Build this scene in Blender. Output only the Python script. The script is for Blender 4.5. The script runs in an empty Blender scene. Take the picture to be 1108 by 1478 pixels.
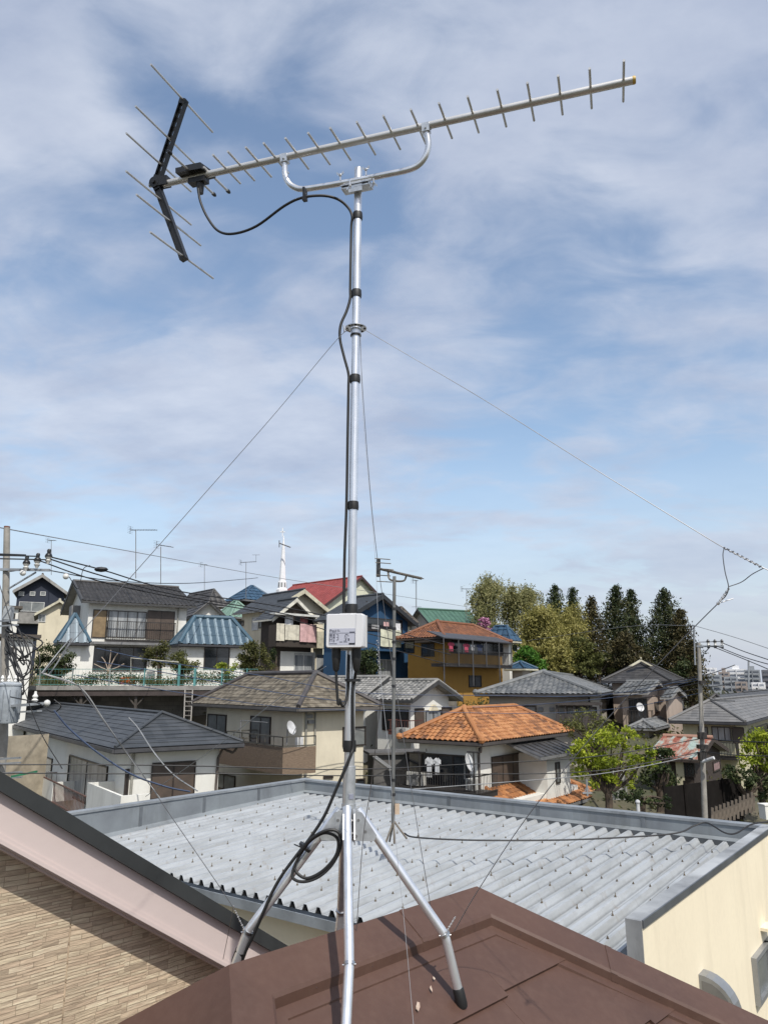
import bpy, math, random
import numpy as np
from mathutils import Vector
random.seed(7); RNG = np.random.default_rng(7)
D = bpy.data; SC = bpy.context.scene; COL = SC.collection
PITCH = math.radians(13.0); FPX = 1080.0; CX, CY = 554.0, 739.0; CAMZ = 8.0
CP, SP = math.cos(PITCH), math.sin(PITCH)
def V(*a): return np.array(a, float)
def norm(a): a = np.asarray(a, float); return a / np.linalg.norm(a)
def ray(px, py):
    u = (px-CX)/FPX; v = (py-CY)/FPX
    return V(u, CP+v*SP, SP-v*CP)
CAM = V(0, 0, CAMZ)
def at(px, py, Y):
    r = ray(px, py); return CAM + r*(Y/r[1])
def onplane(px, py, O, n):
    r = ray(px, py); return CAM + r*(np.dot(np.asarray(O)-CAM, n)/np.dot(r, n))
def len_to(P, d, X):
    k = (X-CX)/FPX; q = P-CAM
    return (k*(q[1]*CP+q[2]*SP)-q[0])/(d[0]-k*(d[1]*CP+d[2]*SP))
def z_at(py, x, y):
    # height at which plan point (x, y) sits on picture row py
    v = (py-CY)/FPX; return CAMZ + y*(SP-v*CP)/(CP+v*SP)

# ------------------------------------------------------------------ materials
MATS = {}
def mat(name, col, rough=.7, metal=0., col2=None, nscale=3., namt=.35, bump=0., bscale=20., spec=.5, wave=None, stretch=None, dirt=0., dust=None):
    if name in MATS: return MATS[name]
    m = D.materials.new(name); m.use_nodes = True; N = m.node_tree; n = N.nodes; L = N.links
    b = n['Principled BSDF']; b.inputs['Roughness'].default_value = rough; b.inputs['Metallic'].default_value = metal
    b.inputs['Specular IOR Level'].default_value = spec
    tc = n.new('ShaderNodeTexCoord'); src = tc.outputs['Object']
    if stretch:
        mp = n.new('ShaderNodeMapping'); mp.inputs['Scale'].default_value = stretch; L.new(src, mp.inputs['Vector']); src2 = mp.outputs['Vector']
    else: src2 = src
    c2 = col2 or tuple(c*(1-namt) for c in col)
    nz = n.new('ShaderNodeTexNoise'); nz.inputs['Scale'].default_value = nscale; nz.inputs['Detail'].default_value = 6; nz.inputs['Roughness'].default_value = .6
    L.new(src2, nz.inputs['Vector'])
    rp = n.new('ShaderNodeValToRGB'); rp.color_ramp.elements[0].position = .35; rp.color_ramp.elements[1].position = .65
    rp.color_ramp.elements[0].color = (*c2, 1); rp.color_ramp.elements[1].color = (*col, 1)
    L.new(nz.outputs['Fac'], rp.inputs['Fac']); out = rp.outputs['Color']
    if dirt:
        n2 = n.new('ShaderNodeTexNoise'); n2.inputs['Scale'].default_value = .8; n2.inputs['Detail'].default_value = 8; n2.inputs['Roughness'].default_value = .7
        mp2 = n.new('ShaderNodeMapping'); mp2.inputs['Scale'].default_value = (2.5, 2.5, .5); L.new(src, mp2.inputs['Vector']); L.new(mp2.outputs['Vector'], n2.inputs['Vector'])
        r2 = n.new('ShaderNodeMapRange'); r2.inputs['From Min'].default_value = .5; r2.inputs['From Max'].default_value = .75; r2.inputs['To Min'].default_value = 0; r2.inputs['To Max'].default_value = dirt
        L.new(n2.outputs['Fac'], r2.inputs['Value'])
        mx = n.new('ShaderNodeMixRGB'); mx.blend_type = 'MULTIPLY'; mx.inputs['Color2'].default_value = (.35, .32, .28, 1)
        L.new(r2.outputs['Result'], mx.inputs['Fac']); L.new(out, mx.inputs['Color1']); out = mx.outputs['Color']
    if dust:  # (colour, amount, scale): fine pale dust and faded patches
        n4 = n.new('ShaderNodeTexNoise'); n4.inputs['Scale'].default_value = dust[2]; n4.inputs['Detail'].default_value = 12; n4.inputs['Roughness'].default_value = .78; L.new(src2, n4.inputs['Vector'])
        n5 = n.new('ShaderNodeTexNoise'); n5.inputs['Scale'].default_value = dust[2]*14; n5.inputs['Detail'].default_value = 4; L.new(src2, n5.inputs['Vector'])
        ml = n.new('ShaderNodeMath'); ml.operation = 'MULTIPLY'; L.new(n4.outputs['Fac'], ml.inputs[0]); L.new(n5.outputs['Fac'], ml.inputs[1])
        r4 = n.new('ShaderNodeMapRange'); r4.inputs['From Min'].default_value = .2; r4.inputs['From Max'].default_value = .42; r4.inputs['To Max'].default_value = dust[1]; L.new(ml.outputs[0], r4.inputs['Value'])
        m4 = n.new('ShaderNodeMixRGB'); m4.inputs['Color2'].default_value = (*dust[0], 1); L.new(r4.outputs['Result'], m4.inputs['Fac']); L.new(out, m4.inputs['Color1']); out = m4.outputs['Color']
        r6 = n.new('ShaderNodeMapRange'); r6.inputs['To Min'].default_value = rough-.08; r6.inputs['To Max'].default_value = min(1, rough+.25); L.new(n4.outputs['Fac'], r6.inputs['Value']); L.new(r6.outputs['Result'], b.inputs['Roughness'])
    L.new(out, b.inputs['Base Color'])
    if bump:
        nb = n.new('ShaderNodeTexNoise'); nb.inputs['Scale'].default_value = bscale; nb.inputs['Detail'].default_value = 4; L.new(src2, nb.inputs['Vector'])
        bp = n.new('ShaderNodeBump'); bp.inputs['Strength'].default_value = bump; bp.inputs['Distance'].default_value = .02
        L.new(nb.outputs['Fac'], bp.inputs['Height']); L.new(bp.outputs['Normal'], b.inputs['Normal'])
    MATS[name] = m; return m
def tilemat(name, cols, rough=.7, nsc=1.2, tile=.27):
    """roof covering: each tile its own tone, plus weathering"""
    if name in MATS: return MATS[name]
    m = D.materials.new(name); m.use_nodes = True; n = m.node_tree.nodes; L = m.node_tree.links; b = n['Principled BSDF']; b.inputs['Roughness'].default_value = rough
    uv = n.new('ShaderNodeUVMap'); mp = n.new('ShaderNodeMapping'); mp.inputs['Scale'].default_value = (1/tile, 1/tile, 1); L.new(uv.outputs['UV'], mp.inputs['Vector'])
    fl = n.new('ShaderNodeVectorMath'); fl.operation = 'FLOOR'; L.new(mp.outputs['Vector'], fl.inputs[0])
    wn = n.new('ShaderNodeTexWhiteNoise'); L.new(fl.outputs['Vector'], wn.inputs['Vector'])
    tc = n.new('ShaderNodeTexCoord'); nz = n.new('ShaderNodeTexNoise'); nz.inputs['Scale'].default_value = nsc; nz.inputs['Detail'].default_value = 7; nz.inputs['Roughness'].default_value = .65
    L.new(tc.outputs['Object'], nz.inputs['Vector'])
    ma = n.new('ShaderNodeMath'); ma.operation = 'MULTIPLY_ADD'; ma.inputs[1].default_value = .42; L.new(wn.outputs['Value'], ma.inputs[0]); L.new(nz.outputs['Fac'], ma.inputs[2])
    rp = n.new('ShaderNodeValToRGB'); e = rp.color_ramp.elements; e[0].position = .42; e[1].position = .98
    e[0].color = (*cols[0], 1); e[1].color = (*cols[-1], 1)
    if len(cols) == 3: q = e.new(.7); q.color = (*cols[1], 1)
    L.new(ma.outputs[0], rp.inputs['Fac']); L.new(rp.outputs['Color'], b.inputs['Base Color'])
    MATS[name] = m; return m
def leafmat(name, cols, trans=.25):
    if name in MATS: return MATS[name]
    m = D.materials.new(name); m.use_nodes = True; n = m.node_tree.nodes; L = m.node_tree.links; b = n['Principled BSDF']
    b.inputs['Roughness'].default_value = .6; b.inputs['Specular IOR Level'].default_value = .25
    ge = n.new('ShaderNodeNewGeometry'); tc = n.new('ShaderNodeTexCoord'); nz = n.new('ShaderNodeTexNoise'); nz.inputs['Scale'].default_value = .9; nz.inputs['Detail'].default_value = 3
    L.new(tc.outputs['Object'], nz.inputs['Vector'])
    ma = n.new('ShaderNodeMath'); ma.operation = 'MULTIPLY_ADD'; ma.inputs[1].default_value = .5; L.new(ge.outputs['Random Per Island'], ma.inputs[0]); L.new(nz.outputs['Fac'], ma.inputs[2])
    rp = n.new('ShaderNodeValToRGB'); e = rp.color_ramp.elements; e[0].position = .4; e[1].position = 1.
    e[0].color = (*cols[0], 1); e[1].color = (*cols[-1], 1)
    if len(cols) == 3: q = e.new(.7); q.color = (*cols[1], 1)
    L.new(ma.outputs[0], rp.inputs['Fac']); L.new(rp.outputs['Color'], b.inputs['Base Color'])
    tr = n.new('ShaderNodeBsdfTranslucent'); L.new(rp.outputs['Color'], tr.inputs['Color'])
    mx = n.new('ShaderNodeMixShader'); mx.inputs[0].default_value = trans; L.new(b.outputs[0], mx.inputs[1]); L.new(tr.outputs[0], mx.inputs[2])
    L.new(mx.outputs[0], n['Material Output'].inputs['Surface'])
    MATS[name] = m; return m

ALU = mat('aluminium', (.62, .61, .59), .42, .6, nscale=8, namt=.15)
GALV = mat('galvanised_steel', (.8, .81, .83), .3, .78, nscale=30, namt=.2, stretch=(1, 1, .3))
GALVD = mat('dull_galvanised', (.62, .64, .66), .42, .75, nscale=40, namt=.25)
STEEL = mat('bright_bolt_steel', (.6, .6, .6), .3, 1.)
BLACK = mat('black_plastic', (.012, .012, .013), .45, 0, nscale=10)
RUBBER = mat('black_rubber', (.012, .012, .012), .55)
YCAP = mat('yellow_cap', (.6, .4, .08), .5)
WPLAST = mat('white_plastic_case', (.62, .62, .63), .4, namt=.04)
STICK = mat('printed_grey', (.42, .43, .5), .5, namt=.05)
INK = mat('print_ink', (.1, .1, .13), .5)
INK2 = mat('print_black', (.015, .015, .02), .5)
WIREW = mat('guy_wire_bright', (.6, .6, .6), .35, .6)
WIREG = mat('guy_wire_grey', (.22, .22, .23), .4, .6)
WBLK = mat('wire_black', (.02, .02, .022), .6)
WBLUE = mat('wire_blue', (.06, .085, .15), .6)
WDULL = mat('guy_wire_dull', (.3, .31, .33), .6)
WGREY = mat('wire_grey', (.25, .26, .27), .6)
GLASS = mat('dark_window_glass', (.03, .035, .04), .12, 0, col2=(.012, .014, .018), nscale=.8, spec=.8)
GLASSC = mat('curtained_glass', (.34, .35, .35), .25, 0, col2=(.12, .13, .14), nscale=3.5, stretch=(1, 1, .15), spec=.8)
GLASSG = mat('grey_frosted_glass', (.2, .21, .2), .25, 0, col2=(.12, .13, .13), nscale=1.5, spec=.8)
FRBR = mat('bronze_frame', (.05, .04, .035), .4, .3)
FRW = mat('white_frame', (.55, .55, .53), .45)
SHUT = mat('brown_shutter', (.09, .065, .05), .55, col2=(.06, .045, .035))
TRIMB = mat('dark_brown_trim', (.05, .04, .035), .6)
TRIMG = mat('grey_trim', (.2, .2, .2), .6)
TRIMW = mat('cream_trim', (.6, .56, .42), .6, dirt=.3)
SOFF = mat('soffit_grey', (.3, .29, .27), .8)
CONC = mat('concrete', (.3, .29, .27), .85, col2=(.2, .19, .175), nscale=2, bump=.3, dirt=.4)
POLE = mat('pole_concrete', (.31, .29, .26), .85, col2=(.22, .205, .18), nscale=4, dirt=.3)
RAILB = mat('dark_railing', (.03, .026, .024), .5)
BARK = mat('bark', (.09, .065, .045), .9, col2=(.04, .03, .022), nscale=6, bump=.5)

# ------------------------------------------------------------------ mesh building
BASE = {}
class MB:
    def __init__(s): s.v = []; s.f = []; s.uv = []
    def poly(s, pts, uv=None):
        k = len(s.v); s.v.extend([tuple(map(float, p)) for p in pts]); s.f.append(tuple(range(k, k+len(pts)))); s.uv.append(uv)
    def add(s, vs, fs):
        k = len(s.v); s.v.extend([tuple(map(float, p)) for p in vs])
        for f in fs: s.f.append(tuple(i+k for i in f)); s.uv.append(None)
    def obox(s, c, ux, uy, uz, dx, dy, dz):
        c = np.asarray(c, float); ux = norm(ux)*dx/2; uy = norm(uy)*dy/2; uz = norm(uz)*dz/2
        vs = [c+a*ux+b*uy+e*uz for e in (-1, 1) for b in (-1, 1) for a in (-1, 1)]
        s.add(vs, [(0, 2, 3, 1), (4, 5, 7, 6), (0, 1, 5, 4), (2, 6, 7, 3), (0, 4, 6, 2), (1, 3, 7, 5)]); return s
    def beam(s, p, q, w, h, up=(0, 0, 1)):
        p = np.asarray(p, float); q = np.asarray(q, float); d = q-p; L = np.linalg.norm(d)
        if L < 1e-6: return s
        d = d/L; sd = np.cross(d, up)
        if np.linalg.norm(sd) < 1e-4: sd = np.cross(d, (1, 0, 0))
        sd = norm(sd); u2 = np.cross(sd, d); return s.obox((p+q)/2, d, sd, u2, L, w, h)
    def tube(s, pts, r, n=8, caps=True):
        pts = [np.asarray(p, float) for p in pts]; m = len(pts)
        rs = list(r) if hasattr(r, '__len__') else [r]*m
        T = []
        for i in range(m):
            a = pts[max(i-1, 0)]; b = pts[min(i+1, m-1)]; T.append(norm(b-a) if np.linalg.norm(b-a) > 1e-9 else V(0, 0, 1))
        ref = np.cross(T[0], V(0, 0, 1));
        if np.linalg.norm(ref) < 1e-3: ref = np.cross(T[0], V(1, 0, 0))
        ref = norm(ref); vs = []; fs = []
        for i in range(m):
            ref = norm(ref-np.dot(ref, T[i])*T[i]); o = np.cross(T[i], ref)
            for k in range(n):
                a = 2*math.pi*k/n; vs.append(pts[i]+rs[i]*(math.cos(a)*ref+math.sin(a)*o))
        for i in range(m-1):
            for k in range(n):
                fs.append((i*n+k, i*n+(k+1) % n, (i+1)*n+(k+1) % n, (i+1)*n+k))
        if caps: fs.append(tuple(range(n-1, -1, -1))); fs.append(tuple((m-1)*n+k for k in range(n)))
        s.add(vs, fs); return s
    def prism(s, pts, vec):
        pts = [np.asarray(p, float) for p in pts]; vec = np.asarray(vec, float); n = len(pts)
        s.add(pts+[p+vec for p in pts], [tuple(range(n-1, -1, -1)), tuple(range(n, 2*n))]+[(i, (i+1) % n, n+(i+1) % n, n+i) for i in range(n)]); return s
    def ball(s, c, r, n=8, sz=(1, 1, 1)):
        c = np.asarray(c, float); vs = []; fs = []; m = n//2
        for i in range(m+1):
            t = math.pi*i/m
            for k in range(n):
                a = 2*math.pi*k/n; vs.append(c+r*V(sz[0]*math.sin(t)*math.cos(a), sz[1]*math.sin(t)*math.sin(a), sz[2]*math.cos(t)))
        for i in range(m):
            for k in range(n): fs.append((i*n+k, (i+1)*n+k, (i+1)*n+(k+1) % n, i*n+(k+1) % n))
        s.add(vs, fs); return s
    def build(s, name, material, parent=None, base=None, smooth=False, **tags):
        me = D.meshes.new(name)
        if parent is not None: org = BASE[parent.name]
        else: org = np.asarray(base if base is not None else np.mean(np.array(s.v), axis=0), float)
        vs = np.array(s.v)-org
        me.from_pydata(vs.tolist(), [], s.f)
        if any(u is not None for u in s.uv):
            lay = me.uv_layers.new(name='UVMap'); i = 0
            for f, u in zip(s.f, s.uv):
                for k in range(len(f)):
                    if u is not None: lay.data[i].uv = u[k]
                    i += 1
        me.materials.append(material); me.update()
        if smooth:
            for p in me.polygons: p.use_smooth = True
            try: me.set_sharp_from_angle(angle=math.radians(40))
            except Exception: pass
        o = D.objects.new(name, me); COL.objects.link(o); BASE[o.name] = org
        if parent is not None: o.parent = parent
        else: o.location = org
        for k, v in tags.items(): o[k] = v
        return o
def thing(name, loc, label, cat, group=None):
    o = D.objects.new(name, None); COL.objects.link(o); o.location = loc; BASE[o.name] = np.asarray(loc, float); o.empty_display_size = .2
    o['label'] = label; o['category'] = cat
    if group: o['group'] = group
    return o
def T(label, cat, group=None):
    d = dict(label=label, category=cat)
    if group: d['group'] = group
    return d
def spline(pts, n=8):
    pts = [np.asarray(p, float) for p in pts]
    if len(pts) < 3: return pts
    P = [2*pts[0]-pts[1]]+pts+[2*pts[-1]-pts[-2]]; out = []
    for i in range(1, len(P)-2):
        a, b, c, d = P[i-1:i+3]
        for k in range(n):
            t = k/n; out.append(.5*((2*b)+(c-a)*t+(2*a-5*b+4*c-d)*t*t+(3*b-a-3*c+d)*t**3))
    out.append(pts[-1]); return out
def wire(name, pix, r, m, label, cat, group=None, n=6, sub=8):
    mb = MB(); mb.tube(spline([at(*p) for p in pix], sub), r, n); return mb.build(name, m, smooth=True, **T(label, cat, group))
Z = V(0, 0, 1)

# ------------------------------------------------------------------ the TV antenna on its mast
MB_ = MB
MAST0 = at(503, 1172, 2.28); MAST1 = at(517, 243, 2.30)
mdir = norm(MAST1-MAST0)
def mast_at(py):
    # mast axis point on picture row py
    lo, hi = 0., 1.1
    for _ in range(40):
        t = (lo+hi)/2; P = MAST0+(MAST1-MAST0)*t-CAM; y = CY-FPX*(P[2]*CP-P[1]*SP)/(P[1]*CP+P[2]*SP)
        if y > py: lo = t
        else: hi = t
    return MAST0+(MAST1-MAST0)*t
mast = thing('antenna_mast', MAST0, 'tall galvanised steel antenna mast rising from the roof tripod', 'mast')
MB().tube([mast_at(1120), MAST1], .0135, 20).build('pole', GALV, mast, smooth=True)
MB().tube([mast_at(890), mast_at(1120)], .0152, 20).build('lower_pole', GALV, mast, smooth=True)
for y in (312, 424, 547, 730, 880, 1077):
    h = .013 if y < 800 else .016
    c = mast_at(y); r_ = .0165 if y < 850 else .0185
    MB().tube([c-mdir*h, c-mdir*h*.3, c+mdir*h*.4, c+mdir*h], [r_, r_+.0012, r_+.0006, r_], 18).build('tape_band', RUBBER, mast, smooth=True)
# guy ring
c = mast_at(474)
b = MB(); n_ = 28
for i in range(n_):
    a0, a1 = 2*math.pi*i/n_, 2*math.pi*(i+1)/n_
    for (r0, r1, z0) in ((.017, .036, 0),):
        p = [c+V(r0*math.cos(a0), r0*math.sin(a0), z0), c+V(r1*math.cos(a0), r1*math.sin(a0), z0), c+V(r1*math.cos(a1), r1*math.sin(a1), z0), c+V(r0*math.cos(a1), r0*math.sin(a1), z0)]
        b.prism(p, (0, 0, .002))
ring = b.build('guy_ring', STEEL, mast, smooth=False)
b = MB()
for i in range(8):
    a = i*math.pi/4; b.tube([c+V(.029*math.cos(a), .029*math.sin(a), -.0015), c+V(.029*math.cos(a), .029*math.sin(a), .0035)], .004, 8)
b.build('ring_hole', BLACK, ring)
MB().tube([c-mdir*.022, c-mdir*.003], .0175, 16).build('ring_collar', GALV, mast, smooth=True)
b = MB(); q = c-mdir*.016+V(-.018, -.012, 0); b.tube([q, q+V(-.02, -.01, .004)], .003, 8); b.beam(q+V(-.018, -.01, -.006), q+V(-.022, -.012, .016), .006, .004); b.build('wing_bolt', STEEL, mast)
MB().tube([c-mdir*.027, c-mdir*.0235], .0185, 16).build('clamp_band', BLACK, mast)

E_ = norm(V(.29532617, .94554207, .13686722)); B_ = norm(V(.95461125, -.29784678, -.00215554)); U_ = norm(np.cross(B_, E_)); # U_ up
if U_[2] < 0: U_ = -U_
AO = at(527, 197, 2.236); S_ = .9638
BO = AO+.0154*E_
ant = thing('television_antenna', BO, 'long aluminium directional television antenna with black V reflector on the tall mast', 'antenna')
def bp(t, off=0): return BO+B_*t*S_+U_*off
b = MB(); b.tube([bp(-.845), bp(.915)], .0125, 12); b.build('boom', ALU, ant, smooth=True)
b = MB(); b.tube([bp(.9152), bp(.921), bp(.925)], [.0128, .0128, .011], 12); b.build('end_cap', YCAP, ant, smooth=True)
for t in (-.565, -.503, -.43, -.358, -.272, -.184, -.100, -.001, .096, .194, .292, .39, .489, .587, .685, .783, .887):
    L_ = .107*S_
    MB().tube([bp(t, .002)-E_*L_, bp(t, .002)+E_*L_], .0041, 8).build('director', ALU, ant, smooth=True)
def pz(x, y): return onplane(160+x*.361, 60+y*.361, BO, E_)
piv = pz(182, 568); up = pz(292, 235); lo_ = pz(292, 868)
for (q0, q1) in ((piv, up), (piv, lo_)):
    d = norm(q1-q0); sd = np.cross(d, E_); L_ = np.linalg.norm(q1-q0)
    b = MB()
    # open channel: web towards the reflector rods, two flanges, with slots left open
    for k in (-1, 1): b.obox((q0+q1)/2+sd*k*.0115, d, sd, E_, L_, .003, .022)
    nseg = 9
    for i in range(nseg+1):
        t = i/nseg; b.obox(q0+(q1-q0)*(t*.96+.02), d, sd, E_, L_*.055, .0225, .003)
    b.obox(q0+(q1-q0)*.5-sd*.0095+E_*.0, d, sd, E_, L_, .006, .003); b.obox(q0+(q1-q0)*.5+sd*.0095, d, sd, E_, L_, .006, .003)
    if q1 is lo_: b.obox((q0+q1)/2-E_*.006, d, sd, E_, L_, .021, .004)
    b.obox(q0+d*.012, d, sd, E_, .035, .027, .026)
    b.obox(q1-d*.006, d, sd, E_, .02, .026, .025)
    b.build('reflector_arm', BLACK, ant)
b = MB(); b.tube([piv-E_*.018, piv+E_*.018], .021, 14); b.obox(piv+B_*.03, B_, U_, E_, .05, .034, .034); b.tube([piv-E_*.02-B_*.0, piv-E_*.026], .008, 10); b.build('reflector_hinge', BLACK, ant, smooth=True)
MB().tube([piv-B_*.03, piv-B_*.018], .009, 10).build('hinge_bolt', STEEL, ant)
for (x, y) in ((292, 235), (235, 390), (200, 490), (200, 632), (240, 720), (292, 860)):
    q = pz(x, y); MB().tube([q-E_*.213, q+E_*.213], .0039, 8).build('reflector_rod', ALU, ant, smooth=True)
# feed box and folded dipole
fb = bp(-.705, .016)
feed = MB(); feed.prism([fb+B_*-.055-E_*.045-U_*.012, fb+B_*.05-E_*.04-U_*.012, fb+B_*.065+E_*.04-U_*.012, fb+B_*-.05+E_*.045-U_*.012], U_*.02)
feed.prism([fb+B_*-.04-E_*.03+U_*.008, fb+B_*.04-E_*.028+U_*.008, fb+B_*.05+E_*.03+U_*.008, fb+B_*-.038+E_*.03+U_*.008], U_*.012)
feed.obox(fb-U_*.035+B_*.015, B_, U_, E_, .07, .02, .036); feed.tube([fb-U_*.04+B_*.022, fb-U_*.085+B_*.022], [.016, .011], 12)
feed = feed.build('feed_box', BLACK, ant)
for dt in (-.008, .055):
    q = fb+B_*dt+U_*-.004
    MB().tube([q-E_*(.156 if dt < 0 else .03), q+E_*.156], .0045, 8).build('dipole_rod', ALU, ant, smooth=True)
    for s_ in ((-1, 1) if dt < 0 else (1,)):
        MB().tube([q+E_*.147*s_, q+E_*.158*s_, q+E_*.165*s_], [.0075, .0075, .005], 10).build('rod_cap', BLACK, ant, smooth=True)
# U shaped support arm
SO = BO
def ps(px, py): return onplane(px, py, SO, E_)
path = [(411, 228), (411, 240), (411.5, 252), (416, 263), (425, 270), (438, 272.5), (470, 268), (515, 260), (560, 251), (586, 245.5), (602, 239), (613, 227), (618, 212), (617, 198), (614.5, 186)]
MB().tube(spline([ps(*p) for p in path], 5), .0105, 12).build('support_arm', GALV, ant, smooth=True)
for (x, y) in ((411, 231), (615, 187)):
    q = ps(x, y); b = MB(); b.obox(q+U_*.005, B_, U_, E_, .026, .03, .027); b.tube([q-E_*.02, q+E_*.02], .0035, 8); b.tube([q-B_*.018, q+B_*.018], .003, 8); b.build('arm_clamp', GALVD, ant)
q = ps(515, 263); cl = MB(); cl.obox(q-U_*.014, B_, U_, E_, .105, .004, .05); cl.obox(q-U_*.024, B_, U_, E_, .095, .004, .045)
for k in (-1, 1): cl.obox(q-U_*.018+B_*.05*k, B_, U_, E_, .003, .016, .045)
cl.obox(q-U_*.03-E_*.02, B_, U_, E_, .05, .025, .004); cl = cl.build('mast_clamp', GALVD, ant)
for (px, py, s_) in ((491, 255, 1), (528, 247, 1), (539, 262, -1), (505, 266, -1)):
    w = at(px, py, 2.235); b = MB(); b.tube([w-U_*.014, w+U_*.012], .0028, 8)
    for k in (-1, 1): b.obox(w+U_*.012*s_+B_*.008*k, B_+U_*.8*k*s_, U_, E_, .012, .008, .003)
    b.ball(w+U_*.006*s_, .006, 8); b.build('wing_nut', STEEL, ant)
# coax down lead
lead = [(286, 272, 2.41), (289, 290, 2.41), (299, 313, 2.40), (315, 333, 2.39), (337, 337, 2.37), (370, 326, 2.34), (410, 297, 2.29), (436, 285, 2.27), (465, 282, 2.27), (487, 287, 2.28), (502, 299, 2.29), (508, 312, 2.285)]
pts = [at(*p) for p in lead]
def beside(py, dx=-.021, dy=-.004): return mast_at(py)+V(dx, dy, 0)
pts += [beside(330), beside(380), beside(418), beside(432), mast_at(450)+V(-.032, -.005, 0), mast_at(470)+V(-.05, -.008, 0), mast_at(490)+V(-.052, -.008, 0), mast_at(515)+V(-.038, -.006, 0), mast_at(540)+V(-.022, -.004, 0), beside(560), beside(640), beside(730), beside(800, -.024), beside(860, -.024), beside(885, -.024)]
MB().tube(spline(pts, 6), .0046, 10).build('coaxial_cable', RUBBER, smooth=True, **T('black coaxial cable from the antenna feed box taped down to the white box', 'cable'))
b = MB(); q = at(440, 279, 2.262); b.obox(q, B_, U_, E_, .008, .036, .024); b.obox(q+V(0, 0, -.022), B_, U_, E_, .014, .012, .018); b.build('cable_clip', BLACK, ant)
# booster box
bw = V(.985, -.17, 0); bn = norm(V(-.17, -.985, 0)); bu = V(0, 0, 1)
bc = at(499, 911, 2.235)
box = thing('mast_amplifier', bc, 'white plastic amplifier box with printed label strapped to the mast', 'amplifier')
def rbox(mb, c, ux, uy, uz, dx, dy, dz, r=.006):
    pts = []
    for (sx, sy, a0) in ((1, 1, 0), (-1, 1, 90), (-1, -1, 180), (1, -1, 270)):
        for k in range(5):
            a = math.radians(a0+k*22.5); pts.append((sx*(dx/2-r)+r*math.cos(a), sy*(dy/2-r)+r*math.sin(a)))
    sizes = [(-dz/2, 1), (dz/2-.004, 1), (dz/2, .955)]; rings = []
    for z_, s_ in sizes: rings.append([c+ux*x*s_+uy*y*s_+uz*z_ for x, y in pts])
    n = len(pts); vs = sum(rings, []); fs = []
    for i in range(len(rings)-1):
        for k in range(n): fs.append((i*n+k, i*n+(k+1) % n, (i+1)*n+(k+1) % n, (i+1)*n+k))
    fs.append(tuple(range(n-1, -1, -1))); fs.append(tuple((len(rings)-1)*n+k for k in range(n))); mb.add(vs, fs)
b = MB(); rbox(b, bc, bw, bu, bn, .112, .099, .04); b.build('cover', WPLAST, box, smooth=True)
b = MB(); b.obox(bc-bn*.024, bw, bu, bn, .118, .094, .012); b.obox(bc-bn*.034, bw, bu, bn, .05, .11, .016); b.build('back_plate', mat('white_plastic_back', (.6, .6, .6), .5), box)
lab = MB(); lc = bc+bn*.0205-bu*.0175-bw*.006; lab.obox(lc-bn*.0003, bw, bu, bn, .078, .048, .001); lab = lab.build('printed_label', STICK, box)
def ink(x0, y0, x1, y1, m=INK, out=[]):
    q = lc+bn*.0006+bw*((x0+x1)/2-.5)*.078+bu*(.5-(y0+y1)/2)*.048; return (q, abs(x1-x0)*.078, abs(y1-y0)*.048)
b = MB(); rs = [(.02, .06, .09, .10), (.02, .10, .05, .22), (.08, .12, .2, .15), (.1, .19, .22, .22), (.23, .08, .26, .22), (.3, .08, .38, .1), (.3, .15, .42, .17), (.0, .27, 1, .285), (.78, .2, .98, .25),
    (.02, .34, .12, .44), (.15, .34, .22, .44), (.02, .48, .12, .52), (.15, .48, .22, .6), (.02, .56, .04, .8), (.1, .56, .12, .8), (.04, .66, .1, .68), (.16, .66, .2, .82), (.27, .36, .36, .38), (.34, .38, .36, .7), (.27, .68, .36, .7), (.27, .52, .33, .54),
    (.62, .34, .72, .38), (.6, .42, .64, .5), (.68, .44, .76, .46), (.58, .56, .7, .58), (.62, .62, .66, .72), (.72, .6, .78, .74), (.56, .74, .66, .76), (.0, .3, .008, .95), (.99, .3, 1, .95), (.4, .8, .52, .83), (.56, .8, .7, .83), (.02, .9, .3, .93)]
for r4 in rs: q, w_, h_ = ink(*r4); b.obox(q, bw, bu, bn, w_, h_, .0006)
b.build('print', INK, lab)
b = MB(); q, w_, h_ = ink(.76, .88, .99, .97); b.obox(q, bw, bu, bn, w_, h_, .0008); b.build('brand_mark', INK2, lab)
for dx in (-.031, .03):
    q = bc+bw*dx-bu*.05-bn*.012
    MB().tube([q+bu*.006, q-bu*.025, q-bu*.06, q-bu*.066], [.0135, .0135, .0095, .006], 12).build('rubber_boot', RUBBER, box, smooth=True)
q = bc-bu*.05
qa = bc+bw*-.031-bu*.11-bn*.012
pts = [qa, qa-bu*.05+bw*.003, qa-bu*.1+bw*.008, at(490, 1010, 2.25), at(494, 1019, 2.255), at(499, 1012, 2.262), at(502, 996, 2.268), at(502, 970, 2.262), at(503, 945, 2.262)]
MB().tube(spline(pts, 6), .0042, 10).build('coaxial_cable', RUBBER, smooth=True, **T('short black cable hanging in a loop from the left boot of the white box', 'cable'))
qb = bc+bw*.03-bu*.11-bn*.012
cpx = [(511, 985, 2.262), (509, 1000, 2.262), (509, 1040, 2.262), (509.5, 1077, 2.262), (506, 1090, 2.255), (497, 1112, 2.25), (484, 1142, 2.25), (468, 1178, 2.25), (448, 1209, 2.25), (431, 1231, 2.25), (408, 1262, 2.25), (393, 1288, 2.25), (381, 1315, 2.25), (368, 1345, 2.26), (356, 1370, 2.27), (346, 1392, 2.28), (338, 1415, 2.31)]
MB().tube(spline([qb]+[at(*p) for p in cpx], 6), .0046, 10).build('coaxial_cable', RUBBER, smooth=True, **T('long black cable from the right boot of the white box down the left tripod leg', 'cable'))
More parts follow.
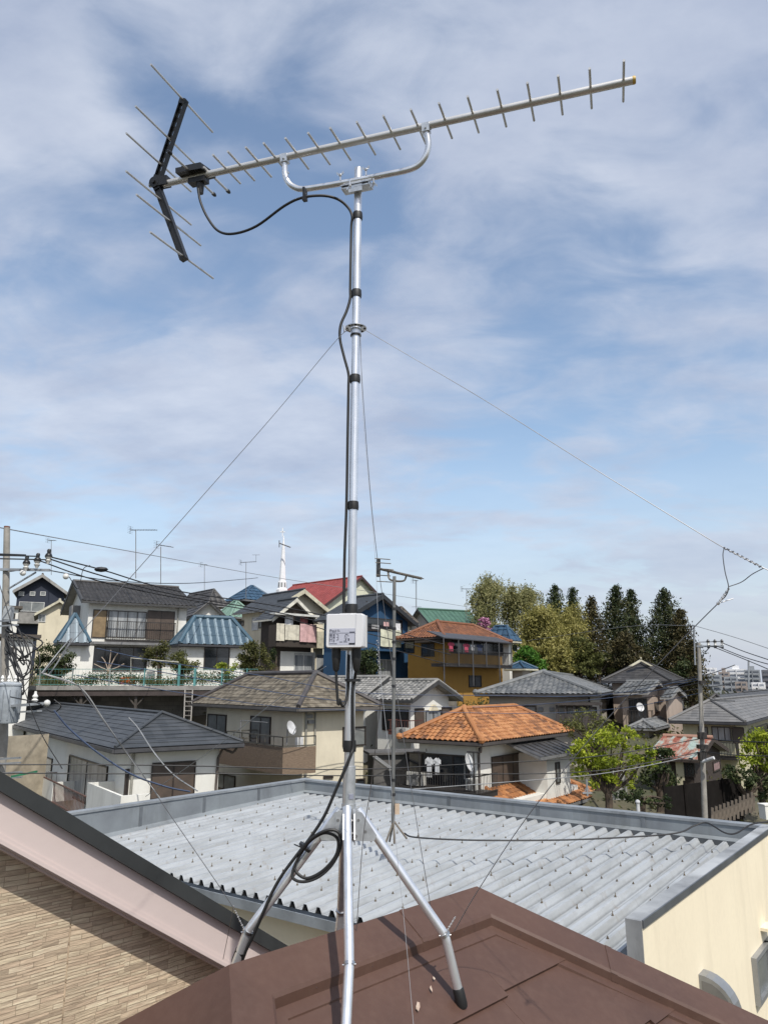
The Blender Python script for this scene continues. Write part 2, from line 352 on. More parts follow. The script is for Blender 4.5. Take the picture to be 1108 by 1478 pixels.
coil = [(431, 1233, 2.245), (448, 1212, 2.235), (468, 1200, 2.23), (484, 1199, 2.23), (492, 1209, 2.23), (490, 1228, 2.235), (478, 1250, 2.24), (460, 1266, 2.24), (440, 1273, 2.24), (425, 1270, 2.24), (422, 1260, 2.245), (430, 1240, 2.25), (446, 1216, 2.245), (466, 1203, 2.24), (482, 1206, 2.24), (488, 1216, 2.24), (484, 1236, 2.24), (466, 1257, 2.24), (444, 1268, 2.24), (430, 1262, 2.245), (424, 1252, 2.25)]
MB().tube(spline([at(*p) for p in coil], 6), .0042, 8).build('cable_coil', RUBBER, smooth=True, **T('spare black cable coiled in a double loop beside the left tripod leg', 'cable coil'))
# cable ties
def tie(px, py, Y, d, r):
    c = at(px, py, Y); return MB().tube([c-norm(d)*.004, c+norm(d)*.004], r, 12).build('cable_tie', BLACK, mast)
tie(509, 982, 2.275, Z, .024)

# ------------------------------------------------------------------ brown roof
ZR = CAMZ-.677
def onz(px, py, z): r = ray(px, py); return CAM+r*((z-CAMZ)/r[2])
RL = onz(330, 1405, ZR); RK = onz(688, 1288, ZR); RL = RL-Z*.028; RK = RK-Z*.028; ZR -= .028
rr = norm(RK-RL); ss = V(rr[1], -rr[0], 0); TAN = .615; RUN = 1.9
BROWN = mat('brown_roof_paint', (.080, .040, .027), .5, 0, col2=(.066, .033, .023), nscale=2.2, bump=.12, bscale=9, dirt=.35, dust=((.20, .13, .10), .10, 3.2))
BROWND = mat('brown_roof_edge', (.06, .032, .025), .5)
PEEL = mat('peeled_bare_patch', (.5, .42, .34), .7, col2=(.3, .2, .15), nscale=30)
broof = thing('house', RL+rr*.5-Z*1.5, 'brown painted hip roof in the foreground carrying the antenna tripod', 'house')
dn = lambda d: d*RUN-Z*RUN*TAN
LE = .6; NL = RL+dn(-rr*LE+ss); NR = RK+dn(rr+ss); FL = RL+dn(-rr*LE-ss); FR = RK+dn(rr-ss)
faces = {'near': (NL, NR, RK, RL), 'left': (FL, NL, RL), 'far': (FR, FL, RL, RK), 'right': (NR, FR, RK)}
hn = norm(ss*TAN+Z)
def near(al, dw, h=0.): return RK+rr*al+ss*dw-Z*dw*TAN+hn*h
b = MB()
for k in ('left', 'far', 'right'): b.poly(faces[k])
# near slope in courses with joints, each sheet lapping the one below
edges = [.0, .252, .475, .70, .92, 1.14, 1.36, 1.58, RUN]
Lr = np.linalg.norm(RK-RL)
shoot = []
for i in range(len(edges)-1):
    d0, d1 = edges[i], edges[i+1]
    # clip to hips: along range at depth d is [-Lr-d, d]
    k = 0; seg = .46; off = (i*.2) % seg
    xs = [-Lr-d1*LE]; xx = -Lr-d1+off+.1
    while xx <= xs[0]+.02: xx += seg
    while xx < d1: xs.append(xx); xx += seg
    xs.append(d1)
    for j in range(len(xs)-1):
        a0, a1 = xs[j], xs[j+1]; dd = .014 if (j+i) % 2 else 0.
        def cl(al, d): return min(max(al, -Lr-d*LE), d)
        p0 = (cl(a0, d0), d0); p1 = (cl(a1, d0), d0); q0 = (cl(a0, d1+dd), d1+dd); q1 = (cl(a1, d1+dd), d1+dd)
        hA, hB = .002+.0005*(j % 2), .0125
        A = near(*p0, hA); Bq = near(*p1, hA); Cq = near(*q1, hB); Dq = near(*q0, hB)
        b.poly([A, Dq, Cq, Bq]); b.poly([Dq, near(*q0, 0), near(*q1, 0), Cq])
        b.poly([A, near(*p0, 0), near(*q0, 0), Dq]); b.poly([Bq, Cq, near(*q1, 0), near(*p1, 0)])
b.prism([FL-Z*.08, NL-Z*.08, NR-Z*.08, FR-Z*.08], -Z*.15)
roofo = b.build('roof', BROWN, broof)
# caps along ridge and hips
prof = [(0, .046), (.02, .045), (.103, .042), (.110, .036), (.1095, .012), (.142, .0125), (.1425, .0005)]
def cap(line, n, mb, prof=prof, skipjoint=True):
    """strip lying on the plane with normal n, left of the polyline (inside)"""
    m = len(line); dirs = [norm(line[i+1]-line[i]) for i in range(m-1)]; ins = [norm(np.cross(n, d)) for d in dirs]
    rows = []
    for (w, h) in prof:
        row = []
        for i in range(m):
            if i == 0: p = line[0]+ins[0]*w
            elif i == m-1: p = line[-1]+ins[-1]*w
            else:
                a, b_ = ins[i-1], ins[i]; p = line[i]+(a+b_)*(w/(1+np.dot(a, b_)))
            row.append(p+Z*h)
        rows.append(row)
    for j in range(len(rows)-1):
        for i in range(m-1): mb.poly([rows[j][i], rows[j+1][i], rows[j+1][i+1], rows[j][i+1]])
b = MB()
cap([NR, RK, RL, NL], norm(ss*TAN+Z), b); cap([NL, RL, FL], norm(-rr*TAN/LE+Z), b); cap([FL, RL, RK, FR], norm(-ss*TAN+Z), b); cap([FR, RK, NR], norm(rr*TAN+Z), b)
capo = b.build('ridge_cap', BROWN, roofo)
def joint(P, d, n):
    ins = norm(np.cross(n, d)); 
    if ins[2] > 0: ins = -ins
    b = MB(); pr = prof[:5]
    for j in range(len(pr)-1):
        (w0, h0), (w1, h1) = pr[j], pr[j+1]; A = P+ins*w0+Z*(h0+.0022); B = P+ins*w1+Z*(h1+.0022); b.poly([A-d*.011, B-d*.011+ins*.001, B+d*.011+ins*.001, A+d*.011]); b.poly([A+d*.011, B+d*.011+ins*.001, B+d*.0112-Z*.004, A+d*.0112-Z*.004]); b.poly([A-d*.011, B-d*.011+ins*.001, B-d*.0112-Z*.004, A-d*.0112-Z*.004])
    b.build('cap_joint', BROWN, roofo)
nN = norm(ss*TAN+Z); hdir = norm(NR-RK)
for t in (.47, 1.12): joint(RK+hdir*t, hdir, nN)
joint(RL+rr*.62, -rr, nN)
for t in (.15, .34, .62, .8, .98):
    p = RK+hdir*t; q = norm(np.cross(nN, hdir)); q = -q if q[2] > 0 else q; MB().ball(p+q*.107+Z*.024, .0035, 8).build('cap_nail', BROWND, roofo)
for t in (.2, .4, .8): MB().ball(RL+rr*t+norm(ss-Z*TAN)*.107+Z*.024, .0035, 8).build('cap_nail', BROWND, roofo)
# chips of bare roof
def chip(px, py, w, l, ang, m=PEEL, nm='peeled_paint'):
    q = onplane(px, py, RK+Z*.03, hn) if py < 1402 - (px-330)*.0 and False else onplane(px, py, RK+hn*.0165, hn)
    b = MB(); n = 11; pts = []
    for k in range(n):
        a = 2*math.pi*k/n; r_ = random.uniform(.55, 1.); x = r_*w*math.cos(a); y = r_*l*math.sin(a)
        pts.append(q+rr*(x*math.cos(ang)-y*math.sin(ang))+norm(ss-Z*TAN)*(x*math.sin(ang)+y*math.cos(ang)))
    b.prism(pts, hn*.0012); return b.build(nm, m, roofo)
chip(603, 1453, .008, .022, .9); chip(622, 1428, .004, .012, .6); chip(626, 1413, .004, .007, .4)
def chipc(px, py, w, l, ang):
    q = onplane(px, py, RK+Z*.036, hn)+hn*.0
    b = MB(); n = 9; pts = []
    for k in range(n):
        a = 2*math.pi*k/n; r_ = random.uniform(.5, 1.); x = r_*w*math.cos(a); y = r_*l*math.sin(a)
        pts.append(q+rr*(x*math.cos(ang)-y*math.sin(ang))+norm(ss-Z*TAN)*(x*math.sin(ang)+y*math.cos(ang)))
    b.prism(pts, hn*.0012); b.build('peeled_paint', PEEL, roofo)
chipc(427, 1401, .009, .004, .2); chipc(447, 1395, .005, .003, 0); chipc(440, 1404, .012, .0015, .4); chipc(520, 1360, .012, .0012, .3)
# torn seam of the cap at the left end
b = MB(); sp = [(343, 1428), (352, 1434), (361, 1436), (370, 1441), (378, 1448), (386, 1452)]
for i in range(len(sp)-1):
    a_ = onplane(*sp[i], RK+Z*.038, hn); c_ = onplane(*sp[i+1], RK+Z*.038, hn); b.beam(a_, c_, .0035+.003*(i % 2), .002)
b.build('torn_seam', mat('torn_paint', (.13, .08, .06), .6), roofo)
# walls below, so the house stands on the ground
b = MB(); o_ = .35; W4 = [NL+(rr-ss)*o_, NR+(-rr-ss)*o_, FR+(-rr+ss)*o_, FL+(rr+ss)*o_]
zt = NL[2]-.1; W4 = [V(p[0], p[1], zt) for p in W4]
b.prism(W4, -Z*zt); b.build('wall', mat('plain_render', (.5, .46, .38), .9), broof)

# ------------------------------------------------------------------ tripod
tri = thing('roof_tripod', MAST0-Z*.4, 'four legged galvanised roof mount straddling the brown ridge', 'antenna mount')
def foot(al, dw):
    p = RK+rr*al+ss*dw; return V(p[0], p[1], ZR-abs(dw)*TAN+.01)
ctr = MAST0
legs = {'front': (foot(-.90, .30), (504, 1392, 2.005)), 'right': (foot(-.405, .247), (642, 1350, 2.262)), 'left': (foot(-.835, -.245), (357, 1345, 2.27)), 'back': (foot(-.41, -.25), (492, 1315, 2.56))}
for k, (f, bpx) in legs.items():
    bd = at(*bpx); tp = {'front': at(501, 1168, 2.262), 'right': at(517, 1170, 2.283), 'left': at(489, 1170, 2.277), 'back': at(497, 1190, 2.32)}[k]
    d = norm(bd-tp); tp = tp-d*.004
    m_ = [tp, tp+(bd-tp)*.5, bd-d*.03, bd-d*.012, bd+norm(f-bd)*.012, bd+norm(f-bd)*.03, f]
    lg = MB().tube([m_[0], m_[1], bd-d*.02, bd-d*.008, bd+norm(f-bd)*.008, bd+norm(f-bd)*.02, f+norm(bd-f)*.02], .0125, 16).build('leg', GALV, tri, smooth=True)
    df = norm(f-bd)
    MB().tube([f-df*.048, f-df*.044, f-df*.008, f], [.0135, .0152, .0155, .014], 16).build('rubber_foot', RUBBER, lg, smooth=True)
    b = MB(); b.tube([bd-d*.004, bd+df*.003], .0155, 14); b.tube([bd+V(-.0165, -.006, .0), bd+V(.0165, -.006, .002)], .002, 6); b.build('wire_collar', STEEL, lg, smooth=True)
BOLTD = mat('bolt_dull', (.3, .3, .3), .5, .7)
q0 = mast_at(1106); q1 = mast_at(1160)
b = MB(); b.tube([q0, q1], .0185, 20); b.tube([q1+mdir*.0, q1-mdir*.012], .0205, 20); b.build('socket', GALVD, tri, smooth=True)
b = MB(); b.tube([q1-mdir*.01, q1-mdir*.085], .0175, 16)
for k, (f, bpx) in legs.items():
    bd = at(*bpx); d = norm(V(bd[0]-ctr[0], bd[1]-ctr[1], 0)); sd = V(-d[1], d[0], 0)
    c0 = q1-mdir*.012
    for sg in (-1, 1):
        pl = [c0+d*.012, c0+d*.04-Z*.01, c0+d*.082-Z*.07, c0+d*.075-Z*.085, c0+d*.012-Z*.085]
        b.prism([p+sd*sg*.0145 for p in pl], sd*.0025*sg)
b.build('leg_bracket', GALVD, tri, smooth=False)
for k, (f, bpx) in legs.items():
    bd = at(*bpx); d = norm(V(bd[0]-ctr[0], bd[1]-ctr[1], 0)); sd = V(-d[1], d[0], 0); c0 = q1-mdir*.012
    for (x, z_) in ((.03, -.03), (.05, -.06), (.024, -.072)): MB().tube([c0+d*x+Z*z_-sd*.0185, c0+d*x+Z*z_+sd*.0185], .0045, 6).build('bolt', BOLTD, tri)
b = MB(); qs = mast_at(1149); b.obox(qs+V(.008, -.0175, 0), V(1, .3, 0), Z, V(.3, -1, 0), .012, .013, .003)
for k in range(4): b.obox(qs+V(.0035, -.0185, .006-.004*k), V(1, .1, 0), Z, V(.1, -1, 0), .011-.002*(k % 2), .0012, .002)
b.build('stamped_mark', mat('stamp', (.3, .32, .4), .5), tri)
lt_ = at(345, 1381, 2.285); ldd = norm(at(337, 1402, 2.3)-at(352, 1362, 2.27)); MB().tube([lt_-ldd*.02, lt_+ldd*.018], .0165, 14).build('tape_band', RUBBER, tri, smooth=True)
tl = at(440, 1223, 2.262)
b = MB(); ld = norm(at(357, 1345, 2.27)-at(489, 1170, 2.277)); b.tube([tl-ld*.004, tl+ld*.004], .0195, 14); b.beam(tl+V(.0, -.02, .0), tl+V(-.028, -.025, .012), .004, .003); b.build('cable_tie', BLACK, tri)
# guy wires
wire('guy_wire', [(525, 475, 2.29), (600, 519, 2.2), (700, 578, 2.05), (850, 672, 1.85), (1000, 764, 1.68), (1045, 791, 1.63), (1100, 819, 1.58), (1125, 830, 1.56)], .0011, WIREW, 'bright guy wire stretched from the mast ring down to the right edge', 'guy wire')
b = MB()
for i in range(26):
    t = i/26; p = at(1045+55*t, 791+28*t+.9*math.sin(i*1.9), 1.63-.05*t); b.ball(p, .0021 if i % 3 else .0028, 6)
b.build('guy_wire_splice', WIREG, **T('twisted wire wrap near the right end of the bright guy wire', 'wire wrap'))
wire('guy_wire', [(1045, 790, 1.63), (1043, 802, 1.63), (1046, 825, 1.63), (1051, 847, 1.63), (1047, 860, 1.64), (1036, 871, 1.66), (1000, 907, 1.72), (930, 980, 1.83), (850, 1068, 1.95), (760, 1180, 2.08), (690, 1285, 2.19), (655, 1345, 2.25)], .0011, WIREG, 'grey wire from the right wire junction down to the right tripod leg', 'guy wire')
wire('guy_wire', [(1051, 847, 1.63), (1070, 840, 1.62), (1085, 829, 1.60), (1102, 820, 1.58)], .0011, WIREG, 'short sagging wire joining the two wire junctions at the right edge', 'guy wire')
b = MB()
for i in range(10):
    t = i/10; b.ball(at(1051-15*t, 850+21*t, 1.64), .0022 if i % 2 else .0032, 6)
b.tube([at(1036, 871, 1.66), at(1058, 864, 1.66)], .001, 5); b.ball(at(1036, 871, 1.66), .004, 8); b.build('guy_wire_splice', WIREW, **T('bright twisted wire wrap under the lower junction at upper right', 'wire wrap'))
b = MB()
for i in range(12):
    t = i/12; b.ball(at(644+14*t, 1346-24*t, 2.25), .0018 if i % 2 else .0028, 6)
b.build('guy_wire_splice', WIREW, **T('twisted wire wrap at the bend of the right tripod leg', 'wire wrap'))
wire('guy_wire', [(505, 477, 2.28), (487, 489, 2.27), (400, 593, 2.2), (300, 707, 2.1), (195, 826, 2.02), (137, 891, 1.96), (62, 972, 1.9)], .0010, WIREG, 'thin grey guy wire from the mast ring down to the left side', 'guy wire')
wire('guy_wire', [(62, 973, 1.9), (90, 982, 1.92), (113, 990, 1.94), (122, 1003, 1.95), (150, 1042, 1.98), (192, 1098, 2.04), (250, 1183, 2.12), (330, 1300, 2.22), (352, 1340, 2.26)], .0010, WIREG, 'grey wire from the left wire junction down to the left tripod leg', 'guy wire')
b = MB()
for i in range(10):
    t = i/10; b.ball(at(352-14*t, 1342-30*t, 2.25-.02*t), .0018 if i % 2 else .0028, 6)
b.build('guy_wire_splice', WIREW, **T('twisted wire wrap at the bend of the left tripod leg', 'wire wrap'))
wire('guy_wire', [(337, 1308, 2.24), (333, 1330, 2.3), (322, 1385, 2.5)], .0009, WIREG, 'loose short wire tail hanging beside the left tripod leg', 'guy wire')
wire('guy_wire', [(519, 480, 2.31), (524, 575, 2.34), (537, 740, 2.40), (553, 870, 2.46), (575, 1020, 2.5), (600, 1180, 2.5), (621, 1308, 2.53)], .0011, WIREG, 'dark back guy wire passing right of the mast down to the ridge', 'guy wire')
wire('guy_wire', [(520, 482, 2.27), (524, 600, 2.2), (541, 800, 2.08), (548, 960, 1.98), (560, 1080, 1.9), (571, 1213, 1.83), (585, 1350, 1.76), (597, 1485, 1.7)], .0005, WDULL, 'bright front guy wire running down past the tripod to the bottom edge', 'guy wire')
b = MB()
for i in range(34):
    t = i/34; b.ball(at(544+6*t+1.5*math.sin(i*2.1), 925+85*t, 2.0-.06*t), .0014 if i % 4 else .0022, 6)
b.build('guy_wire_splice', WIREW, **T('long bright wire wrap on the front guy wire right of the white box', 'wire wrap'))
wire('guy_wire', [(550, 1005, 1.96), (546, 1040, 2.0), (536, 1130, 2.08), (524, 1210, 2.16), (514, 1348, 2.3)], .0010, WIREG, 'thin grey wire coming back to the rear of the tripod beside the front leg', 'guy wire')

# ------------------------------------------------------------------ left neighbour with stone cladding
def stonemat():
    m = D.materials.new('stone_cladding'); m.use_nodes = True; n = m.node_tree.nodes; L = m.node_tree.links; b = n['Principled BSDF']; b.inputs['Roughness'].default_value = .85
    uv = n.new('ShaderNodeUVMap')
    nw = n.new('ShaderNodeTexNoise'); nw.inputs['Scale'].default_value = 7; nw.inputs['Detail'].default_value = 3; L.new(uv.outputs['UV'], nw.inputs['Vector'])
    wm = n.new('ShaderNodeMixRGB'); wm.blend_type = 'LINEAR_LIGHT'; wm.inputs['Fac'].default_value = .006; L.new(uv.outputs['UV'], wm.inputs['Color1']); L.new(nw.outputs['Color'], wm.inputs['Color2'])
    def brick(w, h, off, sq):
        k = n.new('ShaderNodeTexBrick'); k.inputs['Scale'].default_value = 1; k.inputs['Brick Width'].default_value = w; k.inputs['Row Height'].default_value = h; k.inputs['Mortar Size'].default_value = .0012
        k.inputs['Mortar Smooth'].default_value = .3; k.offset = off; k.offset_frequency = 3; k.squash = sq; k.squash_frequency = 4; k.inputs['Bias'].default_value = 0
        k.inputs['Color1'].default_value = (0, 0, 0, 1); k.inputs['Color2'].default_value = (1, 1, 1, 1); k.inputs['Mortar'].default_value = (.3, .3, .3, 1); L.new(wm.outputs['Color'], k.inputs['Vector']); return k
    k1 = brick(.13, .0105, .37, .6); k2 = brick(.085, .0175, .43, 1.5); k3 = brick(.33, .0525, .3, 1)
    sel = n.new('ShaderNodeMath'); sel.operation = 'GREATER_THAN'; sel.inputs[1].default_value = .5; L.new(k3.outputs['Color'], sel.inputs[0])
    mx = n.new('ShaderNodeMixRGB'); L.new(sel.outputs[0], mx.inputs['Fac']); L.new(k1.outputs['Color'], mx.inputs['Color1']); L.new(k2.outputs['Color'], mx.inputs['Color2'])
    mf = n.new('ShaderNodeMixRGB'); L.new(sel.outputs[0], mf.inputs['Fac']); L.new(k1.outputs['Fac'], mf.inputs['Color1']); L.new(k2.outputs['Fac'], mf.inputs['Color2'])
    nz = n.new('ShaderNodeTexNoise'); nz.inputs['Scale'].default_value = 9; nz.inputs['Detail'].default_value = 8; nz.inputs['Roughness'].default_value = .7
    mp = n.new('ShaderNodeMapping'); mp.inputs['Scale'].default_value = (1.2, 9, 1); L.new(uv.outputs['UV'], mp.inputs['Vector']); L.new(mp.outputs['Vector'], nz.inputs['Vector'])
    rp = n.new('ShaderNodeValToRGB'); e = rp.color_ramp.elements; e[0].color = (.36, .285, .20, 1); e[1].color = (.60, .50, .36, 1); q = e.new(.35); q.color = (.53, .41, .29, 1); q = e.new(.7); q.color = (.52, .43, .30, 1)
    L.new(mx.outputs['Color'], rp.inputs['Fac'])
    m2 = n.new('ShaderNodeMixRGB'); m2.blend_type = 'OVERLAY'; m2.inputs['Fac'].default_value = .8; L.new(rp.outputs['Color'], m2.inputs['Color1']); L.new(nz.outputs['Fac'], m2.inputs['Color2'])
    m3 = n.new('ShaderNodeMixRGB'); m3.inputs['Color2'].default_value = (.2, .15, .1, 1); ml = n.new('ShaderNodeMath'); ml.operation = 'MULTIPLY'; ml.inputs[1].default_value = .5; L.new(mf.outputs['Color'], ml.inputs[0]); L.new(ml.outputs[0], m3.inputs['Fac']); L.new(m2.outputs['Color'], m3.inputs['Color1'])
    L.new(m3.outputs['Color'], b.inputs['Base Color'])
    ad = n.new('ShaderNodeMath'); ad.operation = 'MULTIPLY_ADD'; ad.inputs[1].default_value = .8; L.new(mx.outputs['Color'], ad.inputs[0]); L.new(nz.outputs['Fac'], ad.inputs[2])
    su = n.new('ShaderNodeMath'); su.operation = 'SUBTRACT'; L.new(ad.outputs[0], su.inputs[0]); L.new(mf.outputs['Color'], su.inputs[1])
    bp_ = n.new('ShaderNodeBump'); bp_.inputs['Strength'].default_value = .9; bp_.inputs['Distance'].default_value = .006; L.new(su.outputs[0], bp_.inputs['Height']); L.new(bp_.outputs['Normal'], b.inputs['Normal'])
    return m
STONE = stonemat(); PINK = mat('pale_pink_board', (.56, .47, .44), .6, namt=.06, nscale=1, bump=.05); DKEDGE = mat('dark_roof_edge', (.035, .038, .038), .5)
ya = math.radians(41.5); wr = V(math.sin(ya), math.cos(ya), 0); wn = V(wr[1], -wr[0], 0)
W0 = at(100, 1350, 3.0); Fo = W0+wn*.095
sh = thing('house', V(W0[0], W0[1], 0), 'house at lower left with beige stone cladding and pale pink barge board', 'house')
e0 = onplane(0, 1122, Fo, wn); e1 = onplane(425, 1378, Fo, wn); ed = norm(e1-e0); edp = norm(np.cross(wn, ed))
if edp[2] > 0: edp = -edp
s0 = e0-ed*1.6; s1 = e1+ed*1.2
fw = .122
b = MB(); b.prism([s0+edp*.03, s1+edp*.03, s1+edp*(.05+fw), s0+edp*(.05+fw)], -wn*.03)
b.prism([s0+edp*(.05+fw-.03), s1+edp*(.05+fw-.03), s1+edp*(.05+fw-.002), s0+edp*(.05+fw-.002)], wn*.006)
b.prism([s0+edp*(.05+fw-.016), s1+edp*(.05+fw-.016), s1+edp*(.05+fw-.004), s0+edp*(.05+fw-.004)], wn*.013)
b.prism([s0+edp*(.05+fw)-wn*.031, s1+edp*(.05+fw)-wn*.031, s1+edp*(.05+fw)-wn*.095, s0+edp*(.05+fw)-wn*.095], edp*.008-Z*.0)
b.build('barge_board', PINK, sh)
b = MB(); b.prism([s0+wn*.03-edp*.01, s1+wn*.03-edp*.01, s1+wn*.03+edp*.038, s0+wn*.03+edp*.038], -wn*.08)
b.prism([s0+wn*.025-edp*.012, s1+wn*.025-edp*.012, s1-wn*2.6-edp*.012, s0-wn*2.6-edp*.012], edp*.02)
b.build('roof_edge', DKEDGE, sh)
b = MB(); g0 = s0-wn*.095+edp*.13; g1 = s1-wn*.095+edp*.13
def wuv(p): return (float(np.dot(p-W0, wr)), float(p[2]))
def wallp(pts, mb): mb.poly(pts, [wuv(p) for p in pts])
zb = 0.
# two panels either side of the vertical joint at px ~ 105
J = onplane(107, 1275, W0, wn); js = np.dot(J-W0, wr); slope = ed[2]/math.hypot(ed[0], ed[1])
def topz(s): q = W0+wr*s; return g0[2]+slope*np.dot(q-g0, wr)
def panel(sa, sb):
    A = W0+wr*sa; B2 = W0+wr*sb; wallp([V(A[0], A[1], 0), V(B2[0], B2[1], 0), V(B2[0], B2[1], topz(sb)), V(A[0], A[1], topz(sa))], b)
panel(-1.6, js-.003); panel(js+.003, 2.6)
A = W0-wn*.004
b.prism([V(*(A+wr*-1.6)[:2], 0), V(*(A+wr*2.6)[:2], 0), V(*(A+wr*2.6)[:2], topz(2.6)-.01), V(*(A+wr*-1.6)[:2], topz(-1.6)-.01)], -wn*2.4)
b.build('wall', STONE, sh)

# ------------------------------------------------------------------ warehouse
aA = math.radians(37.2); A_ = V(math.sin(aA), math.cos(aA), 0); Bd = V(A_[1], -A_[0], 0)   # Bd points right and nearer
ZP = CAMZ-1.6
Pn = onz(914, 1327, ZP); Ff = onz(440, 1125, ZP)
ll = np.dot(Ff-Pn, A_); wwid = -np.dot(Ff-Pn, Bd)
Cc = Pn+A_*ll; Nn = Pn-Bd*wwid
ROOFM = mat('grey_metal_roof', (.39, .41, .425), .55, .05, col2=(.33, .35, .365), nscale=1.3, bump=.05, bscale=5, dirt=.4, dust=((.22, .2, .17), .35, 1.1))
PARM = mat('grey_parapet_metal', (.24, .265, .28), .5, .1, col2=(.17, .185, .20), nscale=1.6, dirt=.6)
CREAM = mat('cream_wall', (.80, .71, .53), .85, col2=(.76, .67, .50), nscale=.8, dirt=.22, bump=.05, dust=((.5, .45, .34), .12, 1.5))
def ribmat():
    m = D.materials.new('ribbed_roof_metal'); m.use_nodes = True; n = m.node_tree.nodes; L = m.node_tree.links; b = n['Principled BSDF']; b.inputs['Roughness'].default_value = .5; b.inputs['Metallic'].default_value = .05
    uv = n.new('ShaderNodeUVMap'); sp = n.new('ShaderNodeSeparateXYZ'); L.new(uv.outputs[0], sp.inputs[0])
    def mm(op, a, b_=None, c=None):
        k = n.new('ShaderNodeMath'); k.operation = op
        for i, v in enumerate((a, b_, c)):
            if v is None: continue
            if isinstance(v, (int, float)): k.inputs[i].default_value = v
            else: L.new(v, k.inputs[i])
        return k.outputs[0]
    def noise(sc, st, det=8):
        mp = n.new('ShaderNodeMapping'); mp.inputs['Scale'].default_value = st; L.new(uv.outputs[0], mp.inputs[0]); z = n.new('ShaderNodeTexNoise'); z.inputs['Scale'].default_value = sc; z.inputs['Detail'].default_value = det; z.inputs['Roughness'].default_value = .68; L.new(mp.outputs[0], z.inputs['Vector']); return z.outputs['Fac']
    def ramp(f, stops):
        r = n.new('ShaderNodeValToRGB'); e = r.color_ramp.elements; e[0].position, e[0].color = stops[0][0], (*stops[0][1], 1); e[1].position, e[1].color = stops[-1][0], (*stops[-1][1], 1)
        for p, c in stops[1:-1]: q = e.new(p); q.color = (*c, 1)
        L.new(f, r.inputs['Fac']); return r.outputs['Color']
    base = ramp(noise(1.4, (1, 1, 1)), [(.35, (.335, .355, .37)), (.65, (.40, .42, .435))])
    streak = ramp(noise(3., (5, .35, 1)), [(.42, (.78, .77, .75)), (.56, (1, 1, 1))])
    m1 = n.new('ShaderNodeMixRGB'); m1.blend_type = 'MULTIPLY'; m1.inputs['Fac'].default_value = .8; L.new(base, m1.inputs['Color1']); L.new(streak, m1.inputs['Color2'])
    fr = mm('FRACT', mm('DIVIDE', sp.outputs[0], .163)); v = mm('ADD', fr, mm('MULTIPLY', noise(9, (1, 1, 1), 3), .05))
    val = ramp(v, [(.0, (.42, .43, .44)), (.03, (.30, .31, .32)), (.07, (.8, .8, .8)), (.16, (1, 1, 1)), (.29, (1, 1, 1)), (.34, (.28, .29, .30)), (.39, (.9, .9, .9)), (.44, (1, 1, 1)), (.8, (1, 1, 1)), (.86, (.6, .61, .62)), (.92, (.95, .95, .95))])  # dark lines put the thin seam shadow along each rib into the colour
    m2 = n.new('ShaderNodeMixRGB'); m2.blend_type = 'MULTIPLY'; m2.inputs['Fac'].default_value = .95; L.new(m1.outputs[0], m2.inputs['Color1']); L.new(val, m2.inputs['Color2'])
    lap = mm('FRACT', mm('DIVIDE', mm('ADD', sp.outputs[1], .3), 1.83)); lp = ramp(lap, [(0, (.45, .45, .45)), (.006, (.5, .5, .5)), (.012, (1, 1, 1)), (1, (1, 1, 1))])
    m3 = n.new('ShaderNodeMixRGB'); m3.blend_type = 'MULTIPLY'; m3.inputs['Fac'].default_value = .25; L.new(m2.outputs[0], m3.inputs['Color1']); L.new(lp, m3.inputs['Color2'])
    rust = mm('MULTIPLY', noise(2.2, (1.5, 1, 1), 10), noise(14, (1, 1, 1), 5)); rr4 = n.new('ShaderNodeMapRange'); rr4.inputs['From Min'].default_value = .30; rr4.inputs['From Max'].default_value = .42; rr4.inputs['To Max'].default_value = .55; L.new(rust, rr4.inputs['Value'])
    m4 = n.new('ShaderNodeMixRGB'); m4.inputs['Color2'].default_value = (.21, .17, .13, 1); L.new(rr4.outputs['Result'], m4.inputs['Fac']); L.new(m3.outputs[0], m4.inputs['Color1']); L.new(m4.outputs[0], b.inputs['Base Color'])
    return m
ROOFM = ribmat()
wh = thing('building', V(Pn[0], Pn[1], 0), 'low building with ribbed grey metal roof and cream side wall', 'building')
zn, zf = ZP-.43, ZP-.26
def rp_(t, s, h=0.):  # t along Bd from left, s along A from near eave
    q = Nn+Bd*t+A_*s; return V(q[0], q[1], zn+(zf-zn)*s/ll+h)
pitch = .163; b = MB(); nr = int((wwid-.2)/pitch); t = .06; prof_r = [(0, 0), (.050, 0), (.072, .055), (.108, .055), (.136, 0), (pitch, 0)]
tops = []
sN = 6
for i in range(nr+1):
    for j in range(len(prof_r)-1):
        for q in range(sN):
            s0_, s1_ = -.06+(ll+.0)*q/sN, -.06+(ll+.0)*(q+1)/sN
            a0, h0 = prof_r[j]; a1, h1 = prof_r[j+1]
            ub = 50*pitch+i*pitch; b.poly([rp_(t+a0, s0_, h0), rp_(t+a1, s0_, h1), rp_(t+a1, s1_, h1), rp_(t+a0, s1_, h0)], [(ub+a0+.0001, s0_+9), (ub+min(a1, pitch-.0002), s0_+9), (ub+min(a1, pitch-.0002), s1_+9), (ub+a0+.0001, s1_+9)])
    tops.append(t+.108); t += pitch
whr = b.build('metal_roof', ROOFM, wh)
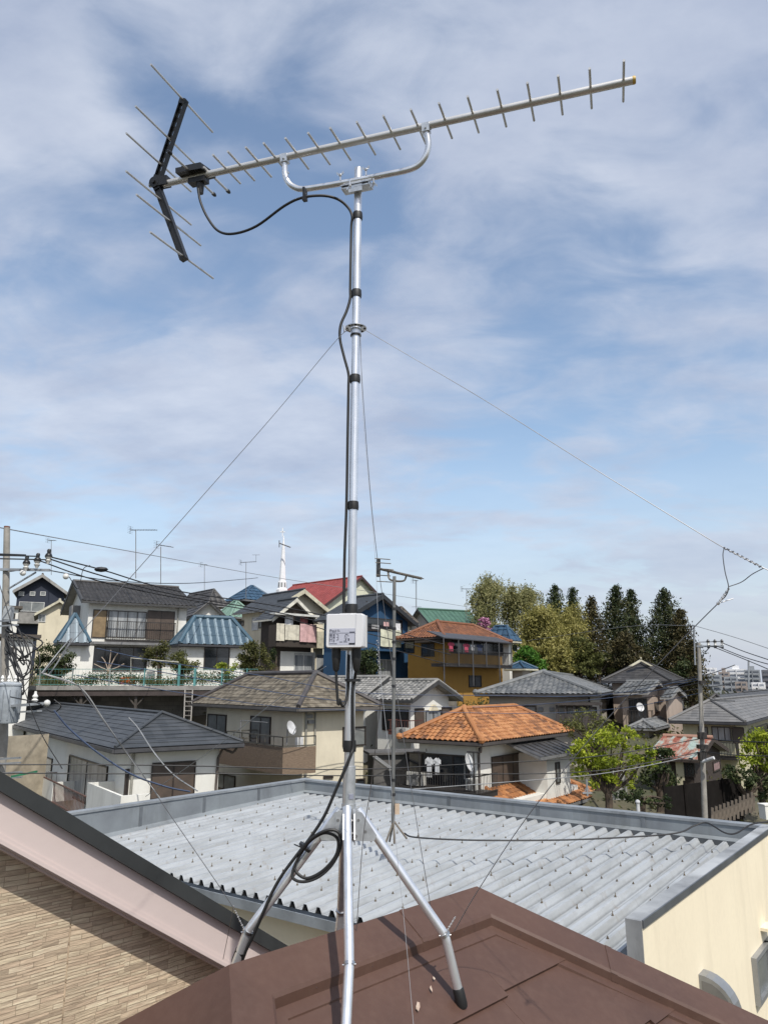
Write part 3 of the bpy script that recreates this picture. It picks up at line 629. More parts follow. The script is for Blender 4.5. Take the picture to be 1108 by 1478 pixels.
# shade in the near rib mouths built as a black strip; far-end closure
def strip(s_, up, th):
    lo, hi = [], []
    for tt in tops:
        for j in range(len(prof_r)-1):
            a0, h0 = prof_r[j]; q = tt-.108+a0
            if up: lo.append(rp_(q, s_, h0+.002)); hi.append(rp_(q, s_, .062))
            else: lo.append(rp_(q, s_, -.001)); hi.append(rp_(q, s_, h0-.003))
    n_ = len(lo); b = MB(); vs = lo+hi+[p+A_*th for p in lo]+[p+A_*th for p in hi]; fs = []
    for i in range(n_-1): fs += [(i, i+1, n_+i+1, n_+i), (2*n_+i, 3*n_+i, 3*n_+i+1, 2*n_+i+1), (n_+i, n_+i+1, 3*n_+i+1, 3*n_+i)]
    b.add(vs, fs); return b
strip(-.045, False, .02).build('rib_mouth_shade', mat('rib_shadow', (.01, .01, .01), .9), whr)
strip(ll-.075, True, .006).build('end_closure', mat('closure_metal', (.10, .11, .12), .6, .2), whr)
# bolts: 100 largest as parts, the rest one part
bm = None; spots = []
rows = [.35, .62, 1.15, 1.65, 2.15, 2.7, 3.2, 3.75]
for ri, s_ in enumerate(rows):
    for i, tt in enumerate(tops):
        if ri in (1, 4, 6) or (i+ri) % 2 == 0:
            if tt < wwid-.25: spots.append((s_+random.uniform(-.015, .015), tt-.01, ri in (1, 4, 6)))
spots.sort(key=lambda x: np.linalg.norm(rp_(x[1], x[0])-CAM))
BOLT = mat('weathered_bolt', (.2, .16, .11), .6, .4)
def boltmb(mb, p, small):
    h = .02 if small else .036
    mb.tube([p, p+Z*.005], .011, 8); mb.tube([p+Z*.005, p+Z*.014], .007, 6); mb.tube([p+Z*.014, p+Z*h], .0035, 6)
proto = {}
def visible(p):
    q = p-CAM; d = q[1]*CP+q[2]*SP; x = CX+FPX*q[0]/d; y = CY-FPX*(q[2]*CP-q[1]*SP)/d
    if not (100 < x < 1108): return False
    if x < 425 and y > 1112+(x)*(264/425.): return False
    if 330 < x < 690 and y > 1405-(x-330)*.327: return False
    if x > 690 and y > 1288+(x-688)*.44: return False
    return True
spots = [s for s in spots if visible(rp_(s[1], s[0]))]
mb2 = MB()
for i, (s_, tt, small) in enumerate(spots):
    p = rp_(tt, s_, .057)
    if i < 100:
        if small not in proto:
            m_ = MB(); boltmb(m_, p, small); o = m_.build('bolt', BOLT, whr); proto[small] = (o, p)
        else:
            src, p0 = proto[small]; o = src.copy(); COL.objects.link(o); o.parent = whr; o.location = Vector(tuple(p-p0))
    else: boltmb(mb2, p, small)
if mb2.v: mb2.build('bolt', BOLT, whr)['kind'] = 'stuff'
# parapets
def bx3(p, q, wv, wdt, z0, z1, mb):  # wall from p to q, thickness towards wv
    mb.prism([V(p[0], p[1], z0), V(q[0], q[1], z0), V(*(q+wv*wdt)[:2], z0), V(*(p+wv*wdt)[:2], z0)], Z*(z1-z0))
b = MB(); bx3(Nn-A_*.1, Ff+A_*.12, -Bd, .12, zn-.5, ZP-.03, b); bx3(Ff, Cc+Bd*.0, A_, .12, zn-.5, ZP-.033, b); b.build('parapet', PARM, wh)
b = MB()
bx3(Nn-A_*.12+Bd*.015, Ff+A_*.14+Bd*.015, -Bd, .155, ZP-.03, ZP, b); bx3(Ff-A_*.015+Bd*.015, Cc-A_*.015+Bd*.03, A_, .155, ZP-.034, ZP-.003, b)
b.build('parapet_coping', mat('coping_metal', (.27, .29, .305), .45, .1, col2=(.18, .195, .21), nscale=2.5, dirt=.5), wh)
JT = mat('joint_tape', (.17, .185, .2), .5, .3)
for k in range(1, 4):
    b = MB(); q = Nn+A_*(ll*k/4); bx3(q+Bd*.006, q+A_*.05+Bd*.006, -Bd, .01, zn, ZP-.028, b); b.build('parapet_joint', JT, wh)
for k in range(1, 5):
    b = MB(); q = Ff+Bd*(wwid*k/5); bx3(q-A_*.006, q+Bd*.05-A_*.006, A_, .01, zn, ZP-.03, b); b.build('parapet_joint', JT, wh)
# flashing at wall foot
b = MB(); b.prism([rp_(.0, 0, .075)-Bd*.0, rp_(.07, 0, .03), rp_(.07, ll, .03), rp_(0, ll, .075)], Z*.004)
b.prism([rp_(0.0, ll-.005, .085), rp_(wwid, ll-.005, .085), rp_(wwid, ll-.07, .058), rp_(0, ll-.07, .058)], Z*.003); b.build('flashing', PARM, wh)
# right coping
b = MB(); cw = .115
PA = Pn-Bd*cw*.5; bx3(PA, PA+A_*(ll+.1), Bd, cw, ZP-.048, ZP, b)
bx3(PA-A_*.012, PA+A_*.0, Bd, cw, ZP-.36, ZP-.001, b)
b.build('side_coping', mat('side_coping_metal', (.42, .43, .43), .5, .1, col2=(.17, .175, .18), nscale=1.1, dirt=.9), wh)
b = MB(); PB = Pn+Bd*cw*.5; bx3(PB, PB+A_*(ll+.1), Bd, .012, ZP-.05, ZP+.002, b); b.build('coping_edge', mat('coping_dark', (.13, .14, .15), .45, .3), wh)
b = MB(); bx3(PA+A_*.01, PA+A_*ll, Bd, .02, zn-.1, ZP-.061, b); b.build('inner_upstand', PARM, wh)
b = MB(); wi = Pn+Bd*(cw*.5-.03); bx3(wi+A_*.0, wi+A_*(ll+.1), Bd, .03, 0, ZP-.049, b)
bx3(Nn+A_*.12, Pn+A_*.12, A_, .1, 0, zn-.02, b); bx3(Nn, Ff, -Bd, .1, 0, zn-.5, b); bx3(Ff, Cc, A_, .1, 0, zn-.5, b); b.build('wall', CREAM, wh)
b = MB(); g0_ = Nn-A_*.13; g1_ = Pn-A_*.13-Bd*.1
bx3(g0_, g1_, A_, .012, zn-.10, zn-.012, b); bx3(g0_+A_*.012, g1_+A_*.012, A_, .09, zn-.10, zn-.088, b); bx3(g0_+A_*.102, g1_+A_*.102, A_, .012, zn-.10, zn-.012, b); b.build('gutter', mat('gutter_metal', (.33, .36, .39), .4, .3, dirt=.3), wh)
dp = Pn-A_*.05-Bd*.02
b = MB(); b.tube([dp+Z*(-.44), dp+Z*(-2)], .035, 12); b.obox(dp-Z*.42, A_, Bd, Z, .1, .1, .06); b.build('downpipe', mat('pipe_grey', (.4, .4, .4), .5), wh)
# hood vent and window on the cream wall
wo = Pn+Bd*(cw*.5+.001)
def wl(px, py): return onplane(px, py, wo, Bd)
h0 = wl(1007, 1400); h1 = wl(1057, 1435); hs = np.dot(h1-h0, A_); 
b = MB(); hz0 = wl(1007, 1446)[2]; hz1 = wl(1015, 1399)[2]; R_ = .27; W_ = .15; hz0 = hz1-.7
cq = h0; n8 = 8; arc = [(R_*math.sin(k*math.pi/2/n8)*1.0, R_*math.cos(k*math.pi/2/n8)) for k in range(n8+1)]
pl = [V(cq[0], cq[1], hz0)]
for (x, z_) in reversed(arc): pl.append(V(cq[0], cq[1], hz1-R_+z_)+Bd*x)
pl2 = [V(cq[0], cq[1], hz0), V(cq[0], cq[1], hz1)]+[V(cq[0], cq[1], hz1-R_+z_)+Bd*x for (x, z_) in arc[1:]]+[V(cq[0], cq[1], hz0)+Bd*R_]
b.prism(pl2, A_*W_); hood = b.build('vent_hood', mat('vent_steel', (.33, .34, .35), .35, .5), wh, smooth=False)
b = MB(); b.prism([V(cq[0], cq[1], hz0+.01)+Bd*.02-A_*.003, V(cq[0], cq[1], hz1-.04)+Bd*.02-A_*.003]+[V(cq[0], cq[1], hz1-R_+z_*.88)+Bd*x*.9-A_*.003 for (x, z_) in arc[2:]]+[V(cq[0], cq[1], hz0+.01)+Bd*(R_*.9)-A_*.003], A_*.002); b.build('hood_panel', mat('vent_side', (.2, .2, .2), .5, .3), hood)
w0 = wl(1084, 1390); wz0 = wl(1084, 1462)[2]; wz1 = wl(1086, 1385)[2]+.03
fr = MB(); pb = V(w0[0], w0[1], 0)
def wbox(mb, s0, s1, z0, z1, out0, out1): mb.prism([pb+A_*s0+Bd*out0+Z*z0, pb+A_*s1+Bd*out0+Z*z0, pb+A_*s1+Bd*out0+Z*z1, pb+A_*s0+Bd*out0+Z*z1], Bd*(out1-out0))
for (a0, a1, c0, c1) in ((0, .04, wz0, wz1), (1.16, 1.2, wz0, wz1), (.58, .63, wz0, wz1), (.04, 1.16, wz1-.04, wz1), (.04, 1.16, wz0, wz0+.04)): wbox(fr, a0, a1, c0, c1, 0, .05)
fr = fr.build('window', mat('alu_frame', (.35, .36, .37), .4, .5), wh)
b = MB(); wbox(b, .04, 1.16, wz0+.04, wz1-.04, .008, .014); b.build('pane', GLASSG, fr)
b = MB()
q = wl(1100, 1338); b.obox(q+Bd*.05+A_*.02, A_, Bd, Z, .25, .12, .03); b.build('window_hood', CREAM, wh)
# cable across the roof
wire('roof_cable', [(583, 1203, 8.95), (600, 1209, 8.85), (680, 1213, 8.75), (800, 1213, 8.8), (900, 1209, 8.95), (975, 1203, 9.1), (1002, 1192, 9.2), (1020, 1188, 9.2), (1045, 1202, 9.0), (1062, 1203, 9.0), (1085, 1190, 9.1), (1115, 1186, 9.2)], .009, WBLK, 'black cable lying across the ribbed grey roof', 'cable')
# old antenna standing on the warehouse roof
ob = V(*at(567, 1196, 9.0)); oa = thing('television_antenna', ob, 'old rusty television antenna standing on the ribbed grey roof', 'antenna')
OLD = mat('old_aluminium', (.2, .18, .15), .6, .4, col2=(.1, .08, .06), nscale=8)
tp = at(569, 832, 9.0)
MB().tube([ob+Z*.05, tp], .021, 10).build('mast', mat('old_mast', (.2, .2, .19), .5, .4), oa, smooth=True)
b = MB()
for y in (882, 912, 932, 957, 997, 1130, 1150): p = ob+(tp-ob)*((1196-y)/364.); b.tube([p-Z*.015, p+Z*.015], .026, 8)
b.build('band', WBLK, oa)
for (px, py) in ((557, 1216), (562, 1215), (587, 1211), (569, 1218)):
    f = at(px, py, 9.0+(.15 if px in (562,) else -.1)); MB().tube([at(568, 1185, 9.), f], .011, 8).build('leg', OLD, oa)
b = MB(); q0 = at(547, 821, 9.3); q1 = at(608, 835, 8.8); b.tube([q0, q1], .016, 8); b.build('boom', OLD, oa)
b = MB(); q = at(546, 820, 9.3); b.obox(q, V(1, 0, 0), V(0, 1, 0), Z, .05, .05, .22); b.build('reflector_post', BLACK, oa)
ee = norm(V(.5, .86, .0))
for k, (px, py, l_) in enumerate([(549, 806, .28), (550, 812, .28), (550, 830, .26), (552, 839, .28), (556, 821, .2), (563, 823, .12), (570, 825, .12), (577, 827, .12), (584, 829, .12), (591, 831, .12), (598, 833, .12), (605, 834, .12)]):
    q = at(px, py, 9.2-.02*k); MB().tube([q-ee*l_*.0-V(.1, 0, 0)*(1 if k < 5 else .2)*l_*5*.5, q+V(.1, 0, 0)*(1 if k < 5 else .2)*l_*5*.5+ee*.1], .006, 5).build('element', OLD, oa)
b = MB(); b.tube(spline([at(560, 826, 9.2), at(562, 836, 9.1), at(573, 839, 9.05), at(583, 838, 9.), at(586, 832, 9.)], 5), .012, 6); b.build('support_arm', OLD, oa)
b = MB(); b.obox(at(573, 1168, 8.97), V(1, 0, 0), V(0, 1, 0), Z, .05, .04, .11); b.build('junction_box', mat('cream_box', (.55, .42, .3), .6), oa)

# ------------------------------------------------------------------ ground
CP_ = [(0, 0, 0), (-6, 6, 0), (6, 6, 0), (0, 15, .3), (-14, 14, .3), (14, 14, .2), (-8, 24, 1.0), (0, 24, 1.6), (8, 24, 1.8), (16, 24, 1.6), (-14, 33, 3.2), (-4, 34, 3.6), (4, 36, 4.2), (12, 36, 4.0), (20, 36, 2.6), (30, 40, 1.5),
       (-20, 39, 7.3), (-8, 41, 7.3), (0, 44, 7.2), (8, 47, 6.6), (14, 46, 5.2), (22, 50, 4.6), (-24, 55, 8.6), (-10, 56, 8.2), (0, 56, 8.0), (8, 58, 7.6), (16, 62, 7.2), (26, 64, 6.2), (40, 60, 1.), (-20, 80, 11), (0, 90, 11.5), (16, 85, 8), (30, 85, 3), (60, 90, -4), (-60, 60, 8), (-60, 20, 1), (60, 30, -1),
       (90, 150, -14), (0, 150, 8), (-80, 140, 9), (0, 400, -20), (250, 450, -32), (-250, 400, -10), (0, 900, -34), (600, 900, -34), (-600, 900, -30), (0, -60, -1), (-80, -40, -1), (80, -40, -2), (0, 3000, -34), (3000, 0, -34), (-3000, 0, -34), (0, -3000, -34), (2500, 2500, -34), (-2500, 2500, -34)]
CA = np.array(CP_, float)
def hgt(x, y):
    d2 = (CA[:, 0]-x)**2+(CA[:, 1]-y)**2+1.; w = 1/d2**1.7; return float((w*CA[:, 2]).sum()/w.sum())
def axis(lo, hi, mid0, mid1, st):
    a = list(np.arange(mid0, mid1+.01, st)); x = mid1; s = st
    while x < hi: s *= 1.35; x += s; a.append(x)
    x = mid0; s = st
    while x > lo: s *= 1.35; x -= s; a.insert(0, x)
    return a
xs = axis(-4000, 4000, -40, 50, 2.); ys = axis(-4000, 6000, -6, 100, 2.)
mb = MB(); nx = len(xs)
mb.v = [(x, y, hgt(x, y)) for y in ys for x in xs]
for j in range(len(ys)-1):
    for i in range(nx-1): mb.f.append((j*nx+i, j*nx+i+1, (j+1)*nx+i+1, (j+1)*nx+i)); mb.uv.append(None)
GROUND = mat('ground_earth', (.11, .09, .06), .95, col2=(.04, .05, .022), nscale=.5, bump=.6, bscale=4)
mb.build('ground', GROUND, base=(0, 0, 0), smooth=True)['kind'] = 'structure'

# ------------------------------------------------------------------ roofs
R_BLACKT = tilemat('roof_charcoal_slate', [(.03, .034, .038), (.055, .06, .066)], .55, tile=.3)
R_OLDB = tilemat('roof_weathered_brown', [(.05, .044, .034), (.11, .092, .066), (.19, .165, .125)], .9, 3.5, tile=.16)
R_ORANGE = tilemat('roof_orange_tile', [(.12, .05, .02), (.31, .125, .04), (.40, .19, .075)], .65, 1.0, tile=.25)
R_ORANGE2 = tilemat('roof_deep_orange', [(.09, .035, .018), (.21, .08, .032)], .65, 1.0, tile=.25)
R_KAW = tilemat('roof_grey_kawara', [(.075, .08, .085), (.13, .135, .135), (.2, .2, .195)], .5, 1.2, tile=.25)
R_KAWL = tilemat('roof_light_kawara', [(.10, .10, .095), (.2, .195, .18), (.3, .29, .27)], .55, 1.5, tile=.25)
R_DARKT = tilemat('roof_dark_tile', [(.025, .024, .024), (.06, .057, .055)], .55, 1.0, tile=.27)
R_BLUEM = tilemat('roof_blue_metal', [(.03, .07, .1), (.05, .10, .14)], .45, 2.0, tile=.4)
R_BLUET = tilemat('roof_blue_tile', [(.018, .045, .08), (.03, .075, .13)], .45, 1.0, tile=.27)
R_GREEN = tilemat('roof_green', [(.04, .095, .07), (.065, .14, .10)], .6, 1.0, tile=.3)
R_MINT = tilemat('roof_mint', [(.13, .21, .17), (.17, .27, .215)], .6, 1.0, tile=.3)
R_RED = tilemat('roof_red', [(.19, .035, .03), (.27, .055, .048)], .6, .6, tile=.3)
R_BRN = tilemat('roof_brown', [(.05, .04, .033), (.09, .075, .06)], .7, 1.0, tile=.3)
R_RUST = None
def clip2(poly, A, Bp, C):  # keep side A*x+B*y+C >= 0, poly of (x,y,h)
    out = []; n = len(poly)
    for i in range(n):
        p, q = poly[i], poly[(i+1) % n]; a = A*p[0]+Bp*p[1]+C; b = A*q[0]+Bp*q[1]+C
        if a >= 0: out.append(p)
        if (a >= 0) != (b >= 0):
            t = a/(a-b); out.append(tuple(p[k]+(q[k]-p[k])*t for k in range(3)))
    return out
KINDS = {  # across pitch, profile fn samples, course pitch, step
    'kawara': (.25, [(0, 0), (.05, .028), (.10, .036), (.15, .024), (.20, .0), (.25, 0)], .215, .022),
    'spanish': (.22, [(0, 0), (.035, .028), (.07, .042), (.11, .042), (.145, .028), (.18, 0), (.22, 0)], .21, .022),
    'slate': (.9, [(0, 0), (.9, 0)], .24, .014),
    'rib': (.42, [(0, 0), (.02, .05), (.10, .05), (.12, 0), (.42, 0)], .6, .012),
    'flatseam': (.45, [(0, 0), (.43, 0), (.432, .03), (.448, .03), (.45, 0)], 50, 0),
    'coarse': (.5, [(0, 0), (.12, .04), (.25, .05), (.38, .03), (.5, 0)], .5, .04)}
def tiles(mb, poly, kind):
    """cover a planar convex polygon (first edge = eave) with real courses of tiles"""
    P = [np.asarray(p, float) for p in poly]; u = norm(P[1]-P[0]); nn = norm(np.cross(P[1]-P[0], P[-1]-P[0])); v = np.cross(nn, u)
    if nn[2] < 0: nn = -nn; v = np.cross(nn, u)
    if np.dot(P[-1]-P[0], v) < 0: v = -v
    c2 = [(float(np.dot(p-P[0], u)), float(np.dot(p-P[0], v))) for p in P]
    area = sum(c2[i][0]*c2[(i+1) % len(c2)][1]-c2[(i+1) % len(c2)][0]*c2[i][1] for i in range(len(c2)))
    if area < 0: c2 = c2[::-1]
    L = []
    for i in range(len(c2)):
        (x0, y0), (x1, y1) = c2[i], c2[(i+1) % len(c2)]; L.append((-(y1-y0), x1-x0, -(-(y1-y0)*x0+(x1-x0)*y0)))
    pu, prf, pv, st = KINDS[kind]
    u0, u1 = min(c[0] for c in c2), max(c[0] for c in c2); v0, v1 = min(c[1] for c in c2), max(c[1] for c in c2)
    iv = 0; y = v0
    while y < v1-1e-6:
        y2 = min(y+pv, v1+1e-6); x = u0 - ((iv % 2)*pu*.5 if kind == 'slate' else 0)
        while x < u1:
            for j in range(len(prf)-1):
                xa, ha = x+prf[j][0], prf[j][1]; xb, hb = x+prf[j+1][0], prf[j+1][1]
                for quad in ([(xa, y, ha+st), (xb, y, hb+st), (xb, y2, hb), (xa, y2, ha)], [(xa, y, ha-.0), (xb, y, hb-.0), (xb, y+.002, hb+st), (xa, y+.002, ha+st)]):
                    if st == 0 and quad[0][2] == quad[3][2] and quad[2][1]-quad[0][1] < .01: continue
                    q = quad
                    for (A, Bp, C) in L:
                        q = clip2(q, A, Bp, C)
                        if len(q) < 3: break
                    if len(q) >= 3: mb.poly([P[0]+u*a+v*b_+nn*h for a, b_, h in q], [(a+50, b_+50) for a, b_, h in q])
            x += pu
        y = y2; iv += 1

# ------------------------------------------------------------------ houses
class Face:
    def __init__(s, O, d, n, L): s.O, s.d, s.n, s.L = O, d, n, L
    def sz(s, px, py, out=0.):
        p = onplane(px, py, s.O+s.n*out, s.n); return float(np.dot(p-s.O, s.d)), float(p[2])
    def pt(s, a, z, out=0.): q = s.O+s.d*a+s.n*out; return V(q[0], q[1], z)
    def slab(s, mb, a0, a1, z0, z1, o0, o1):
        mb.prism([s.pt(a0, z0, o0), s.pt(a1, z0, o0), s.pt(a1, z1, o0), s.pt(a0, z1, o0)], s.n*(o1-o0)); return mb
class House:
    def __init__(s, cp, xl, xr, yaw, label, wallm, zb=None, cat='house', name='house', o=(0, 0), root=None):
        # cp: eave corner of the roof; xl, xr: where its two eaves end; o: overhangs along a and b
        px, py, Y = cp; s.C = at(px, py, Y); s.ze = s.C[2]; y_ = math.radians(yaw); s.a = V(math.sin(y_), math.cos(y_), 0); s.b = V(-math.cos(y_), math.sin(y_), 0)
        s.la = len_to(s.C, s.a, xr) if not isinstance(xr, tuple) else xr[0]; s.lb = len_to(s.C, s.b, xl) if not isinstance(xl, tuple) else xl[0]
        s.C = s.C+s.a*o[0]+s.b*o[1]; s.la -= 2*o[0]; s.lb -= 2*o[1]
        c = s.C+(s.a*s.la+s.b*s.lb)/2; s.gz = min(hgt(*(s.C+s.a*i*s.la+s.b*j*s.lb)[:2]) for i in (0, 1) for j in (0, 1))-.3 if zb is None else zb
        s.root = root or thing(name, V(c[0], c[1], s.gz), label, cat); s.wallm = wallm
        s.R = Face(s.C, s.a, -s.b, s.la); s.L = Face(s.C, s.b, -s.a, s.lb)
    def pl(s, i, j, z, o=0.):  # i along a in [0,la], j along b, expanded by o
        q = s.C+s.a*(i*(s.la+2*o)-o)+s.b*(j*(s.lb+2*o)-o); return V(q[0], q[1], z)
    def walls(s, m=None, zt=None):
        b = MB(); b.prism([s.pl(0, 0, s.gz), s.pl(1, 0, s.gz), s.pl(1, 1, s.gz), s.pl(0, 1, s.gz)], Z*((zt or s.ze)-s.gz)); s.wall = b.build('wall', m or s.wallm, s.root); return s
    def hip(s, kind, m, rise=None, peak=None, o=.55, trim=TRIMG, capm=None, capr=.09, soff=None):
        la, lb = s.la+2*o, s.lb+2*o; z = s.ze
        long_a = la >= lb; sh = min(la, lb)/2; ctr = s.C+(s.a*s.la+s.b*s.lb)/2
        dl = s.a if long_a else s.b; hl = abs(la-lb)/2
        if peak is not None: q = ctr-dl*hl; rise = z_at(peak, q[0], q[1])-z
        r0 = V(*(ctr-dl*hl)[:2], z+rise); r1 = V(*(ctr+dl*hl)[:2], z+rise)
        c00, c10, c11, c01 = s.pl(0, 0, z, o), s.pl(1, 0, z, o), s.pl(1, 1, z, o), s.pl(0, 1, z, o)
        if long_a: fs = [(c00, c10, r1, r0), (c01, c00, r0), (c11, c01, r0, r1), (c10, c11, r1)]; hips = [(c00, r0), (c01, r0), (c10, r1), (c11, r1)]
        else: fs = [(c01, c00, r0, r1), (c00, c10, r0), (c10, c11, r1, r0), (c11, c01, r1)]; hips = [(c00, r0), (c10, r0), (c01, r1), (c11, r1)]
        mb = MB()
        for i, f in enumerate(fs): tiles(mb, f, kind if i < 2 else 'flatseam')
        s.roof = mb.build('roof', m, s.root)
        b = MB()
        for p, q in hips+([(r0, r1)] if hl > .05 else []):
            p = p+(q-p)*.01; b.tube([p+Z*.035, q+Z*.045], [capr*.9, capr], 8)
            if kind in ('kawara', 'spanish') and capr > .05: b.ball(p+Z*.06, capr*1.3, 8)
        b.build('ridge_cap', capm or m, s.roof, smooth=True)
        b = MB(); b.prism([c00-Z*.02, c10-Z*.02, c11-Z*.02, c01-Z*.02], -Z*.13); b.build('eave', soff or trim, s.root)
        b = MB()
        for p, q in ((c01, c00), (c00, c10)): b.beam(p-Z*.07, q-Z*.07, .1, .1)
        b.build('gutter', trim, s.root); return s
    def gable(s, kind, m, axis, rise=None, peak=None, o=.45, og=.4, trim=TRIMG, wallm=None, bw=.18, capm=None, capr=.09, vent=True, walls=True):
        """axis 'a' or 'b' = direction of the ridge"""
        z = s.ze; ax, cr = (s.a, s.b) if axis == 'a' else (s.b, s.a); lx, lc = (s.la, s.lb) if axis == 'a' else (s.lb, s.la)
        def g(x, c, zz): q = s.C+ax*x+cr*c; return V(q[0], q[1], zz)
        if peak is not None:
            q = g(-og, lc/2, 0); rise = z_at(peak, q[0], q[1])-z
        tn = rise/(lc/2+o); zr = z+rise; zw = z+o*tn
        if walls:
            b = MB(); b.prism([g(0, 0, s.gz), g(0, lc, s.gz), g(0, lc, zw-.05), g(0, lc/2, zr-.07), g(0, 0, zw-.05)], ax*lx); s.wall = b.build('wall', wallm or s.wallm, s.root)
        A0, A1 = g(-og, -o, z), g(lx+og, -o, z); R0, R1 = g(-og, lc/2, zr), g(lx+og, lc/2, zr); B0, B1 = g(-og, lc+o, z), g(lx+og, lc+o, z)
        mb = MB(); tiles(mb, (A0, A1, R1, R0) if axis == 'a' else (A1, A0, R0, R1), kind); tiles(mb, (B0, B1, R1, R0), kind if o else kind); s.roof = mb.build('roof', m, s.root)
        b = MB()
        for (e0, e1) in ((A0, A1), (B0, B1)): b.prism([e0-Z*.015, e1-Z*.015, R1-Z*.015, R0-Z*.015], -Z*.10)
        b.build('eave', SOFF, s.root)
        b = MB(); b.tube([R0+Z*.04, R1+Z*.04], capr, 8)
        if kind in ('kawara', 'coarse'):
            for e in (A0, B0): b.tube([e+Z*.06, R0+Z*.06], capr*.7, 6)
        b.build('ridge_cap', capm or m, s.roof, smooth=True)
        b = MB()
        for e in (A0, B0):
            up_ = Z*.03; b.prism([e+up_, R0+up_, R0+up_-Z*bw, e+up_-Z*bw], -ax*.04)
        b.build('barge_board', trim, s.root)
        b = MB(); b.beam(A0-Z*.07, A1-Z*.07, .1, .1); b.build('gutter', TRIMG if trim is TRIMW else trim, s.root)
        s.g = g; s.zr = zr; return s
    def win(s, face, x0, y0, x1, y1, kind='glass', frame=FRBR, name='window', sill=False, depth=.05, nm=2, out=0.):
        F = getattr(s, face) if isinstance(face, str) else face; xm, ym = (x0+x1)/2, (y0+y1)/2
        a0 = F.sz(x0, ym, out)[0]; a1 = F.sz(x1, ym, out)[0]; z1 = F.sz(xm, y0, out)[1]; z0 = F.sz(xm, y1, out)[1]
        if a1 < a0: a0, a1 = a1, a0
        if kind == 'shutter':
            b = MB(); F.slab(b, a0, a1, z0, z1, out, out+.03); o = b.build('shutter', SHUT, s.root)
            b = MB(); k = max(1, int(round((a1-a0)/.8)))
            for i in range(k+1): a = a0+(a1-a0)*i/k; F.slab(b, a-.02, a+.02, z0, z1, out+.03, out+.045)
            F.slab(b, a0, a1, z1, z1+.05, out, out+.06); F.slab(b, a0, a1, z0-.04, z0, out, out+.06)
            b.build('shutter_frame', FRBR, o); return o
        b = MB(); w = .05; F.slab(b, a0, a0+w, z0, z1, out, out+depth); F.slab(b, a1-w, a1, z0, z1, out, out+depth); F.slab(b, a0+w, a1-w, z1-w, z1, out, out+depth); F.slab(b, a0+w, a1-w, z0, z0+w, out, out+depth)
        for i in range(1, nm): a = a0+(a1-a0)*i/nm; F.slab(b, a-.02, a+.02, z0+w, z1-w, out, out+depth*.7)
        if sill: F.slab(b, a0-.04, a1+.04, z0-.05, z0, out, out+depth+.04)
        fr = b.build(name, frame, s.root)
        b = MB(); F.slab(b, a0+w, a1-w, z0+w, z1-w, out, out+.018)
        b.build('pane', {'glass': GLASS, 'curtain': GLASSC, 'grey': GLASSG}[kind] if isinstance(kind, str) else kind, fr); return fr
    def rail(s, face, x0, y0, x1, y1, out=.9, m=RAILB, name='balcony_railing', step=.13, floor=True, solid=None, pix_out=True, ends=True, r=.012):
        F = getattr(s, face) if isinstance(face, str) else face; o_ = out if pix_out else 0; xm, ym = (x0+x1)/2, (y0+y1)/2
        a0 = F.sz(x0, ym, o_)[0]; a1 = F.sz(x1, ym, o_)[0]; z1 = F.sz(xm, y0, o_)[1]; z0 = F.sz(xm, y1, o_)[1]
        if a1 < a0: a0, a1 = a1, a0
        if solid is not None:
            b = MB(); F.slab(b, a0, a1, z0, z1, out-.08, out)
            if ends: F.slab(b, a0, a0+.08, z0, z1, .0, out-.08); F.slab(b, a1-.08, a1, z0, z1, 0, out-.08)
            F.slab(b, a0+.08, a1-.08, z0, z0+.12, 0, out-.08); return b.build('balcony', solid, s.root)
        b = MB()
        def bars(P, Q):
            L_ = np.linalg.norm(Q-P); k = max(2, int(L_/step))
            for i in range(k+1): p = P+(Q-P)*i/k; b.beam(V(p[0], p[1], z0), V(p[0], p[1], z1), r*1.4, r*1.4)
            for zz in (z0+.03, z1): b.beam(V(P[0], P[1], zz), V(Q[0], Q[1], zz), .04, .04)
        bars(F.pt(a0, z0, out), F.pt(a1, z0, out))
        if ends: bars(F.pt(a0, z0, 0), F.pt(a0, z0, out)); bars(F.pt(a1, z0, 0), F.pt(a1, z0, out))
        o = b.build(name, m, s.root)
        if floor: b = MB(); F.slab(b, a0, a1, z0-.15, z0, 0, out); b.build('balcony_floor', m if floor is True else floor, s.root)
        return o
def wcol(name, c, d=.25, n=1.): return mat('wall_'+name, c, .85, nscale=1.2, namt=.10, dirt=d, bump=.08, bscale=30)
def laundry(F, x0, y0, x1, y1, out, m, label, name='laundry_sheet', cat='laundry', shape='sheet', group=None):
    xm, ym = (x0+x1)/2, (y0+y1)/2; a0 = F.sz(x0, ym, out)[0]; a1 = F.sz(x1, ym, out)[0]; z1 = F.sz(xm, y0, out)[1]; z0 = F.sz(xm, y1, out)[1]
    if a1 < a0: a0, a1 = a1, a0
    w = a1-a0; h = z1-z0
    if shape == 'sheet': ol = [(0, 0), (1, 0), (1, 1), (0, 1)]
    elif shape == 'shirt': ol = [(.18, 0), (.82, 0), (.80, .68), (1, .62), (1, .86), (.66, 1), (.5, .93), (.34, 1), (0, .86), (0, .62), (.2, .68)]
    b = MB()
    if shape == 'shirt': b.prism([F.pt(a0+w*x, z0+h*y, out+.01*math.sin(7*x)) for x, y in ol], F.n*.02)
    else:
        n_ = 14; ph = random.uniform(0, 6)
        for i in range(n_):
            def q(k, zz): x = k/n_; return F.pt(a0+w*x, zz, out+.03*math.sin(9*x+ph)+(.02*math.sin(21*x) if zz < z1-.1 else 0))
            b.prism([q(i, z0), q(i+1, z0), q(i+1, z1), q(i, z1)], F.n*.012)
    return b.build(name, m, **T(label, cat, group))
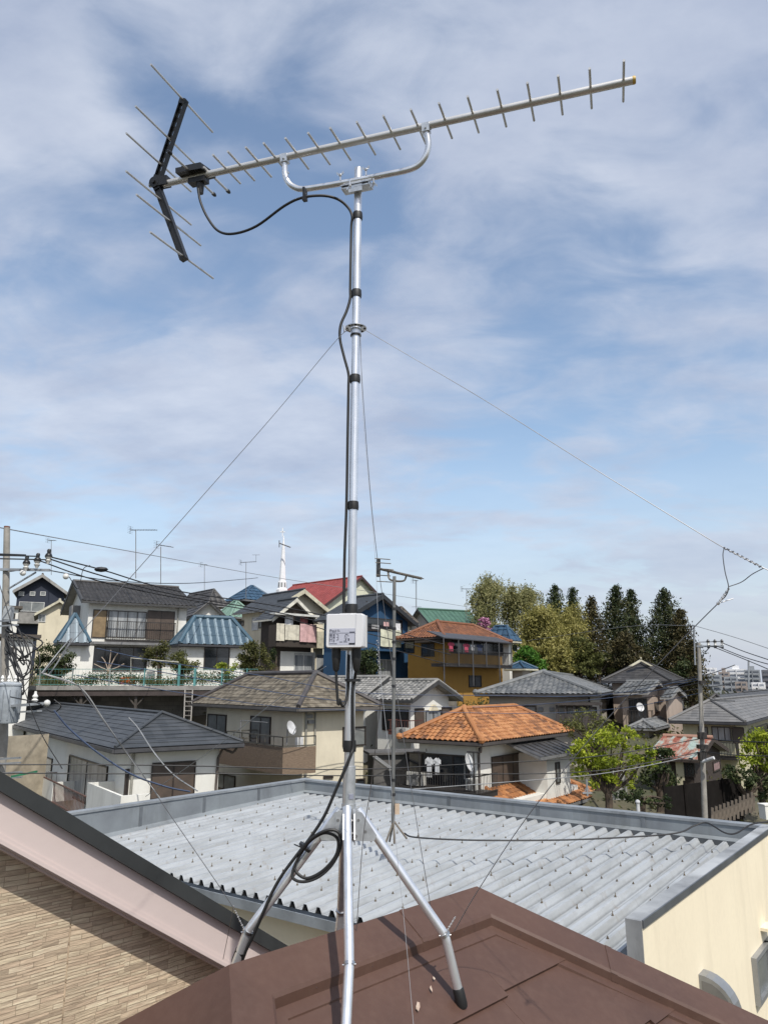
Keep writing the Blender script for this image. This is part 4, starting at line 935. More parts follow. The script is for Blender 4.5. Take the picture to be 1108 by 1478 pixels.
def dish(p, d, r, label, parent=None):
    """satellite dish: shallow bowl, arm, bracket"""
    t = thing('satellite_dish', p, label, 'satellite dish'); d = norm(d); u = norm(np.cross(d, Z)); v = np.cross(u, d); mb = MB(); n_ = 16
    rings = [(0, 0), (.5, .05), (1, .2)]
    for i in range(len(rings)-1):
        for k in range(n_):
            a0, a1 = 2*math.pi*k/n_, 2*math.pi*(k+1)/n_
            def q(rg, a): return p+(u*math.cos(a)+v*math.sin(a))*rg[0]*r+d*rg[1]*r
            mb.poly([q(rings[i], a0), q(rings[i+1], a0), q(rings[i+1], a1), q(rings[i], a1)])
    mb.build('reflector', mat('dish_white', (.6, .6, .6), .4), t, smooth=True)
    MB().tube([p-v*r, p+d*r*.9-v*r*.3, p+d*r*1.0], .012, 6).build('feed_arm', TRIMG, t)
    MB().tube([p-d*.02, p-d*.12, p-d*.14-Z*.5], .02, 8).build('bracket', TRIMG, t)
def aircon(F, x0, y0, x1, y1, out, label):
    xm, ym = (x0+x1)/2, (y0+y1)/2; a0 = F.sz(x0, ym, out)[0]; a1 = F.sz(x1, ym, out)[0]; z1 = F.sz(xm, y0, out)[1]; z0 = F.sz(xm, y1, out)[1]
    if a1 < a0: a0, a1 = a1, a0
    t = thing('air_conditioner', F.pt((a0+a1)/2, z0, out-.15), label, 'air conditioner'); b = MB(); F.slab(b, a0, a1, z0, z1, out-.3, out)
    b.build('casing', mat('ac_white', (.5, .49, .45), .6, dirt=.3), t)
    b = MB(); c = F.pt(a0+(a1-a0)*.4, (z0+z1)/2, out+.002); r = (z1-z0)*.4
    for k in range(4): rr_ = r*(1-k*.22); b.tube([c+F.d*rr_*math.cos(x)+Z*rr_*math.sin(x)+F.n*.01 for x in np.linspace(0, 2*math.pi, 17)], .01, 4, caps=False)
    b.tube([c, c+F.n*.01], .05, 8); b.build('fan_grille', TRIMG, t)
def antenna(bx, by, ty, Y, x0, x1, dy, label, small=(), r=.022, back=None):
    t = thing('television_antenna', at(bx, by, Y), label, 'antenna', 'thin television antennas on the neighbouring roofs')
    top = at(bx, ty, Y); MB().tube([at(bx, by, Y), top], r, 6).build('mast', mat('ant_mast', (.2, .19, .18), .5, .3), t)
    p, q = at(x0, ty+dy, Y+.3), at(x1, ty-dy*.3, Y-.3); b = MB(); b.tube([p, q], r*.75, 6)
    d = norm(q-p); e = norm(np.cross(d, Z)); L_ = np.linalg.norm(q-p); k = int(L_/.11)
    for i in range(k): c = p+d*L_*i/k; l_ = .14 if i > 2 else .24; b.tube([c-e*l_-Z*.02, c+e*l_+Z*.02], r*.3, 4)
    for z_ in (-.2, -.1, .1, .2): b.tube([p+Z*z_-e*.24, p+Z*z_+e*.24], r*.3, 4)
    b.tube([p-Z*.22, p+Z*.22], r*.6, 4); b.build('boom', mat('ant_boom', (.16, .16, .16), .5, .4), t)
    for (sx0, sx1, sy) in small: b = MB(); b.tube([at(sx0, sy, Y), at(sx1, sy, Y-.2)], r*.6, 5); b.tube([at((sx0+sx1)/2, sy, Y-.1), at((sx0+sx1)/2, ty, Y)], r*.6, 5); b.build('side_boom', mat('ant_boom', (.1, .1, .1)), t)

def H(cp, xl, xr, yaw, label, wallm, oa=.5, ob=.5, **k): return House(cp, xl, xr, yaw, label, wallm, o=(oa, ob), **k)
def stripe_mat():
    m = D.materials.new('roof_blue_striped'); m.use_nodes = True; n = m.node_tree.nodes; L = m.node_tree.links; b = n['Principled BSDF']; b.inputs['Roughness'].default_value = .4
    uv = n.new('ShaderNodeUVMap'); sp = n.new('ShaderNodeSeparateXYZ'); L.new(uv.outputs[0], sp.inputs[0])
    a = n.new('ShaderNodeMath'); a.operation = 'DIVIDE'; a.inputs[1].default_value = .42; L.new(sp.outputs[0], a.inputs[0]); f = n.new('ShaderNodeMath'); f.operation = 'FRACT'; L.new(a.outputs[0], f.inputs[0])
    nz = n.new('ShaderNodeTexNoise'); nz.inputs['Scale'].default_value = 6; nz.inputs['Detail'].default_value = 6; L.new(uv.outputs[0], nz.inputs['Vector'])
    s_ = n.new('ShaderNodeMath'); s_.operation = 'MULTIPLY_ADD'; s_.inputs[1].default_value = .35; L.new(nz.outputs['Fac'], s_.inputs[0]); L.new(f.outputs[0], s_.inputs[2])
    rp = n.new('ShaderNodeValToRGB'); e = rp.color_ramp.elements; e[0].position = .38; e[0].color = (.19, .25, .29, 1); e[1].position = .56; e[1].color = (.022, .055, .085, 1)  # pale stripe paints the highlight on each rib into the colour
    L.new(s_.outputs[0], rp.inputs['Fac']); L.new(rp.outputs[0], b.inputs['Base Color']); return m
R_STRIPE = stripe_mat(); KINDS['rib'] = (.42, [(0, 0), (.02, .05), (.16, .05), (.18, 0), (.42, 0)], .6, .012)
W_WHITE = wcol('white', (.70, .69, .64)); W_BEIGE = wcol('beige', (.63, .57, .44), .25); W_CREAM = wcol('cream', (.62, .56, .42)); W_GREYB = wcol('grey_beige', (.43, .39, .34)); W_NAVY = wcol('navy', (.022, .028, .045)); W_BLUE = wcol('deep_blue', (.015, .06, .13), .1)
W_MUST = wcol('mustard', (.33, .18, .035), .2); W_BROWN = wcol('dark_brown', (.045, .035, .028)); W_PINKB = wcol('pinkish', (.42, .34, .28)); W_DARKW = mat('dark_timber', (.05, .035, .026), .85, col2=(.025, .018, .014), nscale=3, stretch=(1, 1, 8)); W_YEL = wcol('pale_yellow', (.5, .46, .31)); W_CHURCH = wcol('church', (.6, .6, .47))
BRICKB = mat('brown_brick_cladding', (.20, .145, .10), .85, col2=(.14, .10, .07), nscale=9, stretch=(1, 1, 4), bump=.4, bscale=14)

# --- charcoal hip house, lower left
h = H((165, 1081, 21.7), 0, 352, 55, 'cream house with wide charcoal hip roof beyond the grey roof at left', W_WHITE, .55, .55).walls().hip('slate', R_BLACKT, peak=1030, o=.55, trim=mat('gutter_dark', (.07, .07, .075), .5), capr=.05)
h.win('R', 218, 1102, 280, 1150, 'shutter'); h.win('R', 179, 1110, 185, 1158, 'glass', nm=1); h.win('L', 98, 1097, 155, 1162, 'curtain', nm=2); h.win('L', 47, 1090, 76, 1117, 'glass')
b = MB(); F_ = h.L; a0 = F_.sz(76, 1105)[0]; F_.slab(b, F_.sz(58, 1100)[0], F_.sz(48, 1100)[0], F_.sz(52, 1117)[1], F_.sz(52, 1092)[1], .052, .07); b.build('door', mat('orange_door', (.4, .17, .05), .6), h.root)
h.rail('L', 50, 1133, 124, 1166, .7, m=mat('pinkbrown_rail', (.16, .09, .075), .6), step=.16, r=.012, floor=False); 
h.rail('L', 124, 1139, 174, 1180, .75, solid=W_WHITE); h.rail('L', 44, 1122, 76, 1150, .72, solid=W_WHITE)
b = MB(); b.tube(spline([h.R.pt(h.la+.4, h.ze-.1, .45), h.R.pt(h.la+.3, h.ze-.3, .3), h.R.pt(h.la-.05, h.ze-.45, .05), h.R.pt(h.la-.05, h.ze-3.5, .05)], 3), .04, 8); b.build('downpipe', mat('pipe_brown', (.1, .08, .07), .5), h.root)
b = MB(); b.tube([h.R.pt(.15, h.ze-.1, .05), h.R.pt(.15, h.ze-4, .05)], .04, 8); b.build('downpipe', mat('pipe_cream', (.3, .29, .25), .5), h.root)

# --- beige house, centre left
h = H((430, 1022, 27), 277, 551, 53, 'beige two storey house with mottled brown hip roof and brick clad balcony', W_BEIGE).walls().hip('slate', R_OLDB, peak=972, o=.5, trim=mat('gutter_greybrown', (.12, .11, .10), .6), capm=mat('old_ridge', (.07, .062, .06), .6), capr=.10)
h.win('L', 300, 1031, 327, 1062, 'grey'); h.win('L', 362, 1034, 391, 1074, 'grey'); h.win('R', 494, 1049, 527, 1077, 'grey', nm=2); h.win('L', 308, 1117, 340, 1140, 'grey'); h.win('R', 466, 1120, 480, 1124, 'glass', nm=1); h.win('R', 513, 1124, 526, 1135, 'glass', nm=1)
ob_ = 1.3; h.rail('L', 306, 1073, 408, 1110, ob_, solid=BRICKB); h.rail('L', 327, 1060, 408, 1074, ob_, m=mat('rail_bronze', (.09, .085, .07), .5), step=.6, floor=False, r=.02)
b = MB(); F_ = h.R; b.tube([F_.pt(.12, h.ze-.1, .05), F_.pt(.12, h.gz, .05)], .04, 8); b.tube([F_.pt(h.lb*0+.5, h.ze-.1, .05), F_.pt(.5, h.ze-1.2, .05)], .03, 8); b.build('downpipe', mat('pipe_cream', (.3, .29, .25), .5), h.root)
b = MB(); F_.slab(b, F_.sz(426, 1070)[0]-.0, F_.sz(431, 1070)[0]+.1, F_.sz(431, 1082)[1], F_.sz(431, 1064)[1], .0, .15); b.build('meter_cover', mat('plain_white', (.6, .6, .6), .5), h.root)
b = MB(); a0, a1 = F_.sz(538, 1090)[0], h.la; zc = F_.sz(540, 1092)[1]; b.prism([F_.pt(a0, zc, 0), F_.pt(a1+.6, zc, 0), F_.pt(a1+.6, zc-.35, 1.), F_.pt(a0, zc-.35, 1.)], -Z*.07)
for k in range(5): a = a0+(a1+.6-a0)*k/4; b.beam(F_.pt(a, zc+.0, 0), F_.pt(a, zc-.35, 1.), .05, .03)
b.build('canopy', mat('canopy_grey', (.2, .2, .19), .5), h.root)
b = MB()
for (x, y) in ((445, 1034), (447, 1042)): q = at(x, y, 0.1); a, z_ = F_.sz(x, y); F_.slab(b, a-.12, a+.12, z_-.06, z_+.06, 0, .12)
b.build('meter_box', mat('plain_grey', (.25, .25, .24), .6), h.root)
a, z_ = h.L.sz(419, 1051, .9); dish(h.L.pt(a, z_, .9), V(.85, -.45, .35), .24, 'white satellite dish on the balcony of the beige house')
# pole of the balcony
b = MB(); a, z_ = h.L.sz(346, 1040, ob_); b.tube([h.L.pt(a, z_+.0, ob_-.05), h.L.pt(a, z_-1.2, ob_-.05)], .025, 6); a2, _ = h.L.sz(440, 1040, ob_); b.tube([h.L.pt(a, z_, ob_-.05), h.L.pt(.3, z_, ob_-.05)], .015, 6); b.build('laundry_pole', TRIMG, h.root)

# --- orange hip roof house
h = H((695, 1072, 27), 575, 826, 37, 'white house with bright orange tiled hip roof beyond the grey parapet', W_WHITE, .55, .55).walls().hip('spanish', R_ORANGE, peak=1024, o=.55, trim=mat('gutter_dk2', (.08, .07, .065), .5), capr=.10)
h.win('R', 709, 1091, 754, 1136, 'shutter'); h.win('L', 588, 1088, 678, 1140, 'glass', nm=4, depth=.08)
F_ = h.R; b = MB()
bx0, bx1 = F_.sz(789, 1110, 1.2)[0], F_.sz(822, 1110, 1.2)[0]; zt_ = F_.sz(805, 1086, 1.2)[1]; zb_ = F_.sz(805, 1144, 1.2)[1]
F_.slab(b, bx0, bx1, h.gz, zt_, 0, 1.2); b.build('bay', W_WHITE, h.root)
h.win('R', 801, 1100, 807, 1131, 'grey', nm=1, out=1.2)
mb = MB(); o_ = .35; p0, p1, p2, p3 = F_.pt(bx0-1.2, zt_, 1.2+o_), F_.pt(bx1+.5, zt_, 1.2+o_), F_.pt(bx1+.5, zt_+.55, 0), F_.pt(bx0-1.2, zt_+.55, 0); tiles(mb, (p0, p1, p2, p3), 'flatseam'); mb.build('bay_roof', R_DARKT, h.root)
b = MB(); b.prism([p0-Z*.02, p1-Z*.02, p2-Z*.02, p3-Z*.02], -Z*.1); b.build('bay_eave', TRIMG, h.root)
# lower orange roof running around the corner
zl = F_.sz(720, 1136, 0)[1]; mb = MB(); aE = F_.sz(868, 1150, 1.6)[0]
q0, q1, q2, q3 = F_.pt(-.2, zl-.75, 1.6), F_.pt(aE, zl-.75, 1.6), F_.pt(aE-1.2, zl+.02, 0), F_.pt(.6, zl+.02, 0); tiles(mb, (q0, q1, q2, q3), 'spanish'); mb.build('lower_roof', R_ORANGE, h.root)
b = MB(); b.tube([q0+Z*.05, q3+Z*.05], .08, 8); b.tube([q1+Z*.05, q2+Z*.05], .08, 8); b.build('ridge_cap', R_ORANGE, h.root, smooth=True)
b = MB(); b.prism([q0-Z*.02, q1-Z*.02, q2-Z*.02, q3-Z*.02], -Z*.1); b.build('lower_eave', TRIMG, h.root)
b = MB(); F_.slab(b, -.1, aE-1.2, h.gz, zl-.3, 0, 1.1); b.build('lower_wall', W_WHITE, h.root)
b = MB(); b.tube(spline([F_.pt(-.35, h.ze-.1, .4), F_.pt(-.2, h.ze-.35, .3), F_.pt(.08, h.ze-.5, .06), F_.pt(.08, h.ze-3.4, .06)], 3), .04, 8); b.build('downpipe', mat('pipe_brown', (.1, .08, .07), .5), h.root)
h.rail('L', 570, 1116, 690, 1142, 1.3, step=.1, floor=True)
FL_ = h.L
laundry(FL_, 614, 1093, 625, 1122, 1.1, mat('cloth_white', (.7, .7, .7), .8), 'left one of two white shirts hanging under the orange roof', 'shirt', 'shirt', 'shirt'); laundry(FL_, 626, 1094, 636, 1118, 1.1, mat('cloth_white', (.7, .7, .7), .8), 'right one of two white shirts hanging under the orange roof', 'shirt', 'shirt', 'shirt')
aircon(FL_, 586, 1115, 608, 1134, .9, 'cream air conditioner unit on the dark balcony behind the shirts'); aircon(FL_, 671, 1125, 684, 1141, .9, 'small air conditioner unit at the right end of the dark balcony')
for x in (605, 683):
    b = MB(); a, z_ = FL_.sz(x, 1085, 1.25); b.tube([FL_.pt(a, z_, 1.25), FL_.pt(a, z_-1.4, 1.25)], .03, 6); b.tube([FL_.pt(a-.25, z_-.02, 1.25), FL_.pt(a+.25, z_-.02, 1.25)], .03, 6); b.tube([FL_.pt(a-.2, z_, 1.1), FL_.pt(a-.2, z_+.1, 1.1)], .02, 6); b.build('laundry_bracket', RAILB, h.root)
a, z_ = FL_.sz(675, 1101, 1.3); dish(FL_.pt(a, z_, 1.3), V(.9, -.5, .3), .3, 'white satellite dish at the corner under the orange roof')

# --- grey kawara house behind
h = H((594, 1011, 34), 524, 667, 40, 'pale house with light grey tiled gables behind the orange roof', W_WHITE, .5, .45).gable('kawara', R_KAWL, 'b', peak=983, o=.5, og=.45, trim=mat('barge_dk', (.05, .05, .05), .6), capm=R_KAWL)
h.win('R', 613, 1025, 636, 1047, 'curtain'); h.win('R', 598, 1024, 611, 1050, 'shutter'); h.win('R', 637, 1022, 651, 1044, 'shutter'); h.win('L', 552, 1024, 590, 1055, 'glass', nm=3)
b = MB(); F_ = h.R; a, z_ = F_.sz(624, 1021); b.prism([F_.pt(a-.35, z_-.15, .02), F_.pt(a+.35, z_-.15, .02), F_.pt(a+.08, z_+.12, .02), F_.pt(a-.08, z_+.12, .02)], F_.n*.1); b.build('gable_lamp', W_CREAM, h.root)
h.rail('L', 560, 1040, 592, 1056, .9, m=mat('rail_rust', (.12, .05, .04), .6), step=.15)
aircon(h.L, 571, 1051, 585, 1065, 1.2, 'beige air conditioner unit below the light grey tiled gable')
h2 = H((527, 1006, 36.5), 440, 592, 40, '', W_WHITE, .5, .45, root=h.root).gable('kawara', R_KAWL, 'b', peak=978, o=.5, og=.45, trim=mat('barge_dk', (.05, .05, .05), .6), capm=R_KAWL)
b = MB(); q = at(585, 1085, 31); b.obox(q, V(1, .2, 0), V(-.2, 1, 0), Z, 3.2, 1.6, .08); b.obox(q-Z*1.6, V(1, .2, 0), V(-.2, 1, 0), Z, 2.8, 1.3, 3.1); b.build('shed', mat('shed_grey', (.11, .105, .1), .7), **T('low grey roofed lean-to between the beige house and the orange roof', 'shed'))

# --- wide grey hip roof, centre right
h = H((865, 1002, 37), 685, 913, 19, 'grey beige house with wide blue grey tiled hip roof right of centre', W_GREYB, .6, .6).walls().hip('kawara', R_KAW, peak=971, o=.6, trim=mat('gutter_dk3', (.045, .045, .05), .6), capr=.12)
h.win('L', 688, 1018, 774, 1040, 'glass', nm=4); h.win('L', 757, 1019, 774, 1039, 'grey', nm=1, out=.06); h.win('R', 889, 1019, 897, 1043, 'grey', nm=1); h.win('R', 903, 1019, 911, 1034, 'grey', nm=1); 
F_ = h.L; b = MB(); a0 = F_.sz(868, 1030, .9)[0]; a1 = F_.sz(802, 1030, .9)[0]; z0 = F_.sz(830, 1056, .9)[1]; z1 = F_.sz(830, 1018, .9)[1]; F_.slab(b, a0, a1, z1, z1+.12, 0, 1.0)
for k in range(6): a = a0+.05+(a1-a0-.1)*k/5; F_.slab(b, a-.04, a+.04, z0, z1, .82, .9)
F_.slab(b, a0, a1, z0, z0+.8, .84, .88); b.build('porch', mat('porch_dark', (.06, .05, .045), .6), h.root); h.win('L', 804, 1020, 862, 1050, 'grey', nm=4)

aircon(h.L, 742, 1034, 756, 1046, .5, 'air conditioner unit under the eave of the wide grey hip roof')
b = MB(); b.tube([h.R.pt(.2, h.ze-.1, .05), h.R.pt(.2, h.gz+.2, .05)], .045, 6); b.build('downpipe', mat('pipe_dark', (.05, .05, .05), .5), h.root)
for x in (780, 796):
    b = MB(); a, z_ = h.L.sz(x, 1024); h.L.slab(b, a-.12, a+.12, z_-.1, z_+.1, 0, .08); b.build('wall_vent', TRIMG, h.root)
# --- white house with dark tiled roof on the terrace
h = H((119, 867, 42), 88, 284, 60, 'white house with dark tiled gable roof above the terrace at left', W_WHITE, .45, .5).gable('kawara', R_DARKT, 'a', peak=839, o=.5, og=.45, trim=mat('barge_dk', (.05, .05, .05), .6), capm=R_DARKT)
h.win('R', 155, 882, 211, 921, 'curtain', nm=4); h.win('R', 212, 883, 251, 923, 'shutter'); h.win('R', 133, 880, 154, 921, mat('tan_panel', (.24, .17, .09), .6), nm=1); h.rail('R', 154, 898, 253, 925, .35, step=.12)
h.win('R', 130, 934, 212, 968, 'glass', nm=4, depth=.08); b = MB(); F_ = h.R; a0, z1 = F_.sz(131, 930); a1, _ = F_.sz(212, 930); F_.slab(b, a0, a1+3.5, z1-.02, z1+.12, 0, .9); b.build('canopy', TRIMG, h.root)
b = MB(); F_.slab(b, F_.sz(152, 925)[0], F_.sz(255, 925)[0], F_.sz(200, 930)[1], F_.sz(200, 925)[1], 0, .34); b.build('balcony_floor', W_WHITE, h.root)
b = MB(); a0 = F_.sz(106, 950, 1.5)[0]; F_.slab(b, a0, a0+1., h.gz, F_.sz(118, 932, 1.5)[1], -1., 1.5); b.build('porch_wall', W_WHITE, h.root)
h2 = H((259, 929, 40.2), (2.1,), 368, 60, '', W_WHITE, .4, .4, root=h.root).walls().hip('rib', R_STRIPE, peak=891, o=.4, trim=mat('gutter_dk3', (.045, .045, .05), .6), capm=R_BLUEM, capr=.12)
h2.win('R', 294, 934, 331, 966, 'glass')
h3 = H((84, 927, 40.), (1.7,), 131, 60, '', W_WHITE, .4, .4, root=h.root).walls().hip('rib', R_STRIPE, peak=887, o=.4, trim=mat('gutter_dk3', (.045, .045, .05), .6), capm=R_BLUEM, capr=.1)

b = MB(); a, z_ = h.R.sz(258, 872, .05); b.tube([h.R.pt(a, z_, .06), h.R.pt(a, z_-2.2, .06)], .04, 6); b.build('downpipe', mat('pipe_cream', (.3, .29, .25), .5), h.root)
b = MB(); a, z_ = h.L.sz(113, 880, .05); h.L.slab(b, a-.5, a+.5, z_-.9, z_+.2, 0, .5); b.build('box_window', TRIMG, h.root)
aircon(h.R, 216, 952, 228, 963, .8, 'air conditioner unit by the dark porch of the white terrace house')
# --- houses at the far left
h = H((19, 852, 62), (6,), 98, 68, 'navy house with shallow gable roof at far left', W_NAVY, .3, .5).gable('flatseam', R_BRN, 'b', peak=829, o=.3, og=.5, trim=mat('barge_lt', (.3, .29, .27), .6), bw=.28)
for x in (27, 43, 58): h.win('R', x, 854, x+8, 860, 'grey', frame=FRW, nm=1)
h.win('R', 27, 869, 64, 883, 'grey', frame=FRW); h.rail('R', 22, 884, 58, 900, .9, solid=mat('balcony_grey', (.25, .24, .22), .7))
h = H((50, 886, 52), (5,), 118, 66, 'small cream house with shallow pale roof between the navy house and the dark tiled house', W_CREAM, .3, .3).gable('flatseam', mat('pale_roof', (.45, .42, .34), .6), 'b', peak=866, o=.3, og=.3, trim=TRIMW)
h.win('R', 55, 887, 66, 898, 'grey', frame=FRW)
h = H((4, 920, 34), (3.,), 52, 60, 'white rendered annexe with flat dark roof beside the left utility pole', W_WHITE, .1, .1, cat='house').walls(); 
b = MB(); b.prism([h.pl(0, 0, h.ze, .3), h.pl(1, 0, h.ze, .3), h.pl(1, 1, h.ze, .3), h.pl(0, 1, h.ze, .3)], Z*.15); b.build('roof', R_BRN, h.root)
h.win('R', 10, 884+50, 20, 884+62, 'glass', nm=1)
h = H((16, 878, 46), (3,), 30, 60, 'narrow white building behind the left utility pole', W_WHITE, .1, .1).walls(); b = MB(); b.prism([h.pl(0, 0, h.ze, .2), h.pl(1, 0, h.ze, .2), h.pl(1, 1, h.ze, .2), h.pl(0, 1, h.ze, .2)], Z*.15); b.build('roof', R_BRN, h.root); h.win('R', 9, 885, 22, 893, 'glass')

h = H((300, 873, 66), 252, 330, 50, 'house with dark brown hip roof just behind the dark tiled house', W_BEIGE).walls().hip('coarse', R_DARKT, peak=851, o=.5)
h = H((278, 889, 53), (6,), 326, 62, 'white gabled house squeezed behind the blue striped roof', W_WHITE, .4, .4).gable('coarse', R_DARKT, 'b', peak=869, o=.4, og=.4, trim=mat('barge_dk', (.05, .05, .05), .6))
h = H((352, 865, 68), 322, 404, 48, 'house with deep blue tiled hip roof near the church spire', W_BROWN).walls().hip('coarse', R_BLUET, peak=846, o=.5)
h = H((332, 890, 57), 306, 372, 50, 'house with mint green roof beside the beige gabled house', W_BEIGE).walls().hip('flatseam', R_MINT, peak=868, o=.5)

# --- beige gabled house with laundry
h = H((395, 878, 50), 336, 480, 48, 'beige house with cream edged double gable and laundry on its balcony', W_BEIGE, .45, .5).gable('slate', R_BLACKT, 'b', peak=851, o=.45, og=.5, trim=TRIMW, bw=.3)
h.win('L', 374, 893, 379, 907, 'grey', nm=1); h.win('L', 364, 891, 373, 910, mat('white_shutter', (.6, .6, .6), .5), frame=FRW, nm=1); h.win('L', 380, 891, 387, 909, mat('white_shutter', (.6, .6, .6), .5), frame=FRW, nm=1); h.win('L', 342, 896, 352, 904, 'glass')
h.win('R', 456, 888, 470, 900, 'grey', frame=FRW); h.win('R', 456, 945, 477, 979, 'curtain', frame=FRW); b = MB(); F_ = h.R; F_.slab(b, F_.sz(458, 920, .5)[0], F_.sz(479, 920, .5)[0], F_.sz(468, 936, .5)[1], F_.sz(468, 912, .5)[1], 0, .5); b.build('balcony', TRIMW, h.root)
h2 = H((393, 893, 47.8), (2.2,), 461, 48, '', W_BROWN, .35, .4, root=h.root).gable('slate', R_BLACKT, 'b', peak=864, o=.35, og=.4, trim=mat('trim_white', (.62, .6, .52), .6), bw=.25)
h2.win('R', 424, 887, 452, 901, 'glass', nm=3); h2.win('R', 424, 943, 452, 970, 'curtain', frame=FRW, nm=2)
b = MB(); F_ = h2.R; F_.slab(b, F_.sz(404, 960)[0], F_.sz(454, 960)[0], h.gz, F_.sz(430, 941)[1], .0, .03); b.build('ground_floor_wall', W_WHITE, h.root); h2.win('R', 424, 945, 452, 969, 'curtain', frame=FRW, nm=2, out=.03)
h2.rail('R', 399, 903, 457, 934, .9, solid=W_BROWN); b = MB(); F_.slab(b, F_.sz(397, 890, .9)[0], F_.sz(461, 890, .9)[0], F_.sz(430, 889, .9)[1], F_.sz(430, 886, .9)[1], .3, .9); b.build('awning', mat('awning_white', (.6, .6, .56), .6), h.root)
CW = mat('cloth_white', (.7, .7, .7), .8); CP2 = mat('cloth_pink', (.6, .38, .37), .9); CCR = mat('cloth_cream', (.62, .58, .47), .9)
laundry(F_, 399, 900, 410, 925, .96, CCR, 'leftmost cream cloth on the dark balcony of the gabled beige house'); laundry(F_, 411, 902, 432, 924, .97, CCR, 'wide cream sheet between the narrow cloth and the pink quilt'); laundry(F_, 433, 901, 456, 927, .99, CP2, 'pink quilt hung over the dark balcony rail', 'quilt'); laundry(F_, 411, 888, 423, 902, .5, CW, 'white cloth hanging behind the cream sheet'); laundry(F_, 433, 888, 444, 900, .5, mat('cloth_rust', (.3, .1, .1), .9), 'dark red garment hanging above the pink quilt', 'garment')

# --- blue house
h = H((498, 892, 47), 452, 603, 44, 'deep blue house with dark gable roof right of the mast', W_BLUE, .5, .5).gable('slate', R_BLACKT, 'b', peak=858, o=.5, og=.5, trim=mat('barge_blk', (.025, .027, .03), .5), bw=.3)
h.win('R', 527, 893, 580, 912, 'glass', nm=3); h.win('R', 528, 868, 533, 880, mat('vent_brown', (.08, .07, .06), .6), nm=1); h.win('R', 545, 952, 568, 982, 'curtain', frame=FRW); h.win('R', 510, 945, 530, 985, 'glass')
h.rail('R', 520, 914, 592, 940, .9, solid=W_BLUE); F_ = h.R
laundry(F_, 549, 909, 578, 934, .97, mat('cloth_yellowish', (.6, .6, .46), .9), 'large pale yellow sheet over the blue balcony'); laundry(F_, 570, 900, 577, 910, .9, CW, 'small white towel above the pale yellow sheet', 'towel'); laundry(F_, 553, 898, 561, 904, .8, CP2, 'small pink garment above the pale yellow sheet', 'garment')
laundry(F_, 536, 902, 547, 908, .8, mat('cloth_grey', (.3, .3, .3), .9), 'grey clothes on the blue balcony left of the sheet', 'garment')

# --- church
h = H((467, 874, 74), 366, 572, 42, 'church hall with broad red roof and cream gable', W_CHURCH, .4, .4, cat='church', name='church').gable('flatseam', R_RED, 'b', peak=832, o=.4, og=.4, trim=mat('barge_dkred', (.06, .03, .03), .6), bw=.3)
h.win('R', 516, 866, 520, 872, 'glass', nm=1)
sp = at(407, 852, 82); spt = at(407, 788, 82); spx = at(408, 762, 82)
t = thing('church_spire', sp-Z*3, 'slender white church spire topped by a cross above the red roof', 'spire')
SPW = mat('spire_white', (.72, .73, .74), .4, namt=.06)
def oct_(z, r): return [V(sp[0]+r*math.cos(math.pi/8+k*math.pi/4), sp[1]+r*math.sin(math.pi/8+k*math.pi/4), z) for k in range(8)]
b = MB(); zs = [(sp[2]-5, .75), (sp[2]+.05, .66), (sp[2]+.2, .5), (sp[2]+.9, .48), (sp[2]+1.0, .4), (spt[2], .16), (spx[2]-.9, .045)]
R8 = [oct_(z, r) for z, r in zs]
for i in range(len(R8)-1):
    for k in range(8): b.poly([R8[i][k], R8[i][(k+1) % 8], R8[i+1][(k+1) % 8], R8[i+1][k]])
b.build('tower', SPW, t)
b = MB(); b.beam(spx-Z*1., spx+Z*.02, .09, .09); b.beam(spx-Z*.45-V(.28, 0, 0), spx-Z*.45+V(.28, 0, 0), .09, .09); b.build('cross', SPW, t)
b = MB()
for k in range(8):
    a = math.pi/4*k; b.beam(V(sp[0]+.43*math.cos(a), sp[1]+.43*math.sin(a), sp[2]+.3), V(sp[0]+.41*math.cos(a), sp[1]+.41*math.sin(a), sp[2]+.8), .16, .1)
b.build('louvre', GLASSG, t)
b = MB(); q0, q1 = at(403, 784, 81), at(419, 790, 80.6); b.tube([q0, q1], .07, 6); b.tube([at(403, 780, 81), at(403, 790, 81)], .05, 5); b.build('antenna', mat('ant_boom', (.16, .16, .16), .5, .4), t)

h = H((580, 898, 60), 552, 604, 45, 'house with dull brown hip roof between the blue house and the green roof', W_BEIGE).walls().hip('coarse', R_BRN, peak=877, o=.5)
h = H((622, 903, 63), 584, 700, 62, 'house with green gable roof behind the orange roofed mustard house', W_GREYB, .4, .4).gable('flatseam', R_GREEN, 'a', peak=879, o=.4, og=.4, trim=mat('barge_dk', (.05, .05, .05), .6))

# --- mustard house
h = H((640, 919, 47), 572, 738, 40, 'mustard house with orange tiled roof and clothes on its dark balcony', W_MUST, .55, .5).walls().hip('spanish', R_ORANGE2, peak=898, o=.5, trim=mat('gutter_dkbrown', (.06, .04, .03), .6), capr=.12)
h.win('L', 608, 929, 627, 948, 'glass', nm=2); h.win('L', 584, 926, 598, 943, 'glass', nm=1); h.win('R', 676, 975, 694, 992, 'glass'); h.win('R', 650, 925, 725, 945, 'glass', nm=5)
h.rail('R', 643, 940, 738, 960, 1.1, step=.12); F_ = h.R; b = MB(); a0 = F_.sz(641, 925, 1.3)[0]; a1 = F_.sz(738, 925, 1.3)[0]; z_ = F_.sz(690, 924, 1.3)[1]; b.prism([F_.pt(a0, z_, 1.3), F_.pt(a1, z_, 1.3), F_.pt(a1, z_+.45, 0), F_.pt(a0, z_+.45, 0)], -Z*.06)
for k in range(6): a = a0+(a1-a0)*k/5; b.beam(F_.pt(a, z_, 1.25), F_.pt(a, F_.sz(690, 962, 1.3)[1]-(1.2 if k % 2 == 0 else 0), 1.25), .07, .07)
